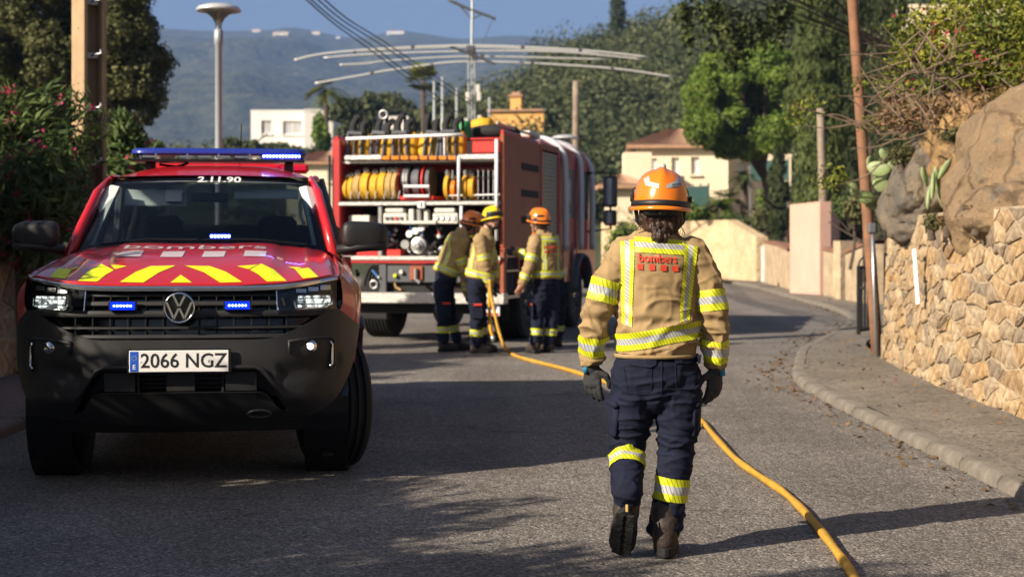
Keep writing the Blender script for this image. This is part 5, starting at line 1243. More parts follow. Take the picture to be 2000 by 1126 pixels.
# ================================================================== PEOPLE
def cloth(name, c, c2, rough=.85, bs=350, bump=.25, vs=7, weave=True):
    return mat(name, c, rough, var=.3, vs=vs, col2=c2, bump=bump, bs=bs, bdist=.003, spec=.2)
def crease_bump(m, scale=8.0, dist=.012, strength=.55):
    t = m.node_tree; L = t.links; p = pnode(m); old = p.inputs['Normal'].links[0].from_socket if p.inputs['Normal'].links else None
    tc = t.nodes.new('ShaderNodeTexCoord'); mp = t.nodes.new('ShaderNodeMapping'); mp.inputs['Scale'].default_value = (1, 1, 1.7); mp.inputs['Rotation'].default_value = (0, .5, .3)
    n = t.nodes.new('ShaderNodeTexNoise'); n.noise_type = 'RIDGED_MULTIFRACTAL'; n.inputs['Scale'].default_value = scale; n.inputs['Detail'].default_value = 3; n.inputs['Roughness'].default_value = .45; n.inputs['Distortion'].default_value = .4
    L.new(tc.outputs['Object'], mp.inputs[0]); L.new(mp.outputs[0], n.inputs['Vector'])
    b = t.nodes.new('ShaderNodeBump'); b.inputs['Strength'].default_value = strength; b.inputs['Distance'].default_value = dist; L.new(n.outputs[0], b.inputs['Height'])
    if old is not None: L.new(old, b.inputs['Normal'])
    L.new(b.outputs[0], p.inputs['Normal'])
M_TAN = cloth('tan_turnout_cloth', (.345, .245, .125), (.265, .182, .088))
M_NAVY = cloth('navy_trouser_cloth', (.012, .015, .034), (.008, .010, .022), vs=5)
crease_bump(M_TAN); crease_bump(M_NAVY, 9.0, .014, .6)
M_GLOVE = mat('dark_grey_glove', (.035, .036, .040), .75, bump=.4, bs=250, bdist=.003, var=.3, vs=20); M_GBLUE = mat('blue_glove_knit', (.03, .22, .36), .8)
M_SKIN = mat('skin', (.50, .27, .18), .55, var=.12, vs=12); M_HAIR = mat('dark_brown_hair', (.050, .024, .013), .45, var=.6, vs=18, col2=(.012, .006, .004), bump=.9, bs=60, bdist=.01); M_BOOT = mat('brown_leather_boot', (.045, .032, .026), .6, var=.4, vs=12, bump=.4, bs=60); M_SOLE = mat('rubber_sole', (.012, .012, .012), .8, bump=.8, bs=45, bdist=.01)
M_HORG = mat('orange_helmet', (.80, .20, .008), .22, coat=.6, var=.08, vs=6); M_HYEL = mat('yellow_helmet', (.75, .55, .01), .22, coat=.6); M_HBLK = mat('helmet_black', (.012, .012, .013), .5); M_REFL = mat('reflective_grey', (.42, .44, .45), .35, metal=.2); M_PRINT = mat('red_print', (.60, .045, .02), .7)
def tape_mat():
    m = bpy.data.materials.new('reflective_tape'); m.use_nodes = True; t = m.node_tree; L = t.links; p = pnode(m); p.inputs['Roughness'].default_value = .5
    uv = t.nodes.new('ShaderNodeUVMap'); uv.uv_map = 'UVMap'; sp = t.nodes.new('ShaderNodeSeparateXYZ'); L.new(uv.outputs[0], sp.inputs[0])
    def mth(op, a, b=None):
        n = t.nodes.new('ShaderNodeMath'); n.operation = op
        for i, q in enumerate((a, b)):
            if q is None: continue
            if isinstance(q, (int, float)): n.inputs[i].default_value = q
            else: L.new(q, n.inputs[i])
        return n.outputs[0]
    mid = mth('LESS_THAN', mth('ABSOLUTE', mth('SUBTRACT', sp.outputs[1], .5)), .17)
    ln = mth('LESS_THAN', mth('FRACT', mth('MULTIPLY', mth('ADD', sp.outputs[0], mth('MULTIPLY', sp.outputs[1], .045)), 62.0)), .24)
    m1 = t.nodes.new('ShaderNodeMixRGB'); m1.inputs[1].default_value = (.62, .66, .018, 1); m1.inputs[2].default_value = (.42, .43, .44, 1); L.new(mid, m1.inputs[0])
    m2 = t.nodes.new('ShaderNodeMixRGB'); m2.blend_type = 'MULTIPLY'; m2.inputs[2].default_value = (.42, .42, .40, 1); L.new(ln, m2.inputs[0]); L.new(m1.outputs[0], m2.inputs[1])
    L.new(m2.outputs[0], p.inputs['Base Color']); return m
M_TAPE = tape_mat()
def remesh(mb, vox, it=4, fac=.5, disp=None):
    """fuse overlapping closed shapes into one continuous skin, smooth it, push folds into it"""
    me = mb.mesh('tmp'); o = bpy.data.objects.new('tmp', me); COL.objects.link(o)
    r = o.modifiers.new('r', 'REMESH'); r.mode = 'VOXEL'; r.voxel_size = vox; r.use_smooth_shade = True
    if it: s = o.modifiers.new('s', 'SMOOTH'); s.iterations = it; s.factor = fac
    bpy.context.view_layer.update()
    res = bpy.data.meshes.new_from_object(o.evaluated_get(bpy.context.evaluated_depsgraph_get()))
    bpy.data.objects.remove(o); bpy.data.meshes.remove(me)
    if disp:
        n = len(res.vertices); co = np.empty(n * 3); no = np.empty(n * 3); res.vertices.foreach_get('co', co); res.vertices.foreach_get('normal', no)
        co = co.reshape(-1, 3); no = no.reshape(-1, 3)
        k = np.array([disp(Vector(c)) for c in co]); co += no * k[:, None]; res.vertices.foreach_set('co', co.reshape(-1)); res.update()
    res.polygons.foreach_set('use_smooth', [True] * len(res.polygons))
    return res
def capsule(mb, pts, rs, n=14, up=None):
    """tapered limb with rounded ends"""
    P = [Vector(p) for p in pts]; Rr = [r if hasattr(r, '__len__') else (r, r) for r in rs]
    d0 = (P[0] - P[1]).normalized(); d1 = (P[-1] - P[-2]).normalized(); q0 = min(Rr[0]); q1 = min(Rr[-1])
    P = [P[0] + d0 * q0 * .8, P[0] + d0 * q0 * .45] + P + [P[-1] + d1 * q1 * .45, P[-1] + d1 * q1 * .8]
    sc_ = lambda r, k: (r[0] * k, r[1] * k)
    Rr = [sc_(Rr[0], .45), sc_(Rr[0], .85)] + Rr + [sc_(Rr[-1], .85), sc_(Rr[-1], .45)]
    return mb.tube(P, Rr, n, up=up)
def folds(a1=.006, s1=(6, 6, 20), a2=.003, s2=14, seed=0.0):
    o = Vector((seed, seed * .7, seed * 1.3))
    def f(p):
        wv = noise.noise_vector(p * 4 + o) * .6
        n = noise.noise(Vector((p.x * s1[0], p.y * s1[1], p.z * s1[2])) + o + wv); r = max(0, 1 - abs(n) * 4.2) ** 1.4
        n2 = noise.noise(Vector((p.x * s1[0] * .7 + p.z * 5, p.y * s1[1], p.z * s1[2] * .8)) + o * 2 + wv); r2 = max(0, 1 - abs(n2) * 4.8) ** 1.4
        return a1 * (1.7 * r + 1.1 * r2 - .7) + a2 * noise.noise(p * s2 + o)
    return f
def bvh_of(me): return BVHTree.FromPolygons([v.co.copy() for v in me.vertices], [p.vertices[:] for p in me.polygons])
def tape_ring(name, bvh, p0, p1, w0, parent, n=40, off=.004, m=None, slant=(0, 0, 0), nv=6, rmax=None):
    """reflective band round a limb: rays from the limb's axis out to the cloth"""
    p0, p1 = Vector(p0), Vector(p1); ax = (p1 - p0).normalized(); a = Vector((0, -1, 0)); a = (a - ax * a.dot(ax)).normalized(); b = ax.cross(a)
    mb = MB(); uv = []; rows = []; L = (p1 - p0).length; sl = Vector(slant); lastr = .08
    for j in range(nv + 1):
        c = p0.lerp(p1, j / nv); row = []
        for i in range(n + 1):
            t = 2 * math.pi * i / n; d = a * math.cos(t) + b * math.sin(t)
            cc = c + ax * sl.dot(d)
            h = bvh.ray_cast(cc, d, .4)
            rr_ = (h[0] - cc).length if h[0] is not None else lastr
            if rmax and rr_ > rmax: rr_ = .035
            lastr = rr_
            row.append(cc + d * (rr_ + off)); uv.append((t * w0, j / nv))
        rows.append(row)
    mb.grid(rows); mb.uv = uv
    return mb.build(name, m or M_TAPE, parent, smooth=True, fix=False)
def tape_quad(name, bvh, c4, parent, along='u', nu=24, nv=24, off=.004, m=None, dirn=(0, 1, 0), T=None):
    """band laid on the back: four corners (x, z) projected along dirn"""
    d = Vector(dirn); mb = MB(); uv = []; rows = []; last = None
    for j in range(nv + 1):
        row = []
        for i in range(nu + 1):
            u, v = i / nu, j / nv
            x = (c4[0][0] * (1 - u) + c4[1][0] * u) * (1 - v) + (c4[3][0] * (1 - u) + c4[2][0] * u) * v
            z = (c4[0][1] * (1 - u) + c4[1][1] * u) * (1 - v) + (c4[3][1] * (1 - u) + c4[2][1] * u) * v
            o = T(x, z) if T else Vector((x, -1, z))
            h = bvh.ray_cast(o, d, 2.0)
            q = (h[0] - d * off) if h[0] is not None else last or o; last = q
            row.append(q)
            wdt = abs(c4[1][0] - c4[0][0]); hgt = abs(c4[3][1] - c4[0][1])
            uv.append((x, v) if along == 'u' else (z, u))
        rows.append(row)
    mb.grid(rows); mb.uv = uv
    return mb.build(name, m or M_TAPE, parent, smooth=True)
def hand_shape(mb, w, d, pn, th, s=1.0, curl=.5, spread=.12, thick=1.0):
    """palm, four fingers of different length with two bends, thumb from the side of the palm. d: pointing, pn: palm normal, th: side of the thumb"""
    w, d, pn, th = (Vector(q) for q in (w, d, pn, th)); d.normalize(); pn = (pn - d * pn.dot(d)).normalized(); th = (th - d * th.dot(d) - pn * th.dot(pn)).normalized()
    capsule(mb, [w - d * .02 * s, w + d * .035 * s, w + d * .085 * s], [(.026 * s * thick, .030 * s), (.020 * s * thick, .042 * s), (.017 * s * thick, .044 * s)], 12, up=pn)
    for k, (ln, o) in enumerate(((.072, .032), (.082, .011), (.076, -.011), (.060, -.031))):
        b = w + d * .085 * s + th * o * s; dd = (d + th * (o * spread * 12)).normalized(); pts = [b - d * .02 * s, b]; a = curl * (.55 + .12 * k)
        for seg in (.45, .32, .26):
            ang = a; dd = (dd * math.cos(ang) + pn * math.sin(ang)).normalized(); pts.append(pts[-1] + dd * ln * seg * s)
        capsule(mb, pts, [.0125 * s * thick, .0120 * s * thick, .0110 * s * thick, .0100 * s * thick, .0090 * s * thick], 10)
    b = w + d * .025 * s + th * .030 * s
    capsule(mb, [b, b + (d * .5 + th * .75 + pn * .25).normalized() * .042 * s, b + (d * .5 + th * .75 + pn * .25).normalized() * .042 * s + (d * .85 + th * .25 + pn * .4).normalized() * .034 * s, b + (d * .5 + th * .75 + pn * .25).normalized() * .042 * s + (d * .9 + pn * .5).normalized() * .060 * s], [.0155 * s * thick, .0135 * s * thick, .0120 * s * thick, .010 * s * thick], 10)

def head_frame(c, yaw, pitch=0.0, roll=0.0):
    return Matrix.Translation(c) @ Matrix.Rotation(yaw, 4, 'Z') @ Matrix.Rotation(pitch, 4, 'X') @ Matrix.Rotation(roll, 4, 'Y')
def head_shape(mb, Hm, face=True):
    """head facing local +y"""
    def P(*q): return Hm @ Vector(q)
    mb2 = MB().sphere((0, 0, 0), 1, 22, 16)
    vs = []
    for v in mb2.v:
        x, y, z = v; k = 1.0 - .20 * max(0, -z) ** 1.5 * (1 if y > 0 else .3)
        vs.append(P(x * .076 * k, y * .095 - (.012 if z < -.3 and y < 0 else 0), z * .112))
    n = len(mb.v); mb.v += [tuple(v) for v in vs]; mb.f += [tuple(i + n for i in f) for f in mb2.f]
    if face:
        capsule(mb, [P(0, .088, .012), P(0, .108, -.022)], [.011, .015], 8)
        capsule(mb, [P(-.022, .078, -.058), P(.022, .078, -.058)], [.013, .013], 8)
        capsule(mb, [P(-.02, .066, -.092), P(.02, .066, -.092)], [.022, .022], 8)
        capsule(mb, [P(-.04, .078, .024), P(.04, .078, .024)], [.013, .013], 8)
    for s in (-1, 1):
        capsule(mb, [P(s * .078, -.004, .022), P(s * .080, .002, -.026)], [(.022, .010), (.014, .008)], 8, up=Hm.to_3x3() @ Vector((0, 1, 0)))
def helmet(parent, Hm, shell, detail=1, goggles=True, sub2=None):
    """rescue helmet: crested shell, black edge band, brim, straps"""
    h = empty('helmet', (0, 0, 0)); h.parent = parent
    def P(x, y, z): return Hm @ Vector((x, y, z))
    n, m = 48, 18; rows = []
    edge = lambda a: -.004 + .020 * math.sin(a) - .012 * abs(math.cos(a)) ** 2      # rim dips at the sides, lifts at the brow
    for j in range(m + 1):
        t = j / m; row = []
        for i in range(n):
            a = 2 * math.pi * i / n; ph = t * math.pi / 2
            rx, ry, rz = .117, .142, .130
            ct = math.cos(ph) ** .64; x = rx * ct * math.cos(a); y = ry * ct * math.sin(a); z = edge(a) * (1 - t) + .02 + rz * math.sin(ph) ** .95
            crest = math.exp(-(x / .017) ** 2) * .013 * min(1, t * 1.8 + .1)
            row.append(P(x, y * (1 + crest * .9), z + crest * (1 if t > .2 else t * 5)))
        rows.append(row)
    MB().grid(rows, closed=True).build('shell', shell, h, smooth=True)
    rb = []
    for k, (dr, dz) in enumerate(((.004, .030), (.011, .028), (.012, .004), (.004, .002))):
        rb.append([P((.116 + dr) * math.cos(a), (.142 + dr) * math.sin(a), edge(a) + dz) for a in lin(0, 2 * math.pi, n + 1)[:-1]])
    MB().grid(rb, closed=True).build('edge_band', M_HBLK, h, smooth=True)
    br = []
    for k, (dr, dz) in enumerate(((.000, .010), (.014, .002), (.020, -.012), (.016, -.014), (-.002, -.004))):
        br.append([P((.116 + dr) * math.cos(a), (.142 + dr + .012 * max(0, math.sin(a))) * math.sin(a), edge(a) + dz) for a in lin(0, 2 * math.pi, n + 1)[:-1]])
    MB().grid(br, closed=True).build('brim', shell, h, smooth=True)
    MB().sphere(P(0, 0, 0.0) - (P(0, 0, 0.0) - P(0, -.01, .055)), (.105, .125, .04), 16, 8).build('liner', M_HBLK, h, smooth=True)
    for s in (-1, 1):
        MB().tube([P(s * .108, .03, .0), P(s * .098, .035, -.07), P(s * .055, .05, -.125), P(0, .06, -.135)], [(.009, .003)] * 4, 6).build('chin_strap', M_HBLK, h)
        MB().tube([P(s * .108, -.04, .0), P(s * .098, .0, -.05), P(s * .096, .03, -.075)], [(.008, .003)] * 3, 6).build('side_strap', M_HBLK, h)
        MB().cbox(P(s * .124, .0, .022), (.016, .04, .03), .005, Hm.to_3x3()).build('visor_pivot', M_HBLK, h)
    if goggles:
        g = MB().tube([P(.128 * math.cos(a), .150 * math.sin(a), .040 + .02 * math.sin(a)) for a in lin(.5, math.pi - .5, 14)], [(.028, .012)] * 14, 8, up=Hm.to_3x3() @ Vector((0, 0, 1))); g.build('goggles', M_HBLK, h, smooth=True)
        MB().cbox(P(0, .165, .075), (.04, .025, .03), .006, Hm.to_3x3()).build('head_lamp', M_HBLK, h)
    # nape adjuster
    ad = MB().tube([P(x, -.098 - .018 * (1 - (x / .075) ** 2), -.040) for x in lin(-.072, .072, 9)], [(.020, .014)] * 9, 10, up=Hm.to_3x3() @ Vector((0, 0, 1)))
    ad.lathe([(0, .016), (.016, .014), (.020, 0)], 14, Matrix.Translation(P(0, -.128, -.040)) @ Hm.to_3x3().to_4x4() @ Matrix.Rotation(R(90), 4, 'X'))
    ad.tube([P(0, -.118, -.02), P(0, -.122, .02)], [(.014, .006)] * 2, 6); ad.build('nape_adjuster', M_HBLK, h, smooth=True)
    if detail:
        lb = BVHTree.FromPolygons([v for r_ in rows for v in r_], [(i * n + j, i * n + (j + 1) % n, (i + 1) * n + (j + 1) % n, (i + 1) * n + j) for i in range(m) for j in range(n)])
        C = P(0, 0, .04)
        def onh(x, z, off=.002):
            d = (Hm.to_3x3() @ Vector((0, 1, 0))).normalized(); q = lb.ray_cast(P(x, -.5, z), d)
            return (q[0] - d * off) if q[0] is not None else P(x, -.14, z)
        for s in (-1, 1):
            pl = [(s * .080, .100), (s * .058, .112), (s * .052, .084), (s * .016, .072), (s * .016, .054), (s * .072, .068)]
            flat(poly_tris(pl, 3), lambda a, b: onh(a, b), 'reflective_sticker', M_REFL, h)
        flat(poly_tris([(.034, .062), (.082, .074), (.082, .094), (.034, .082)], 3), lambda a, b: onh(a, b, .004), 'name_sticker', M_REFL, h)
        for k in range(4): flat(poly_tris([(.041 + k * .0105 + p_, .069 + k * .0022 + q_) for p_, q_ in ((0, 0), (.006, .001), (.006, .0075), (0, .0065))], 1), lambda a, b: onh(a, b, .006), 'sticker_square', M_INK, h)
        MB().sphere(P(0.004, -.045, .157), (.013, .012, .014), 12, 8).build('crest_lens', M_REFL, h, smooth=True)
    return h
def boot(parent, heel, toe, ankle, top, s=1.0, vox=.008, m=M_BOOT):
    """leather boot: heel and toe points on the sole line, ankle and top of the shaft"""
    heel, toe, ankle, top = (Vector(q) for q in (heel, toe, ankle, top)); f = (toe - heel).normalized(); up = (ankle - heel) - f * (ankle - heel).dot(f); up.normalize(); L = (toe - heel).length; sd = f.cross(up)
    b = empty('boot', (0, 0, 0)); b.parent = parent
    mb = MB(); capsule(mb, [heel + f * .04 * s + up * .060 * s, heel + f * L * .35 + up * .065 * s, heel + f * L * .70 + up * .050 * s, heel + f * L * .90 + up * .040 * s], [(.055 * s, .042 * s), (.058 * s, .044 * s), (.043 * s, .052 * s), (.034 * s, .046 * s)], 14, up=up)
    capsule(mb, [heel + f * .055 * s + up * .05 * s, ankle + up * .02, top], [.050 * s, .050 * s, .056 * s], 14)
    link_mesh('upper', remesh(mb, vox, 3, disp=lambda p: .003 * noise.noise(p * 30)), m, b)
    so = MB(); out = []
    for k in range(22):
        a = 2 * math.pi * k / 22; u = -math.cos(a); wv = math.sin(a)
        wd_ = .046 + .012 * max(0, u) if u > -.2 else .043
        out.append((L * .5 + u * L * .53, wv * wd_ * s * (1.08 if u > .2 else .98)))
    so.prism(out, -.004 * s, .030 * s, lambda a, c, h: heel + f * a + sd * c + up * h); so = so.build('sole', M_SOLE, b, fix=True, bevel=.004)
    lug = MB()
    for k in range(7):
        a = L * (.08 + .13 * k)
        for q in (-1, 1): lug.cbox((0, 0, 0), (.001, .001, .001), .0001) if False else lug.prism([(a, q * .006), (a + .022 * s, q * .010), (a + .016 * s, q * .036 * s), (a - .006 * s, q * .032 * s)], -.012 * s, -.003 * s, lambda x, c, h: heel + f * x + sd * c + up * h)
    lug.build('tread', M_SOLE, so, fix=True)
    return b
# ---------------------------------------------------------------- the walking firefighter
def W(x, z, y=0.0):
    """pixel of the photograph -> metres about her standing point, at her distance"""
    return Vector(((x - 1290) / 456.0, y, (1085 - z) / 456.0))
WO = px(1290, 1085, gd(1085))
def walker():
    root_pos = Vector((WO.x, WO.y, 0))
    F_ = (0, 1, 0)
    # joints
    neck = W(1289, 440, .0); head = Vector((.002, .02, 1.475))
    Hm = head_frame(head + Vector((0, 0, 0)), R(-3), R(-4), R(2))
    shL, elL, wrL = W(1212, 492, 0), W(1162, 618, -.02), W(1157, 706, .045)
    shR, elR, wrR = W(1362, 494, 0), W(1392, 612, -.02), W(1400, 712, .04)
    hipL, knL, anL = W(1240, 735, 0), W(1225, 880, .03), W(1222, 955, -.115)
    hipR, knR, anR = W(1326, 735, 0), W(1322, 880, .02), W(1300, 1040, .02)
    # body
    mb = MB()
    capsule(mb, [W(1282, 720), W(1282, 600), W(1284, 500), W(1287, 468)], [(.10, .14), (.09, .12), (.09, .15), (.06, .08)], 14, up=F_)
    capsule(mb, [W(1287, 470), W(1290, 425, .015)], [.052, .048], 12)
    for a, b, c in ((shL, elL, wrL), (shR, elR, wrR)): capsule(mb, [a, b, c], [.045, .038, .026], 12)
    for a, b, c in ((hipL, knL, anL), (hipR, knR, anR)): capsule(mb, [a, b, c], [.075, .05, .035], 12)
    head_shape(mb, Hm)
    body = link_mesh('person', remesh(mb, .008, 2), M_SKIN); body.location = root_pos
    tag(body, 'firefighter walking away in orange helmet, tan jacket and navy trousers', 'person')
    # jacket
    mb = MB()
    secs = [(1281, 692, .172, .128), (1281, 660, .180, .135), (1281, 610, .176, .132), (1281, 560, .182, .135), (1282, 515, .196, .132), (1283, 488, .180, .118), (1285, 468, .130, .095), (1287, 452, .080, .075), (1289, 438, .072, .070)]
    mb.tube([W(x, z) for x, z, a, b in secs], [(b, a) for x, z, a, b in secs], 28, up=F_)
    capsule(mb, [shL + Vector((.03, 0, .0)), shL.lerp(elL, .5) + Vector((-.006, -.01, 0)), elL, elL.lerp(wrL, .55), wrL + Vector((0, -.005, .012))], [.078, .067, .062, .061, .053], 18)
    capsule(mb, [shR + Vector((-.03, 0, .0)), shR.lerp(elR, .5) + Vector((.006, -.01, 0)), elR, elR.lerp(wrR, .55), wrR + Vector((0, -.005, .012))], [.078, .067, .062, .061, .053], 18)
    f1 = folds(.0075, (5, 5, 15), .0035, 16, 2.1); f2 = folds(.0065, (13, 12, 8), .003, 20, 5.3)
    def jf(p):
        arm = min(1, max(0, (abs(p.x + .018) - .17) / .05)); low = min(1, max(0, (1.15 - p.z) / .15))
        v = f1(p) * (.45 + .75 * low) * (1 - arm * .3) + f2(p) * (.35 + .65 * arm)
        # gathered creases across the small of the back and the elbows
        v += .006 * math.sin((p.z * 62 + 3.0 * noise.noise(p * 5) + p.x * 9)) * math.exp(-((p.z - 1.0) / .045) ** 2) * (1 - arm)
        v += .005 * math.sin(p.z * 85 + 4 * noise.noise(p * 7)) * math.exp(-((p.z - 1.01) / .06) ** 2) * arm
        return v
    me = remesh(mb, .0075, 4, disp=jf); bv = bvh_of(me)
    jk = link_mesh('jacket', me, M_TAN, body)
    sm = jk.modifiers.new('sub', 'SUBSURF'); sm.levels = 1; sm.render_levels = 1
    MB().tube([W(1281, 690), W(1281, 697)], [(.137, .180), (.134, .178)], 32, up=F_).build('hem', M_TAN, jk, smooth=True)
    col = MB().tube([W(1288, 446) + Vector((.072 * math.cos(a), .070 * math.sin(a), .004 + .008 * math.sin(a))) for a in lin(0, 6.283, 25)], [(.022, .008)] * 25, 8, cap=False, up=(0, 0, 1)); col.build('collar', M_TAN, jk, smooth=True)
    MB().tube([W(1288, 440) + Vector((.064 * math.cos(a), .064 * math.sin(a), .01)) for a in lin(0, 6.283, 25)], [(.016, .008)] * 25, 8, cap=False, up=(0, 0, 1)).build('inner_collar', M_HBLK, jk, smooth=True)
    def q(x, z): v = W(x, z); return (v.x, v.z)
    tape_quad('back_tape', bv, [q(1212, 630), q(1230, 636), q(1236, 468), q(1209, 472)], jk, 'v')
    tape_quad('back_tape', bv, [q(1322, 606), q(1344, 602), q(1359, 482), q(1333, 476)], jk, 'v')
    tape_quad('back_tape', bv, [q(1322, 626), q(1342, 622), q(1343, 604), q(1323, 608)], jk, 'v', off=.0045)
    tape_quad('yoke_tape', bv, [q(1236, 492), q(1333, 498), q(1334, 470), q(1237, 462)], jk, 'u')
    tape_ring('waist_tape', bv, W(1281, 672), W(1281, 638), .17, jk, n=64, slant=(.028, 0, 0), off=.005)
    def arm(a, b, c, t0, t1, seg, nm='sleeve_tape', sl=(0, 0, 0)):
        s0, s1 = (a, b) if seg == 0 else (b, c); tape_ring(nm, bv, s0.lerp(s1, t0), s0.lerp(s1, t1), .07, jk, n=36, slant=sl, rmax=.092)
    arm(shL, elL, wrL, .78, .46, 0, sl=(.008, 0, 0)); arm(shL, elL, wrL, .82, .38, 1); arm(shR, elR, wrR, .96, .62, 0, sl=(-.010, 0, 0)); arm(shR, elR, wrR, .92, .48, 1, sl=(-.008, 0, 0))
    def back(a, b, off=.005):
        h = bv.ray_cast(Vector((a, -1, b)), Vector((0, 1, 0))); return h[0] + Vector((0, -off, 0)) if h[0] is not None else Vector((a, -.13, b))
    c = W(1281, 505)
    flat(text_tris('bombers', .050, .0009, cuts=1, sx=.90), lambda a, b: back(c.x - .004 + a, c.z + b - a * .04), 'back_lettering', M_PRINT, jk)
    for k in range(4):
        o = W(1240 + k * 22.3, 526 + k * 1.2); flat(poly_tris([(o.x + p_, o.z + q_) for p_, q_ in ((0, 0), (.025, 0), (.025, .025), (0, .025))], 2), lambda a, b: back(a, b), 'red_square', M_PRINT, jk)
    for s_, wr in ((-1, wrL), (1, wrR)):
        MB().tube([wr + Vector((0, -.004, .030)), wr + Vector((0, 0, -.012))], [.052, .047], 20).build('cuff', M_TAN, jk, smooth=True)
    # trousers
    mb = MB()
    capsule(mb, [W(1281, 688), W(1281, 715), W(1282, 745), W(1283, 772)], [(.118, .168), (.130, .180), (.128, .183), (.095, .150)], 24, up=F_)
    capsule(mb, [hipL, hipL.lerp(knL, .45), knL, knL.lerp(anL, .5), anL + Vector((0, .01, .0))], [.106, .098, .078, .072, .070], 20)
    capsule(mb, [hipR, hipR.lerp(knR, .45), knR, knR.lerp(anR, .5), anR + Vector((0, 0, .02))], [.104, .096, .080, .073, .078], 20)
    g1 = folds(.007, (7, 7, 22), .003, 15, 8.8); g2 = folds(.0065, (9, 9, 14), .003, 18, 3.7)
    def tf(p):
        kn = math.exp(-((p.z - .50) / .07) ** 2); an = max(0, 1 - p.z / .30); cr = math.exp(-((p.z - .68) / .06) ** 2)
        return g1(p) * (.35 + .8 * kn + .9 * an + .5 * cr) + g2(p) * (.4 + .5 * an) + .008 * an * math.sin(p.z * 70 + 3 * noise.noise(p * 6))
    me = remesh(mb, .0075, 4, disp=tf); tb = bvh_of(me); tr = link_mesh('trousers', me, M_NAVY, body)
    sm = tr.modifiers.new('sub', 'SUBSURF'); sm.levels = 1; sm.render_levels = 1
    tape_ring('leg_tape', tb, knL.lerp(anL, .42), knL.lerp(anL, .14), .07, tr, n=36); tape_ring('leg_tape', tb, knR.lerp(anR, .60), knR.lerp(anR, .32), .07, tr, n=36)
    def tback(a, b, off=.004):
        h = tb.ray_cast(Vector((a, -1, b)), Vector((0, 1, 0))); return h[0] + Vector((0, -off, 0)) if h[0] is not None else Vector((a, -.1, b))
    for pl, nm in (([(1214, 697), (1278, 697), (1275, 709), (1264, 713), (1225, 709)], 'pocket_flap'), ([(1309, 693), (1364, 690), (1363, 703), (1350, 707), (1314, 705)], 'pocket_flap')):
        o = flat(poly_tris([q(*a) for a in pl], 3), lambda a, b: tback(a, b, .006), nm, M_NAVY, tr); s2 = o.modifiers.new('s', 'SOLIDIFY'); s2.thickness = .006; s2.offset = 0
    for pl in ([(1216, 712), (1268, 713), (1268, 757), (1262, 761), (1222, 758)], [(1313, 707), (1362, 704), (1361, 750), (1352, 756), (1316, 755)]):
        P_ = [W(*a) for a in pl]; pts = []
        for a, b in zip(P_, P_[1:] + P_[:1]): pts += [tback(a.lerp(b, t).x, a.lerp(b, t).z, .001) for t in lin(0, 1, 8)[:-1]]
        MB().tube(pts + pts[:1], .0022, 5, cap=False).build('pocket_seam', M_NAVY, tr)
    sm_ = [tback(W(1287, z).x, W(1287, z).z, .0015) for z in lin(694, 765, 14)]; MB().tube(sm_, .0025, 5).build('seat_seam', M_NAVY, tr)
    for sgn, hp, kn in ((-1, hipL, knL), (1, hipR, knR)):
        c0 = hp.lerp(kn, .30); c1 = hp.lerp(kn, .82)
        pk_ = MB(); d = (c1 - c0).normalized(); n = Vector((sgn, -.25, 0)).normalized(); t = d.cross(n)
        M3 = Matrix((t, n, -d)).transposed(); L_ = (c1 - c0).length
        pk_.cbox(c0.lerp(c1, .55) + n * .078, (.12, .036, L_ * .82), .014, M3); pk_.cbox(c0.lerp(c1, .10) + n * .088, (.13, .034, L_ * .20), .012, M3)
        pk_.build('cargo_pocket', M_NAVY, tr, auto=40, bevel=.004)
    # boots
    boot(body, W(1217, 985, -.155) + Vector((0, 0, .0)), W(1212, 1078, -.03), W(1222, 975, -.08), W(1224, 950, -.07), 1.16, .007)
    boot(body, Vector((.012, -.075, 0.012)), Vector((.045, .195, .012)), Vector((.018, -.02, .11)), Vector((.02, .0, .2)), 1.12, .007)
    MB().tube([W(1219, 985, -.172), W(1219, 972, -.162)], [(.006, .003)] * 2, 6).build('pull_loop', M_TANH, body)
    # gloves
    for wr, d, pn, th, nm in ((wrL, (.03, .03, -1), (.45, .75, 0), (.85, -.45, 0), 'glove'), (wrR, (-.06, .05, -1), (-.55, .75, 0), (-.75, -.45, 0), 'glove')):
        mb = MB(); hand_shape(mb, Vector(wr) + Vector((0, 0, -.018)), d, pn, th, .98, .42, thick=1.15); capsule(mb, [Vector(wr) + Vector((0, 0, .012)), Vector(wr) + Vector((0, 0, -.03))], [.036, .033], 14)
        g = link_mesh(nm, remesh(mb, .0045, 2, disp=lambda p: .0012 * noise.noise(p * 60)), M_GLOVE, body)
        sd_ = -1 if wr is wrL else 1
        MB().tube([Vector(wr) + Vector((sd_ * .022, -.016, -.004)), Vector(wr) + Vector((sd_ * .028, -.016, -.05))], [(.016, .018), (.012, .012)], 10).build('knit_back', M_GBLUE, g, smooth=True)
        MB().tube([Vector(wr) + Vector((0, 0, .006)), Vector(wr) + Vector((0, 0, -.010))], [.041, .041], 18).build('wrist_strap', M_HBLK, g, smooth=True)
    # hair with a low bun
    mb = MB(); 
    def P(*v): return Hm @ Vector(v)
    capsule(mb, [P(-.05, -.055, -.02), P(.05, -.055, -.02)], [(.075, .055), (.075, .055)], 14, up=(0, 0, 1)); capsule(mb, [P(-.03, -.06, -.075), P(.03, -.06, -.075)], [.045, .045], 12); capsule(mb, [P(0, -.085, -.085), P(-.004, -.10, -.125), P(.004, -.085, -.165)], [.034, .042, .022], 14)
    hr = link_mesh('hair', remesh(mb, .006, 2, disp=lambda p: .005 * noise.noise(Vector((p.x * 70, p.y * 70, p.z * 14))) + .003 * math.sin(p.x * 260 + 6 * noise.noise(p * 9))), M_HAIR, body)
    st = MB(); r5 = random.Random(4)
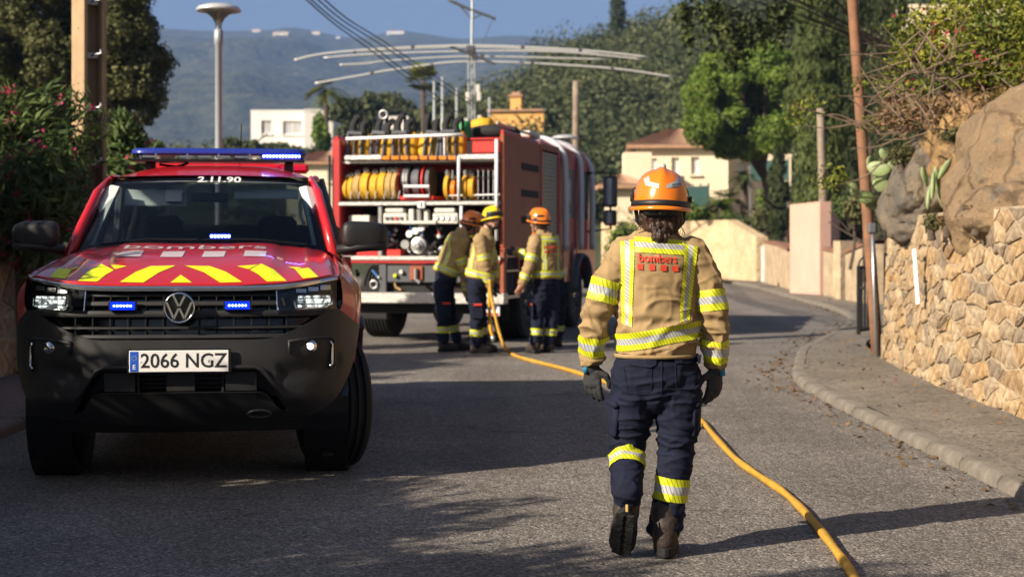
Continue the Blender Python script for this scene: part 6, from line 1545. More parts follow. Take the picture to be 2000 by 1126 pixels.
    for k in range(26):
        a = P(r5.uniform(-.03, .03), -.112 - r5.uniform(0, .02), -.07 - r5.uniform(0, .03)); b = P(r5.uniform(-.034, .034), -.118, -.125 + r5.uniform(-.02, .02)); c_ = P(r5.uniform(-.03, .03), -.09 + r5.uniform(-.01, .01), -.165 - r5.uniform(0, .025)); st.tube(spline([a, b, c_], 4), .0028, 4)
    for s in (-1, 1):
        for k in range(4): st.tube(spline([P(s * .07, -.03, -.03), P(s * (.088 + .006 * k), -.05, -.07 - .01 * k), P(s * (.075 + .01 * k), -.06, -.115), P(s * .06, -.07, -.10 + .008 * k)], 5), .0013, 4)
    st.build('loose_strands', M_HAIR, hr, smooth=True)
    helmet(body, Hm @ Matrix.Translation((0, -.012, .028)), M_HORG, 1)
    return body
walker()
# ---------------------------------------------------------------- the crew behind the engine
def crew(label, bx, d0, J, face, shell, head_yaw, gl=(1, 1), pitch=0.0, lower_only=False, tint=None, text=False, beard=False, long_hair=False):
    """J: joints as pixels (x, y, extra depth) of the photograph at distance d0; face: yaw of the body (0 = facing away)"""
    k = F / d0; gy = HY + CH * k
    def Q(x, y, dy=0.0): return Vector(((x - bx) / k, dy, (gy - y) / k))
    fd = Vector((-math.sin(face), math.cos(face), 0))
    j = {n: Q(*v) for n, v in J.items()}
    VX = .014
    mb = MB()
    capsule(mb, [j['pelvis'], j['pelvis'].lerp(j['chest'], .5), j['chest'], j['neck']], [(.09, .13), (.09, .12), (.09, .15), (.055, .06)], 12, up=fd)
    capsule(mb, [j['neck'], j['head']], [.055, .05], 10)
    for s in 'LR':
        capsule(mb, [j['sh' + s], j['el' + s], j['wr' + s]], [.045, .038, .028], 10); capsule(mb, [j['hip' + s], j['kn' + s], j['an' + s]], [.07, .05, .035], 10)
    Hm = head_frame(j['head'], head_yaw, pitch)
    head_shape(mb, Hm)
    for i, s in enumerate('LR'):
        if not gl[i]:
            d = (j['wr' + s] - j['el' + s]).normalized(); hand_shape(mb, j['wr' + s], d, fd, (fd.y if s == 'L' else -fd.y, 0, 0) if abs(fd.y) > .3 else (0, 1, 0), 1.0, .5)
    body = link_mesh('person', remesh(mb, .009, 2), M_SKIN); body.location = ((bx - CX) / F * d0, d0, 0); tag(body, label, 'person', 'crew behind the fire engine')
    # jacket
    mb = MB(); pe, ch, nk = j['pelvis'], j['chest'], j['neck']; ax = (ch - pe).normalized()
    mb.tube([pe - ax * .06, pe + ax * .06, pe.lerp(ch, .5), ch - ax * .02, ch + ax * .10, nk - ax * .035, nk + ax * .02], [(.145, .185), (.145, .185), (.14, .185), (.14, .205), (.125, .185), (.08, .10), (.07, .075)], 22, up=fd)
    for s in 'LR': a, b, c = j['sh' + s], j['el' + s], j['wr' + s]; capsule(mb, [a, a.lerp(b, .5), b, b.lerp(c, .5), c], [.088, .080, .074, .068, .056], 14)
    me = remesh(mb, VX, 3, disp=folds(.006, (6, 6, 15), .003, 14, bx * .1)); bv = bvh_of(me); jk = link_mesh('jacket', me, M_TAN, body)
    tape_ring('waist_tape', bv, pe - ax * .035, pe + ax * .045, .17, jk, n=32, nv=3, off=.007)
    for s in 'LR':
        a, b, c = j['sh' + s], j['el' + s], j['wr' + s]
        tape_ring('sleeve_tape', bv, a.lerp(b, .85), a.lerp(b, .60), .07, jk, n=20, nv=3, rmax=.11, off=.006); tape_ring('sleeve_tape', bv, b.lerp(c, .80), b.lerp(c, .50), .07, jk, n=20, nv=3, rmax=.10, off=.006)
    rt = Vector((fd.y, -fd.x, 0))
    for sgn in (-1, 1):                                       # braces on back and chest
        for fb in (-1, 1):
            rows = []; uv = []
            for t in lin(.0, 1.0, 12):
                c = (pe + ax * .05).lerp(ch + ax * .13, t); row = []
                for u in (0, .5, 1):
                    o = c + rt * sgn * (.075 + .055 * u) ; dd = fd * fb
                    h = bv.ray_cast(o + dd * .6, -dd, .7); row.append(h[0] + dd * .006 if h[0] is not None else o + dd * .12); uv.append((t * .5, u))
                rows.append(row)
            q = MB().grid(rows); q.uv = uv; q.build('brace_tape', M_TAPE, jk, smooth=True)
    rows = []; uv = []
    for t in lin(-.13, .13, 9):
        row = []
        for u in (0, .5, 1):
            o = ch + ax * (.06 + .07 * u) + rt * t; h = bv.ray_cast(o - fd * .6, fd, .7); row.append(h[0] - fd * .008 if h[0] is not None else o - fd * .13); uv.append((t, u))
        rows.append(row)
    q = MB().grid(rows); q.uv = uv; q.build('yoke_tape', M_TAPE, jk, smooth=True)
    if text:
        def bk(a, b):
            o = ch + ax * (b + .0) + rt * a; h = bv.ray_cast(o - fd * .6, fd, .7); return h[0] - fd * .008 if h[0] is not None else o - fd * .14
        flat(text_tris('bombers', .062, .0015, cuts=1), bk, 'back_lettering', M_PRINT, jk)
        for i in range(4): flat(poly_tris([(-.10 + i * .055 + a, -.075 + b) for a, b in ((0, 0), (.03, 0), (.03, .03), (0, .03))], 1), bk, 'red_square', M_PRINT, jk)
    # trousers
    mb = MB(); capsule(mb, [pe, pe - Vector((0, 0, .10)), (j['hipL'] + j['hipR']) / 2 - Vector((0, 0, .06))], [(.125, .165), (.13, .175), (.10, .14)], 18, up=fd)
    for s in 'LR': a, b, c = j['hip' + s], j['kn' + s], j['an' + s]; capsule(mb, [a, a.lerp(b, .45), b, b.lerp(c, .5), c + Vector((0, 0, .05))], [.105, .098, .082, .076, .076], 14)
    me = remesh(mb, VX, 3, disp=folds(.007, (7, 7, 16), .003, 14, bx * .2)); tb = bvh_of(me); tr = link_mesh('trousers', me, M_NAVY, body)
    for s in 'LR':
        a, b, c = j['hip' + s], j['kn' + s], j['an' + s]; tape_ring('leg_tape', tb, b.lerp(c, .62), b.lerp(c, .40), .07, tr, n=20, nv=3, rmax=.12, off=.006)
        mid = a.lerp(b, .78); n = (Vector((-fd.y, fd.x, 0)) if s == 'L' else Vector((fd.y, -fd.x, 0)))
        if n.y < .2:
            MB().cbox(mid + n * .088, (.03, .14, .20) if abs(n.x) > .7 else (.14, .03, .20), .01).build('cargo_pocket', M_NAVY, tr)
            MB().box(mid + n * .100 + Vector((0, -.012, .075)), (.03, .10, .022) if abs(n.x) > .7 else (.10, .03, .022)).build('red_tab', M_PRINT, tr)
        an = j['an' + s]; tf = Vector((J['an' + s][3] if len(J['an' + s]) > 3 else fd.x, 0, 0)); ff = fd
        boot(body, Vector((an.x, an.y, .012)) - ff * .07, Vector((an.x, an.y, .012)) + ff * .20, Vector((an.x, an.y, .11)) - ff * .02, Vector((an.x, an.y, .22)), 1.05, .014)
    for i, s in enumerate('LR'):
        if gl[i]:
            d = (j['wr' + s] - j['el' + s]).normalized(); mb = MB(); hand_shape(mb, j['wr' + s], d, fd if gl[i] == 1 else Vector((0, 0, -1)), (1, -.2, .3), 1.05, .75, thick=1.15)
            link_mesh('glove', remesh(mb, .008, 1), M_GLOVE, body)
    # hair, beard, eyes
    def P(*v): return Hm @ Vector(v)
    mb = MB(); capsule(mb, [P(-.045, -.045, .0), P(.045, -.045, .0)], [(.085, .055)] * 2, 12, up=(0, 0, 1)); capsule(mb, [P(0, -.055, -.05), P(0, -.075, -.12 if long_hair else -.075)], [.055, .045], 10)
    link_mesh('hair', remesh(mb, .012, 1), M_HAIR, body)
    for s in (-1, 1): MB().sphere(P(s * .030, .088, .010), (.011, .007, .007), 8, 6).build('eye', M_HBLK, body)
    if beard:
        mb = MB(); capsule(mb, [P(-.058, .045, -.06), P(-.03, .075, -.09), P(.03, .075, -.09), P(.058, .045, -.06)], [.018, .022, .022, .018], 8); capsule(mb, [P(-.025, .098, -.042), P(.025, .098, -.042)], [.008, .008], 6)
        link_mesh('beard', remesh(mb, .007, 1), M_HAIR, body)
    helmet(body, Hm @ Matrix.Translation((0, -.008, .03)), shell, 0)
    return body, Q
JA = dict(pelvis=(872, 528, .0), chest=(893, 478, .02), neck=(905, 450, .03), head=(921, 441, .06), shL=(896, 466, .18), elL=(918, 515, .22), wrL=(925, 565, .22), shR=(888, 470, -.12), elR=(908, 525, -.10), wrR=(912, 574, .0), hipL=(868, 556, .10), knL=(878, 612, .12), anL=(890, 672, .12), hipR=(862, 558, -.07), knR=(866, 615, -.08), anR=(866, 670, -.10))
crew('firefighter in orange helmet bending forward beside the pump panel', 875, 19.2, JA, R(-58), M_HORG, R(-75), pitch=R(-18))
JB = dict(pelvis=(932, 535, .0), chest=(944, 480, .0), neck=(950, 449, .0), head=(961, 431, .0), shL=(950, 465, .19), elL=(962, 512, .2), wrL=(966, 552, .12), shR=(938, 468, -.17), elR=(948, 515, -.19), wrR=(957, 556, -.12), hipL=(934, 558, .09), knL=(938, 615, .10), anL=(940, 676, .12), hipR=(928, 560, -.09), knR=(932, 618, -.10), anR=(930, 677, -.08))
crew('firefighter in yellow helmet holding the yellow hose and looking round', 935, 18.9, JB, R(-80), M_HYEL, R(-150), beard=True)
JC = dict(pelvis=(1066, 535, .0), chest=(1066, 482, .0), neck=(1060, 450, .0), head=(1053, 436, .0), shL=(1046, 468, -.10), elL=(1034, 518, -.18), wrL=(1020, 552, -.20), shR=(1084, 468, .12), elR=(1052, 498, .42), wrR=(1008, 494, .55), hipL=(1058, 560, -.05), knL=(1050, 618, -.02), anL=(1046, 676, -.06), hipR=(1078, 560, .05), knR=(1078, 618, .06), anR=(1074, 678, .05))
crew('firefighter in orange helmet turned away towards the side locker', 1065, 18.9, JC, R(32), M_HORG, R(62), gl=(0, 1), text=True, long_hair=True)
JD = dict(pelvis=(1082, 540, .0), chest=(1068, 502, .0), neck=(1062, 484, .0), head=(1056, 476, .0), shL=(1058, 494, -.05), elL=(1054, 528, .0), wrL=(1050, 556, .1), shR=(1076, 494, .10), elR=(1074, 526, .1), wrR=(1064, 556, .1), hipL=(1080, 562, .0), knL=(1078, 616, .0), anL=(1076, 662, .0), hipR=(1092, 562, .0), knR=(1092, 616, .0), anR=(1089, 662, .03))
crew('firefighter almost hidden behind the one at the side locker', 1086, 20.0, JD, R(60), M_HORG, R(60))
# ---------------------------------------------------------------- hose
hp = [(957, 545, 18.62), (959, 575, 18.62), (967, 615, 18.5), (975, 648, 18.45), (984, 674, 18.4)]
pts = [px(*a) for a in hp] + [Vector((px(x, y, gd(y)).x, gd(y), .021)) for x, y in ((995, 691), (1015, 701), (1060, 713), (1130, 732), (1210, 760), (1290, 790), (1345, 812), (1372, 829), (1400, 862), (1438, 903), (1480, 934), (1528, 966), (1565, 1000), (1600, 1040), (1635, 1086), (1662, 1126), (1690, 1180), (1715, 1250))]
for i in range(len(hp), len(pts)): pts[i].z = .021
sp_ = spline(pts, 7); n = len(sp_)
MB().tube(sp_, [(.020 + .002 * math.sin(i * .7), .027 + .003 * math.sin(i * .5)) for i in range(n)], 12, up=None).build('fire_hose', mat('dusty_yellow_hose', (.56, .31, .035), .75, var=.25, vs=6, bump=.3, bs=120), smooth=True, label='long yellow fire hose running along the road from the engine', cat='hose')
h2 = [px(957, 560, 18.75), px(956, 600, 18.8), px(958, 640, 18.8), px(962, 655, 18.8)]
o = MB().tube(spline(h2, 5), .022, 8).build('hose_branch', M_YEL, smooth=True); o2 = MB().tube([h2[-1], h2[-1] + Vector((.01, 0, -.08))], [.03, .022], 10).build('nozzle', M_ALU, o, smooth=True); tag(o, 'short yellow hose end with silver coupling hanging behind the main hose', 'hose')
# ================================================================== STREET FURNITURE
M_CONC = mat('pole_concrete', (.42, .29, .17), .9, var=.25, vs=3, bump=.4, bs=40)
cp = empty('utility_pole', (px(174, 478, 16.4).x, 16.4, 0), R(37)); tag(cp, 'rectangular concrete utility pole with steel step brackets', 'utility pole')
Hc = 6.8
MB().cbox((-.105, 0, Hc / 2), (.045, .35, Hc), .008).cbox((.105, 0, Hc / 2), (.045, .35, Hc), .008).box((0, .06, Hc / 2), (.17, .10, Hc - .02)).build('shaft', M_CONC, cp)
for y in (6, 110, 213, 318, 420):
    z = CH + (HY - y) / F * 16.4
    b = MB().cbox((.0, -.06, z), (.16, .06, .07), .008).build('step_bracket', M_STEEL, cp)
    MB().tube([(.0, -.09, z), (.0, -.22, z), (.03, -.25, z + .005), (.03, -.25, z + .05)], .013, 8).build('step_bar', M_STEEL, b, smooth=True)
for y in (58, 165): MB().lathe([(0, 0), (.013, 0)], 8, Matrix.Translation((-.1285, -.02, CH + (HY - y) / F * 16.4)) @ Matrix.Rotation(R(-90), 4, 'Y')).build('bolt_hole', M_BLACK, cp)
def street_lamp(x, d, ytop, label, hw=.335):
    top = CH + (HY - ytop) / F * d; root = empty('street_lamp', ((x - CX) / F * d, d, 0)); tag(root, label, 'street lamp')
    M_G = mat('lamp_grey', (.34, .37, .39), .45, metal=.3)
    MB().lathe([(.11, 0), (.11, .5), (.055, .6), (.052, top - .62), (.068, top - .60), (.068, top - .40), (.045, top - .38), (.03, top - .36)], 16).build('post', M_G, root, smooth=True)
    MB().lathe([(.04, top - .37), (.05, top - .30), (.09, top - .22), (.20, top - .12), (.26, top - .085)], 24).build('diffuser', M_LENS, root, smooth=True)
    MB().lathe([(.025, top - .38), (.022, top - .1)], 8).build('lamp_stem', M_WDEC, root)
    MB().lathe([(.0, top), (.20, top - .015), (.30, top - .045), (hw, top - .085), (hw, top - .11), (hw - .03, top - .115), (.26, top - .08), (0, top - .07)], 32).build('lamp_head', mat('lamp_top', (.52, .53, .54), .35, metal=.2), root, smooth=True)
street_lamp(427, 23.0, 8, 'grey post top street lamp with saucer shaped head against the mountain')
street_lamp(1103, 42.0, 263, 'pale saucer street lamp head just above the fire engine cab', .37)
def wood_pole(name, x0, y0, x1, y1, d, r0, r1, label, m, ground=True):
    b, t = px(x0, y0, d), px(x1, y1, d); 
    if ground: b = b + (b - t) * ((b.z + .05) / (t.z - b.z))
    pts = [b.lerp(t, k) - b for k in lin(0, 1, 8)]
    o = MB().tube(pts, lin(r0, r1, 8), 12).build(name, m, smooth=True); o.location = b; return tag(o, label, 'pole')
M_WOOD = mat('brown_pole_wood', (.26, .125, .065), .85, var=.45, vs=5, col2=(.16, .085, .05), bump=.6, bs=25); M_WOODG = mat('grey_pole_wood', (.30, .24, .18), .85, var=.35, vs=5, bump=.5, bs=25)
wood_pole('wooden_pole', 1714, 700, 1655, -140, 17.3, .066, .058, 'leaning brown wooden pole at the end of the rubble wall', M_WOOD)
wood_pole('wooden_pole', 1612, 560, 1602, 212, 42, .13, .10, 'thin grey wooden pole standing behind the pink wall', M_WOODG)
wood_pole('wooden_pole', 1124, 480, 1125, 158, 58, .16, .12, 'wooden utility pole rising behind the fire engine cab', M_WOODG)
c_ = MB().tube([px(1704, 455, 17.1), px(1707, 560, 17.1), px(1712, 703, 17.0)], .021, 8).build('conduit', M_STEEL, smooth=True); tag(c_, 'grey metal conduit running up beside the leaning pole', 'conduit')
MB().cbox(px(1703, 446, 17.1), (.10, .08, .12), .02).build('conduit_box', M_GREYP, c_)
# white cover strip on the rubble wall
nrm = Vector((-.97, .1, 0))
a, b = px(1796, 487, 14.35), px(1806, 594, 14.25)
o = MB().tube([a + Vector((-.05, 0, 0)), b + Vector((-.06, 0, 0))], [(.02, .055)] * 2, 4, up=(1, 0, 0)).build('cable_cover', M_WPAINT); tag(o, 'white plastic cable cover fixed slanting on the rubble wall', 'cable cover')
# iron gate
gt = empty('iron_gate', (px(1677, 672, 20.6).x, 20.6, .13), R(58)); tag(gt, 'narrow black iron gate standing open at the wall end', 'gate')
gw, gh = .62, .92
MB().tube([(0, 0, 0), (0, 0, gh)], .028, 6).tube([(gw, 0, 0), (gw, 0, gh)], .028, 6).build('stile', M_IRON, gt)
MB().tube([(0, 0, .05), (gw, 0, .05)], .02, 6).tube([(0, 0, gh - .02), (gw, 0, gh - .02)], .02, 6).build('rail', M_IRON, gt)
for k in range(1, 5): MB().tube([(k * gw / 5, 0, .05), (k * gw / 5, 0, gh - .02)], .017, 6).build('bar', M_IRON, gt)
MB().tube([(gw / 2 + gw / 2 * math.cos(a), 0, gh + .12 * math.sin(a)) for a in lin(0, math.pi, 12)], .012, 6).tube([(gw / 2 + .09 * math.cos(a), 0, gh + .05 + .05 * math.sin(a)) for a in lin(0, 6.28, 12)], .008, 6, cap=False).build('scroll', M_IRON, gt)
MB().lathe([(0, .03), (.03, .03), (.035, 0)], 10, Matrix.Translation((.02, -.02, .62)) @ Matrix.Rotation(R(90), 4, 'X')).build('lock', M_IRON, gt)
# green gate in the left wall
gg = empty('plank_gate', (-4.88, 15.36, 0), R(88)); tag(gg, 'dark green plank gate between the left rubble wall and the pickup', 'gate')
M_GPL = mat('green_gate_paint', (.05, .085, .03), .7, var=.35, vs=6)
for k in range(12): MB().cbox((.10 + k * .165, 0, .66), (.158, .035, 1.3), .006).build('plank', M_GPL, gg)
for z in (.25, 1.05): MB().cbox((1.0, -.028, z), (1.98, .02, .09), .005).build('crossbar', M_GPL, gg)
for x in (-.06, 2.06): MB().cbox((x, 0, .70), (.10, .12, 1.4), .01).build('gate_post', mat('gate_post_wood', (.20, .15, .10), .85, var=.3, vs=5), gg)
# antenna mast with long fishbone elements
M_MAST = mat('mast_grey', (.40, .43, .44), .5, metal=.4); M_ELEM = mat('antenna_rod', (.62, .62, .60), .4, metal=.3)
dm = 52; mp = px(921, 478, dm); mst = empty('antenna_mast', (mp.x, dm, 0)); tag(mst, 'lattice radio mast with long drooping aerial rods behind the fire engine', 'antenna')
def MQ(x, y, dy=0.0): v = px(x, y, dm); return Vector((v.x - mp.x, dy, v.z))
for dx, dy in ((-6, -.1), (6, -.1), (0, .12)): MB().tube([MQ(921 + dx, 560, dy), MQ(921 + dx, 100, dy)], .03, 6).build('leg', M_MAST, mst)
lz = MB()
for k in range(22):
    y0 = 110 + k * 20; lz.tube([MQ(915, y0, -.1), MQ(927, y0 + 10, -.1)], .014, 4).tube([MQ(927, y0 + 10, -.1), MQ(915, y0 + 20, -.1)], .014, 4)
lz.build('lacing', M_MAST, mst)
MB().tube([MQ(921, 110), MQ(923, -30)], .045, 8).build('top_tube', M_MAST, mst)
for (pl, r_, dy) in (([(1260, 120), (1120, 106), (921, 98), (760, 104), (640, 114), (585, 126)], .034, -1.2), ([(1322, 143), (1180, 124), (921, 112), (780, 126), (690, 141), (606, 156)], .034, 1.2), ([(1255, 116), (1100, 102), (921, 100), (730, 106), (632, 113)], .03, 0), ([(1190, 113), (921, 107), (760, 115), (710, 121), (660, 123)], .028, .5), ([(1190, 108), (921, 96), (690, 105)], .026, -.5)):
    MB().tube(spline([MQ(x, y, dy) for x, y in pl], 6), lin(r_, r_ * .55, 6 * (len(pl) - 1) + 1) if False else [r_] * (6 * (len(pl) - 1) + 1), 6).build('aerial_rod', M_ELEM, mst, smooth=True)
for x, y, dy in ((700, 111, -1.2), (810, 101, -1.2), (1020, 101, -1.2), (1130, 107, -1.2), (720, 134, 1.2), (840, 119, 1.2), (1040, 115, 1.2), (1200, 127, 1.2), (900, 99, 0), (940, 104, .5)): MB().cbox(MQ(x, y, dy), (.12, .12, .10), .02).build('rod_clamp', M_DGREY, mst)
for dy in (-1.2, -.5, .5, 1.2): MB().cbox(MQ(921, 104, dy), (.3, .16, .22), .03).build('rod_bracket', M_DGREY, mst)
MB().tube([MQ(880, 99, -1.2), MQ(925, 108, 0), MQ(965, 116, 1.3)], .05, 6).build('boom', M_MAST, mst)
MB().tube(spline([MQ(875, 0), MQ(921, 20), MQ(950, 30), MQ(968, 38)], 5), .05, 6).build('top_arm', M_DGREY, mst, smooth=True)
MB().tube([MQ(890, 3), MQ(921, 38)], .025, 5).tube([MQ(945, 27), MQ(921, 38)], .025, 5).tube([MQ(962, 37), MQ(952, 62), MQ(940, 95)], .012, 4).build('stay', M_DGREY, mst)
for x, y in ((934, 175), (936, 190), (914, 190), (912, 240), (937, 235)): MB().cbox(MQ(x, y, -.2), (.14, .1, .3), .02).build('radio_box', M_PANEL, mst)
for x, y0 in ((848, 155), (864, 150), (892, 172), (956, 190)):
    o = MB().tube([px(x, 480, 60), px(x, y0, 60)], .05, 6).build('aerial_pole', M_MAST, smooth=True); tag(o, {848: 'thin grey aerial pole beside the fan palm', 864: 'taller thin pole beside the fan palm', 892: 'short thin pole between the palm and the radio mast', 956: 'thin pole with small lamp right of the radio mast'}[x], 'pole')
# overhead cables
M_CAB = mat('cable_black', (.012, .012, .013), .6)
ep = Vector((px(1012, 478, 70).x, 70, 0))
wp = MB().tube([(0, 0, -.1), (0, 0, 3), (.02, 0, 5.9)], [.13, .12, .10], 10).build('wooden_pole', M_WOODG, smooth=True); wp.location = ep; tag(wp, 'cable pole standing behind the fire engine load', 'pole')
for k, (x0, x1, xm, dz, lb) in enumerate(((599, 928, 742, 0, 'lowest black overhead cable of the bundle crossing the mountain'), (606, 934, 752, .06, 'black overhead cable second from below in the bundle'), (617, 980, 772, .18, 'upper black overhead cable nearest the radio mast'), (628, 986, 782, .26, 'topmost black overhead cable above the bundle'))):
    yA, yB, yC = 0 - k * 2, 112 - k * 3, 252 - k * 2
    p = spline([Vector((-4.62 + .06 * k, 16.4, 6.45 + dz)), px(x0, yA, 29.3), px(xm, yB, 38), px(x1, yC, 60), ep + Vector((0, 0, 5.5 + dz * .5))], 12)
    o = MB().tube(p, .016, 6).build('overhead_cable', M_CAB, smooth=True); tag(o, lb, 'cable', 'overhead cables')
# green windbreak fence
M_MESH = mat('teal_mesh', (.05, .12, .11), .8, var=.2, vs=3)
for lb, x0, x1, yt0, yt1, yb, d in (('teal mesh fence behind the walking firefighter helmet', 1338, 1384, 366, 362, 420, 62), ('teal mesh fence panel under the round pine crown', 1466, 1540, 314, 312, 352, 66)):
    f0 = empty('mesh_fence', (px(x0, 478, d).x, d, 0)); tag(f0, lb, 'fence'); s = d / F; z0, z1 = px(x0, yt0, d).z, px(x0, yt1, d).z; zb = px(x0, yb, d).z
    MB().add([(0, 0, zb), ((x1 - x0) * s, 0, zb), ((x1 - x0) * s, 0, z1), (0, 0, z0)], [(0, 1, 2, 3)]).build('mesh', M_MESH, f0, solid=.02)
    for k in range(4): u = k / 3; MB().tube([((x1 - x0) * s * u, .05, -.2), ((x1 - x0) * s * u, .05, z0 + (z1 - z0) * u + .1)], .04, 6).build('post', M_STEEL, f0)
# ================================================================== VEGETATION
rng = np.random.default_rng(21); rv = random.Random(21)
def leafmat(name, c, c2, var=.5, vs=1.2, island=.35, transl=.25, rough=.6): return mat(name, c, rough, var=var, vs=vs, col2=c2, island=island, transl=transl, spec=.25)
L_OAK = leafmat('holm_oak_leaf', (.15, .155, .055), (.06, .07, .028), vs=1.5)
L_OLE = leafmat('oleander_leaf', (.12, .17, .045), (.05, .085, .028), vs=3)
L_PINK = leafmat('oleander_flower', (.55, .05, .14), (.40, .03, .09), island=.25)
L_PINE = leafmat('stone_pine_needles', (.19, .27, .045), (.09, .15, .028), vs=.8, island=.3)
L_CYP = leafmat('cypress_leaf', (.13, .165, .05), (.065, .09, .03), vs=1.2)
L_CYP2 = leafmat('dark_cypress_leaf', (.07, .09, .034), (.035, .05, .02), vs=1.5)
L_CAROB = leafmat('carob_leaf', (.085, .11, .03), (.04, .055, .018), vs=2)
L_BOUG = leafmat('yellow_green_leaf', (.28, .29, .03), (.07, .10, .022), vs=1.6, island=.4)
L_MAG = leafmat('crimson_flower', (.42, .015, .08), (.3, .01, .05)); L_YELF = leafmat('yellow_flower', (.70, .48, .02), (.55, .36, .02))
L_SCRUB = leafmat('olive_scrub_leaf', (.15, .15, .06), (.08, .085, .036), vs=.6)
L_DRY = leafmat('dry_brown_leaf', (.26, .17, .085), (.16, .10, .05), vs=2); L_FOR = leafmat('hill_forest_leaf', (.135, .155, .065), (.06, .078, .036), vs=.10, island=.4)
L_PALM = leafmat('palm_frond', (.22, .25, .06), (.13, .15, .04), vs=2); M_BARK = mat('bark', (.10, .075, .055), .95, var=.4, vs=5, bump=.8, bs=15, bdist=.03); M_TWIG = mat('dry_twig', (.20, .145, .10), .9, var=.4, vs=6)
def limbs(mb, base, top, r, n, spread, rnd, depth=2):
    base, top = Vector(base), Vector(top); mid = base.lerp(top, .5) + Vector((rnd.uniform(-.1, .1), rnd.uniform(-.1, .1), 0)) * (top - base).length
    mb.tube(spline([base, mid, top], 4), lin(r, r * .55, 9), 8)
    if depth:
        for k in range(n):
            s = base.lerp(top, rnd.uniform(.45, 1)); a = rnd.uniform(0, 6.28); L = (top - base).length * rnd.uniform(.35, .6)
            limbs(mb, s, s + Vector((math.cos(a) * spread, math.sin(a) * spread, rnd.uniform(.3, .9))).normalized() * L, r * .45, max(2, n - 2), spread, rnd, depth - 1)
def tree(name, base, lobes, n, leaf, lm, label, cat='tree', group=None, trunk=.15, aspect=1.8, shell=.45, rough=.35, axis=None, flowers=None, jit=.5, fold=.25, out=.7, forks=4, arms=True):
    """tapered trunk with limbs and a crown of single leaves spread over uneven lobes (absolute coordinates)"""
    base = Vector(base); root = empty(name, base); tag(root, label, cat, group)
    lob = [((np.array(c, float) - np.array(base)), r) for c, r in lobes]
    cen = np.mean([l[0] for l in lob], axis=0); mb = MB()
    limbs(mb, (0, 0, -.1), Vector(cen), trunk, forks, .9, rv, 1)
    for c, r in (lob if arms else lob[-8:]): mb.tube(spline([Vector(cen) * .6, Vector(cen).lerp(Vector(c), .6), Vector(c)], 3), lin(trunk * .5, trunk * .15, 7), 6)
    mb.build('trunk', M_BARK, root, smooth=True)
    p, nn = crown_points(lob, n, rng, shell, rough, out=out)
    ax = None
    if axis == 'out': ax = p - cen; ax /= np.linalg.norm(ax, axis=1)[:, None] + 1e-6; ax[:, 2] += .3
    elif axis is not None: ax = np.tile(np.array(axis, float), (len(p), 1))
    cr = link_mesh('crown', leaf_mesh('crown', p, nn, leaf, rng, aspect, fold, ax, jit), lm, root)
    if flowers:
        fm, fn, fs = flowers; p2, n2 = crown_points(lob, fn, rng, .10, rough); 
        # flower heads as small clusters
        pp = np.repeat(p2, 5, axis=0) + rng.normal(size=(fn * 5, 3)) * fs * .8
        link_mesh('blossom', leaf_mesh('blossom', pp, rng.normal(size=(fn * 5, 3)), fs, rng, 1.2, .3), fm, root)
    return root
def PL(x, y, d, rx, rz, ry=None):
    """crown lobe from pixels: centre, half width and half height in pixels"""
    k = d / F; return (px(x, y, d), (rx * k, (ry if ry else (rx + rz) / 2) * k, rz * k))
def jitter_lobes(x0, y0, x1, y1, d, n, r, dd=1.0, seed=0, mask=None):
    q = random.Random(seed); out = []
    while len(out) < n:
        x, y = q.uniform(x0, x1), q.uniform(y0, y1)
        if mask and not mask(x, y): continue
        s = q.uniform(.7, 1.25); out.append(PL(x, y, d + q.uniform(-dd, dd), r * s, r * s * q.uniform(.7, 1)))
    return out
# left background tree
tree('oak_tree', (px(120, 478, 34).x, 34, 0), jitter_lobes(-60, -40, 300, 150, 34, 60, 50, 1.6, 3, lambda x, y: x < 260 or y > 60) + [PL(290, 110, 34, 45, 38), PL(235, 180, 34, 60, 55), PL(300, 190, 33.5, 28, 22), PL(60, 200, 34, 80, 80), PL(290, 215, 33.5, 22, 30), PL(240, 260, 33, 45, 45)], 120000, .105, L_OAK, 'broad dark holm oak behind the concrete pole', trunk=.14, shell=.6)
# oleander hedge along the left wall: the visible ones, then the ones beside the camera that shade the road
OLE = 'oleanders along the left wall'
def ole(x, y, h, wd, n, label, fl=90, leaf=.15, dp=.75, zmin=.3):
    lob = []; q = random.Random(int(x * 100 + y * 17))
    for k in range(9): lob.append(((x + q.uniform(-.55, .55) * wd, y + q.uniform(-.6, .6) * dp, h * q.uniform(zmin, .84)), (wd * .42, dp * .5, h * .19)))
    if zmin < .4: lob.append(((x, y, h * .45), (wd * .5, dp * .5, h * .42)))
    return tree('oleander', (x, y, 0), lob, n, leaf, L_OLE, label, 'shrub', OLE, trunk=.05, aspect=4.5, shell=.6, axis='out', flowers=(L_PINK, fl, .045), rough=.4, fold=.12)
ole(-5.15, 15.6, 3.1, 1.35, 11000, 'tall shaded oleander with pink blossom left of the concrete pole', 170, zmin=.5)
ole(-4.85, 15.0, 2.35, .85, 7000, 'lower pink flowering oleander in front of the concrete pole', 140, zmin=.62)
ole(-5.6, 13.6, 3.3, 1.2, 6000, 'tall oleander with pink blossom leaning over the left rubble wall', 90, zmin=.5)
tree('oleander', (px(258, 478, 18.2).x, 18.2, 0), [PL(232, 300, 18.2, 26, 60), PL(268, 320, 18.2, 40, 50), PL(245, 250, 18.2, 22, 30), PL(290, 345, 18.2, 35, 40), PL(305, 290, 18.2, 14, 14), PL(240, 380, 18, 60, 60)], 4200, .19, L_OLE, 'sunlit oleander with pink tips right of the concrete pole', 'shrub', OLE, trunk=.05, aspect=4.5, shell=.6, axis='out', flowers=(L_PINK, 34, .05), rough=.4, fold=.12)
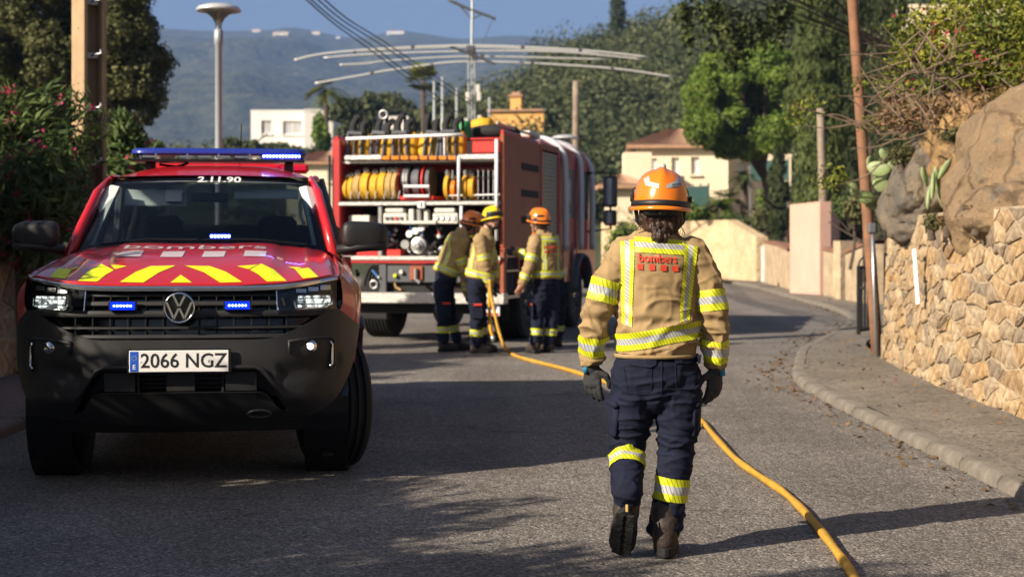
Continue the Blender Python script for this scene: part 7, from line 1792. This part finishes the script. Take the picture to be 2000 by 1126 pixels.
for k, (y, h) in enumerate(((12.3, 3.0), (11.0, 2.9), (9.8, 2.95), (8.6, 3.1), (7.5, 3.25), (6.5, 3.05), (5.55, 3.0), (4.7, 3.35), (3.8, 3.65), (2.8, 3.9), (1.7, 4.25), (.5, 4.8), (-.8, 5.2))):
    ole(-5.75 if y > 9 else -5.3, y, h, 1.1, 6500, 'tall oleander with pink blossom above the left rubble wall' if y > 10.5 else 'oleander in the tall hedge that shades the road beside the pickup', 40 if y > 10 else 14, .19 if y > 9 else .24)
# right: cypresses, pine, near overhanging tree
def column(x, ytop, ybot, d, wpx, n, lm, label, lean=0.0, leaf=.20, name='cypress_tree', group='cypresses'):
    k = d / F; zb = max(0.0, px(x, ybot, d).z); lob = []; N = 11; q = random.Random(int(x)); H0, H1 = px(x, ybot, d).z, px(x, ytop, d).z
    for i in range(N):
        t = i / (N - 1); w_ = wpx * k * (math.sin(math.pi * min(1, (.12 + t * .88))) ** .55 if t < .98 else .3) * q.uniform(.85, 1.1)
        lob.append(((px(x, 0, d).x + q.uniform(-.1, .1), d, H0 + (H1 - H0) * t), (max(w_, .2), max(w_, .2), (H1 - H0) / N * .85)))
    return tree(name, (px(x, 0, d).x, d, 0), lob, n, leaf, lm, label, 'tree', group, trunk=.14, aspect=5.0, shell=.45, axis=(0, 0, 1), rough=.22, jit=.28, forks=1)
column(1598, -160, 440, 47, 58, 42000, L_CYP, 'tall broad cypress left of the leaning wooden pole')
column(1672, -200, 430, 50, 46, 26000, L_CYP2, 'dark cypress directly behind the leaning wooden pole')
column(1735, -160, 420, 46, 44, 20000, L_CYP2, 'dark cypress half hidden by the yellow green bush')
column(1520, 296, 470, 52, 22, 9000, L_CYP2, 'small slim dark cypress under the round pine')
column(1206, -30, 62, 150, 17, 2500, L_CYP2, 'lone cypress on the hill skyline', leaf=.4)
pine_l = jitter_lobes(1370, 130, 1560, 290, 58, 26, 34, 2.0, 5, lambda x, y: ((x - 1460) / 118) ** 2 + ((y - 205) / 95) ** 2 < 1) + [PL(1370, 190, 57, 36, 44), PL(1420, 280, 57, 46, 30), PL(1360, 240, 57, 24, 34), PL(1400, 130, 57, 34, 30), PL(1500, 120, 58, 50, 40), PL(1465, 295, 57, 30, 22)]
tree('pine_tree', (px(1524, 478, 60).x, 60, 0), pine_l, 75000, .15, L_PINE, 'round bright green stone pine in front of the cream villa', trunk=.2, aspect=2.4, shell=.5, rough=.30, forks=0)
# overhanging tree, crown mostly above the frame
car_l = jitter_lobes(1330, -330, 1760, -75, 24, 26, 60, 1.2, 8) + [PL(1335, 25, 24, 26, 34), PL(1345, 70, 24, 16, 42), PL(1420, 60, 24, 55, 40), PL(1490, 60, 24, 45, 40), PL(1440, 100, 24, 36, 30), PL(1390, 25, 24, 45, 35), PL(1525, 30, 24, 30, 50), PL(1425, 125, 24, 20, 14)]
tree('carob_tree', (11.5, 26.5, .8), car_l, 12000, .10, L_CAROB, 'dark leafy branches hanging in from a tall tree above the street', trunk=.03, forks=0, arms=False, aspect=1.5, shell=.75, rough=.55)
# bush with yellow green leaves and crimson flowers over the boulders
bush_l = [PL(1790, 60, 15.5, 60, 50), PL(1850, 40, 15, 70, 50), PL(1920, 70, 14.6, 70, 60), PL(1985, 60, 14.4, 60, 70), PL(1830, 110, 15, 60, 40), PL(1900, 140, 14.6, 60, 40), PL(1770, 110, 15.5, 40, 40), PL(1980, 150, 14.3, 50, 50), PL(1750, 170, 15.6, 40, 40), PL(1930, 0, 15, 80, 50), PL(2060, 40, 14.3, 70, 80), PL(1820, 180, 15.2, 60, 36)]
bb = tree('flowering_bush', (4.9, 15.2, bank_z(4.9, 15.2) - .1), bush_l, 9000, .062, L_BOUG, 'yellow green bush with crimson flowers and dry twigs above the boulders', 'shrub', trunk=.06, aspect=2.6, shell=.75, rough=.5, flowers=(L_MAG, 46, .035))
tw = MB()
base = Vector((4.9, 15.2, bank_z(4.9, 15.2) - .1))
for k in range(170):
    a = px(rv.uniform(1740, 2020), rv.uniform(90, 260), rv.uniform(14.0, 15.8)); d_ = Vector((rv.uniform(-1, .4), rv.uniform(-.4, .4), rv.uniform(-.35, .5))).normalized(); L = rv.uniform(.2, .65); b = a + d_ * L * .5 + Vector((0, 0, rv.uniform(-.05, .06))); c = b + (d_ + Vector((rv.uniform(-.5, .3), rv.uniform(-.3, .3), rv.uniform(-.5, .4)))).normalized() * L * .5
    tw.tube([a - base, b - base, c - base], [.010, .007, .003], 4)
tw.build('dry_twigs', M_TWIG, bb)
p, nn = crown_points([((np.array(c) - np.array(base)), r) for c, r in [PL(1860, 215, 14.8, 110, 40), PL(1950, 215, 14.2, 70, 36), PL(1770, 225, 15.3, 70, 40)]], 2600, rng, .9, .5)
link_mesh('dry_leaves', leaf_mesh('dry_leaves', p, nn, .06, rng, 2.5), L_DRY, bb)
# long bare twig reaching left past the leaning pole
tg = empty('bare_branch', px(1790, 250, 15.8)); tag(tg, 'bare twiggy branch with leaf tufts reaching across the leaning pole', 'branch'); o0 = tg.location.copy(); mb = MB()
for pl in ([(1790, 250), (1720, 262), (1650, 236), (1580, 215), (1545, 205)], [(1700, 255), (1640, 225), (1600, 228)], [(1800, 265), (1740, 300), (1690, 345), (1630, 362)], [(1780, 255), (1720, 285), (1660, 290)], [(1740, 210), (1700, 160), (1680, 130)], [(1760, 240), (1690, 215), (1660, 190)], [(1720, 262), (1690, 240), (1620, 250), (1570, 245)]):
    mb.tube(spline([px(x, y, 15.8) - o0 for x, y in pl], 4), lin(.014, .005, 4 * (len(pl) - 1) + 1), 5)
mb.build('twig', M_TWIG, tg)
pts = [(1552, 210), (1572, 208), (1596, 200), (1560, 245), (1660, 150), (1680, 165), (1632, 355), (1610, 345), (1690, 245), (1730, 230), (1610, 365), (1770, 290), (1640, 340)]
pp = np.repeat(np.array([px(x, y, 15.8) - o0 for x, y in pts]), 30, axis=0) + rng.normal(size=(30 * len(pts), 3)) * .055
tag(link_mesh('leaf_tufts', leaf_mesh('leaf_tufts', pp, rng.normal(size=pp.shape), .055, rng, 2.2), L_BOUG, tg), kind='stuff')
# prickly pears
M_CACT = mat('cactus_pad', (.19, .27, .08), .55, var=.3, vs=9, col2=(.30, .34, .20), bump=.3, bs=40)
def cactus(d, pads, label):
    b = px(pads[0][0], pads[0][1] + 40, d); root = empty('prickly_pear', b); tag(root, label, 'cactus')
    for (x, y, rx, rz, rot, yw) in pads:
        c = px(x, y, d + rv.uniform(-.1, .1)) - b; k = d / F
        M3 = Matrix.Rotation(yw, 3, 'Z') @ Matrix.Rotation(rot, 3, 'Y'); s = MB().sphere((0, 0, 0), 1, 16, 12)
        s.v = [tuple(M3 @ Vector((v[0] * rx * k * (1 - .22 * max(0, -v[2])), v[1] * .022, v[2] * rz * k)) + c) for v in s.v]; s.build('pad', M_CACT, root, smooth=True)
    return root
cactus(16.0, [(1738, 392, 14, 30, .1, .3), (1745, 335, 16, 24, -.1, .3), (1716, 330, 24, 15, .2, -.4), (1757, 308, 17, 19, .4, .2), (1785, 308, 20, 18, -.3, .5), (1690, 385, 20, 13, .3, .2), (1668, 372, 12, 17, -.6, .4), (1722, 362, 20, 14, .3, .1), (1700, 318, 14, 14, 0, .8), (1765, 365, 18, 22, .4, .9), (1730, 300, 15, 13, .3, .2), (1705, 398, 18, 11, -.2, .3)], 'clump of pale prickly pear pads at the wall corner by the leaning pole')
cactus(13.9, [(1815, 385, 9, 26, .35, .9), (1830, 350, 8, 26, -.1, .4), (1822, 362, 8, 30, .3, 1.1), (1838, 385, 8, 22, -.25, .6), (1806, 345, 9, 22, -.5, .8), (1845, 330, 8, 26, .7, .5)], 'narrow upright prickly pear pads wedged beside the big granite boulder')
tree('oak_tree', (px(1850, 0, 44).x, 44, .8), jitter_lobes(1790, 60, 2000, 330, 44, 16, 52, 1.5, 12) + [PL(1830, 150, 44, 60, 60), PL(1800, 260, 44, 70, 60)], 9000, .2, L_CYP2, 'dark tree filling the space behind the yellow green bush', trunk=.15, shell=.6)
# round shrubs and tufts on the right
def shrub(x, y, d, rx, rz, n, leaf, lm, label, aspect=1.8, grd=0.0): return tree('shrub', (px(x, y, d).x, d, grd), [PL(x, y, d, rx, rz), PL(x - rx * .5, y + rz * .3, d, rx * .6, rz * .7), PL(x + rx * .5, y + rz * .25, d, rx * .6, rz * .7)], n, leaf, lm, label, 'shrub', None, trunk=.04, aspect=aspect, shell=.6)
shrub(1650, 452, 41, 44, 40, 3000, .11, L_SCRUB, 'rounded brownish bush above the low garden walls', grd=.9)
shrub(1690, 405, 22, 36, 30, 1800, .09, L_SCRUB, 'olive bush behind the prickly pear by the leaning pole', grd=.9)
shrub(1660, 400, 33, 30, 26, 1500, .10, L_OLE, 'green bush behind the thin grey pole', grd=.9)
shrub(1492, 388, 62, 14, 22, 1300, .13, L_PINE, 'small clipped round shrub left of the slim dark cypress')
shrub(1345, 418, 60, 34, 22, 1600, .16, L_PINE, 'low green shrubs on top of the cream street wall')
shrub(1505, 425, 56, 40, 30, 1500, .15, L_SCRUB, 'straw coloured scrub above the low grey wall')
shrub(1425, 432, 58, 40, 14, 1000, .15, L_OLE, 'low green hedge along the cream wall beneath the palms')
shrub(1222, 470, 52, 34, 40, 1600, .16, L_PINE, 'green bushes behind the fire engine mirror')
shrub(1205, 520, 44, 28, 30, 1300, .12, L_SCRUB, 'dry scrub beside the fire engine front wheel')
shrub(1820, 432, 13.4, 14, 22, 700, .03, L_SCRUB, 'small green tuft growing in the wall top below the upright cactus', grd=px(0, 446, 13.4).z)
shrub(1905, 405, 12.2, 22, 8, 500, .025, L_DRY, 'dry brown moss tuft under the boulder on the wall', grd=1.5)
for x, y, d, rx, rz, lm_, lb in ((1872, 262, 13.9, 34, 16, L_SCRUB, 'olive scrub growing over the ochre rock'), (1762, 300, 15.2, 26, 22, L_SCRUB, 'grey green scrub above the prickly pear clump'), (1958, 205, 13.4, 44, 14, L_DRY, 'dry grass hanging over the big granite boulder'), (1850, 430, 12.9, 16, 10, L_DRY, 'dry weeds on the wall top left of the brown boulder')):
    shrub(x, y, d, rx, rz, 1100, .045, lm_, lb, aspect=4, grd=px(x, y + rz * .8, d).z)
def palm(x, y, d, r, label, fan=False, n=26, lean=.0, lm=L_PALM, trunk_y=None, nm='palm_tree', droop=1.0):
    k = d / F; c = px(x, y, d); zb = max(0, (drop(HILL_BVH, c.x, c.y) or 0) - .5); base = Vector((c.x, c.y, zb)); root = empty(nm, base); tag(root, label, 'palm')
    c0 = c - base; MB().tube([(0, 0, 0), c0 * .5 + Vector((.05, 0, 0)), c0], [.22, .18, .16], 8).build('trunk', M_BARK, root, smooth=True)
    cen, nor, sz, ax = [], [], [], []
    for i in range(n):
        az = 2 * math.pi * i / n + rv.uniform(-.2, .2); el = rv.uniform(-.5, 1.2); L = r * k * rv.uniform(.8, 1.1); hd = Vector((math.cos(az) * math.cos(el), math.sin(az) * math.cos(el), math.sin(el)))
        if fan:
            pc = c0 + hd * L * .6
            for q in range(11):
                an = (q - 5) * .24; sd = hd.cross(Vector((0, 0, 1))).normalized(); dd = (hd * math.cos(an) + sd * math.sin(an)).normalized(); cen.append(pc + dd * L * .24); ax.append(dd); nor.append(hd.cross(sd) + Vector((0, 0, .3))); sz.append(L * .5)
        else:
            side = hd.cross(Vector((0, 0, 1))).normalized()
            for q in range(14):
                t = .2 + .8 * q / 13; pos = c0 + hd * L * t + Vector((0, 0, -droop * L * .55 * t * t))
                for s in (-1, 1):
                    dd = (hd * .6 + side * s * .8 + Vector((0, 0, -.35 * t))).normalized(); cen.append(pos + dd * L * .11 * (1.2 - t * .5)); ax.append(dd); nor.append(Vector((0, 0, 1)) + hd * .3); sz.append(L * .36)
    link_mesh('crown', leaf_mesh('crown', np.array(cen), np.array(nor), np.array(sz), rng, 3.2 if not fan else 3, .05, np.array(ax), .05), lm, root)
palm(636, 175, 112, 46, 'drooping date palm above the white house', n=22); palm(826, 158, 112, 36, 'shaggy fan palm left of the radio mast', fan=True, n=60)
palm(1415, 392, 59, 44, 'young palm with arching fronds behind the cream wall', n=30, lm=L_PINE, droop=.8); palm(1452, 345, 63, 30, 'dark palm crown under the round pine', n=24, lm=L_CYP, droop=.9); palm(1385, 410, 60, 30, 'low yellow green palm beside the young palm', n=24)
# trees between the houses and the hill
for x, y, rx, rz, d, lb in ((690, 225, 60, 42, 118, 'rounded dark tree left in the grove behind the backpacks'), (775, 215, 70, 40, 122, 'broad tree in the middle of the grove behind the backpacks'), (860, 225, 55, 38, 120, 'tree beside the radio mast in the grove'), (625, 262, 24, 42, 108, 'light green slender tree before the white house wall'), (560, 300, 70, 24, 100, 'low dark shrubbery below the white house'), (470, 290, 40, 22, 100, 'grey green shrub behind the street lamp post'), (1010, 250, 34, 40, 128, 'dark tree right behind the radio mast'), (720, 270, 70, 34, 112, 'low leafy tree behind the first backpack'), (930, 245, 40, 40, 124, 'dark tree left of the orange house')):
    k = d / F; c = px(x, y, d); z0 = max(-.2, (drop(HILL_BVH, c.x, c.y) or 0) - .3)
    lob = [PL(x + rv.uniform(-.6, .6) * rx, y + rv.uniform(-.5, .6) * rz, d + rv.uniform(-1, 1), rx * rv.uniform(.3, .5), rz * rv.uniform(.35, .55)) for _ in range(9)] + [PL(x, y, d, rx * .6, rz * .6)]
    tree('broadleaf_tree', (c.x, c.y, z0), lob, int(1400 + rx * rz * 1.1), .42, L_FOR if 'light' not in lb else L_PINE, lb, 'tree', 'grove behind the fire engine', trunk=.18, shell=.5)
# the wood on the hill
cen, nor, sz = [], [], []
rf = np.random.default_rng(5); cnt = 0
def wood(x0, x1, y0, y1, n, per, rmin, rmax, leaf, name, label, lm):
    P, N = [], []; tr_ = 0
    org = Vector((0, 0, CH))
    while tr_ < n:
        x, y = rf.uniform(x0, x1), rf.uniform(y0, y1); h = HILL_BVH.ray_cast(org, (px(x, y, 1) - org).normalized()); tr_ += 1
        if h[0] is None: continue
        r = rf.uniform(rmin, rmax); c = h[0] + Vector((0, 0, r * .55))
        p, q = crown_points([(np.array(c), (r, r, r * .9)), (np.array(c) + np.array([r * .5, 0, -r * .2]), (r * .6, r * .6, r * .6)), (np.array(c) + np.array([-r * .5, 0, -.1 * r]), (r * .6, r * .6, r * .65))], per, rf, .35, .3); P.append(p); N.append(q)
    P = np.concatenate(P); N = np.concatenate(N)
    o = link_mesh(name, leaf_mesh(name, P, N, leaf, rf, 1.5), lm); tag(o, label, 'wood', kind='stuff')
wood(880, 1560, 40, 470, 620, 400, 1.8, 3.6, .38, 'hill_wood', 'dense dark wood covering the near hill', L_FOR)
wood(1500, 2000, -60, 300, 160, 160, 2.0, 3.4, .6, 'hill_wood', 'wood on the upper hill behind the cypresses', L_FOR)
# crowns along the skyline
P, N = [], []
fp = interp(near_prof)
for x in np.arange(900, 1420, 9):
    c = px(x + rf.uniform(-4, 4), fp(x) + 4, 186); r = rf.uniform(1.2, 2.4); p, q = crown_points([(np.array(c), (r, r, r * rf.uniform(.8, 1.4)))], 130, rf, .5, .4); P.append(p); N.append(q)
tag(link_mesh('ridge_scrub', leaf_mesh('ridge_scrub', np.concatenate(P), np.concatenate(N), .5, rf, 1.5), L_FOR), 'bushes along the near hill skyline', 'wood', kind='stuff')
P, N = [], []
rise = bpy.data.objects['rise']; RB = BVHTree.FromObject(rise, bpy.context.evaluated_depsgraph_get())
for k in range(260):
    x, y = rf.uniform(-60, 25), rf.uniform(85, 160); z = drop(RB, x, y)
    if z is None: continue
    r = rf.uniform(1.0, 2.0); p, q = crown_points([(np.array([x, y, z + r * .4]), (r, r, r * .8))], 150, rf, .4, .4); P.append(p); N.append(q)
tag(link_mesh('valley_scrub', leaf_mesh('valley_scrub', np.concatenate(P), np.concatenate(N), .36, rf, 1.6), L_FOR), 'scrub covering the rise behind the street', 'scrub', kind='stuff')
# dry leaves lying along the kerb and on the pavement
P = []; N = []
for k in range(900):
    y = rf.uniform(9, 40); i = int(rf.integers(0, len(KS))); a = KS[i]
    if a[1] < 7 or a[1] > 46: continue
    if rf.random() < .7: P.append((a[0] - abs(rf.normal()) * .16 - .02, a[1] + rf.uniform(-.6, .6), .006)); 
    else: P.append((a[0] + .2 + rf.random() * .9, a[1] + rf.uniform(-.6, .6), .142))
    N.append((rf.normal() * .4, rf.normal() * .4, 1))
P2 = np.array(P); N2 = np.array(N)
P2[:, 2] += .006
tag(link_mesh('fallen_leaves', leaf_mesh('fallen_leaves', P2, N2, .055, rf, 1.7, .2), L_DRY), 'dry brown leaves lying along the kerb', 'leaves', kind='stuff')
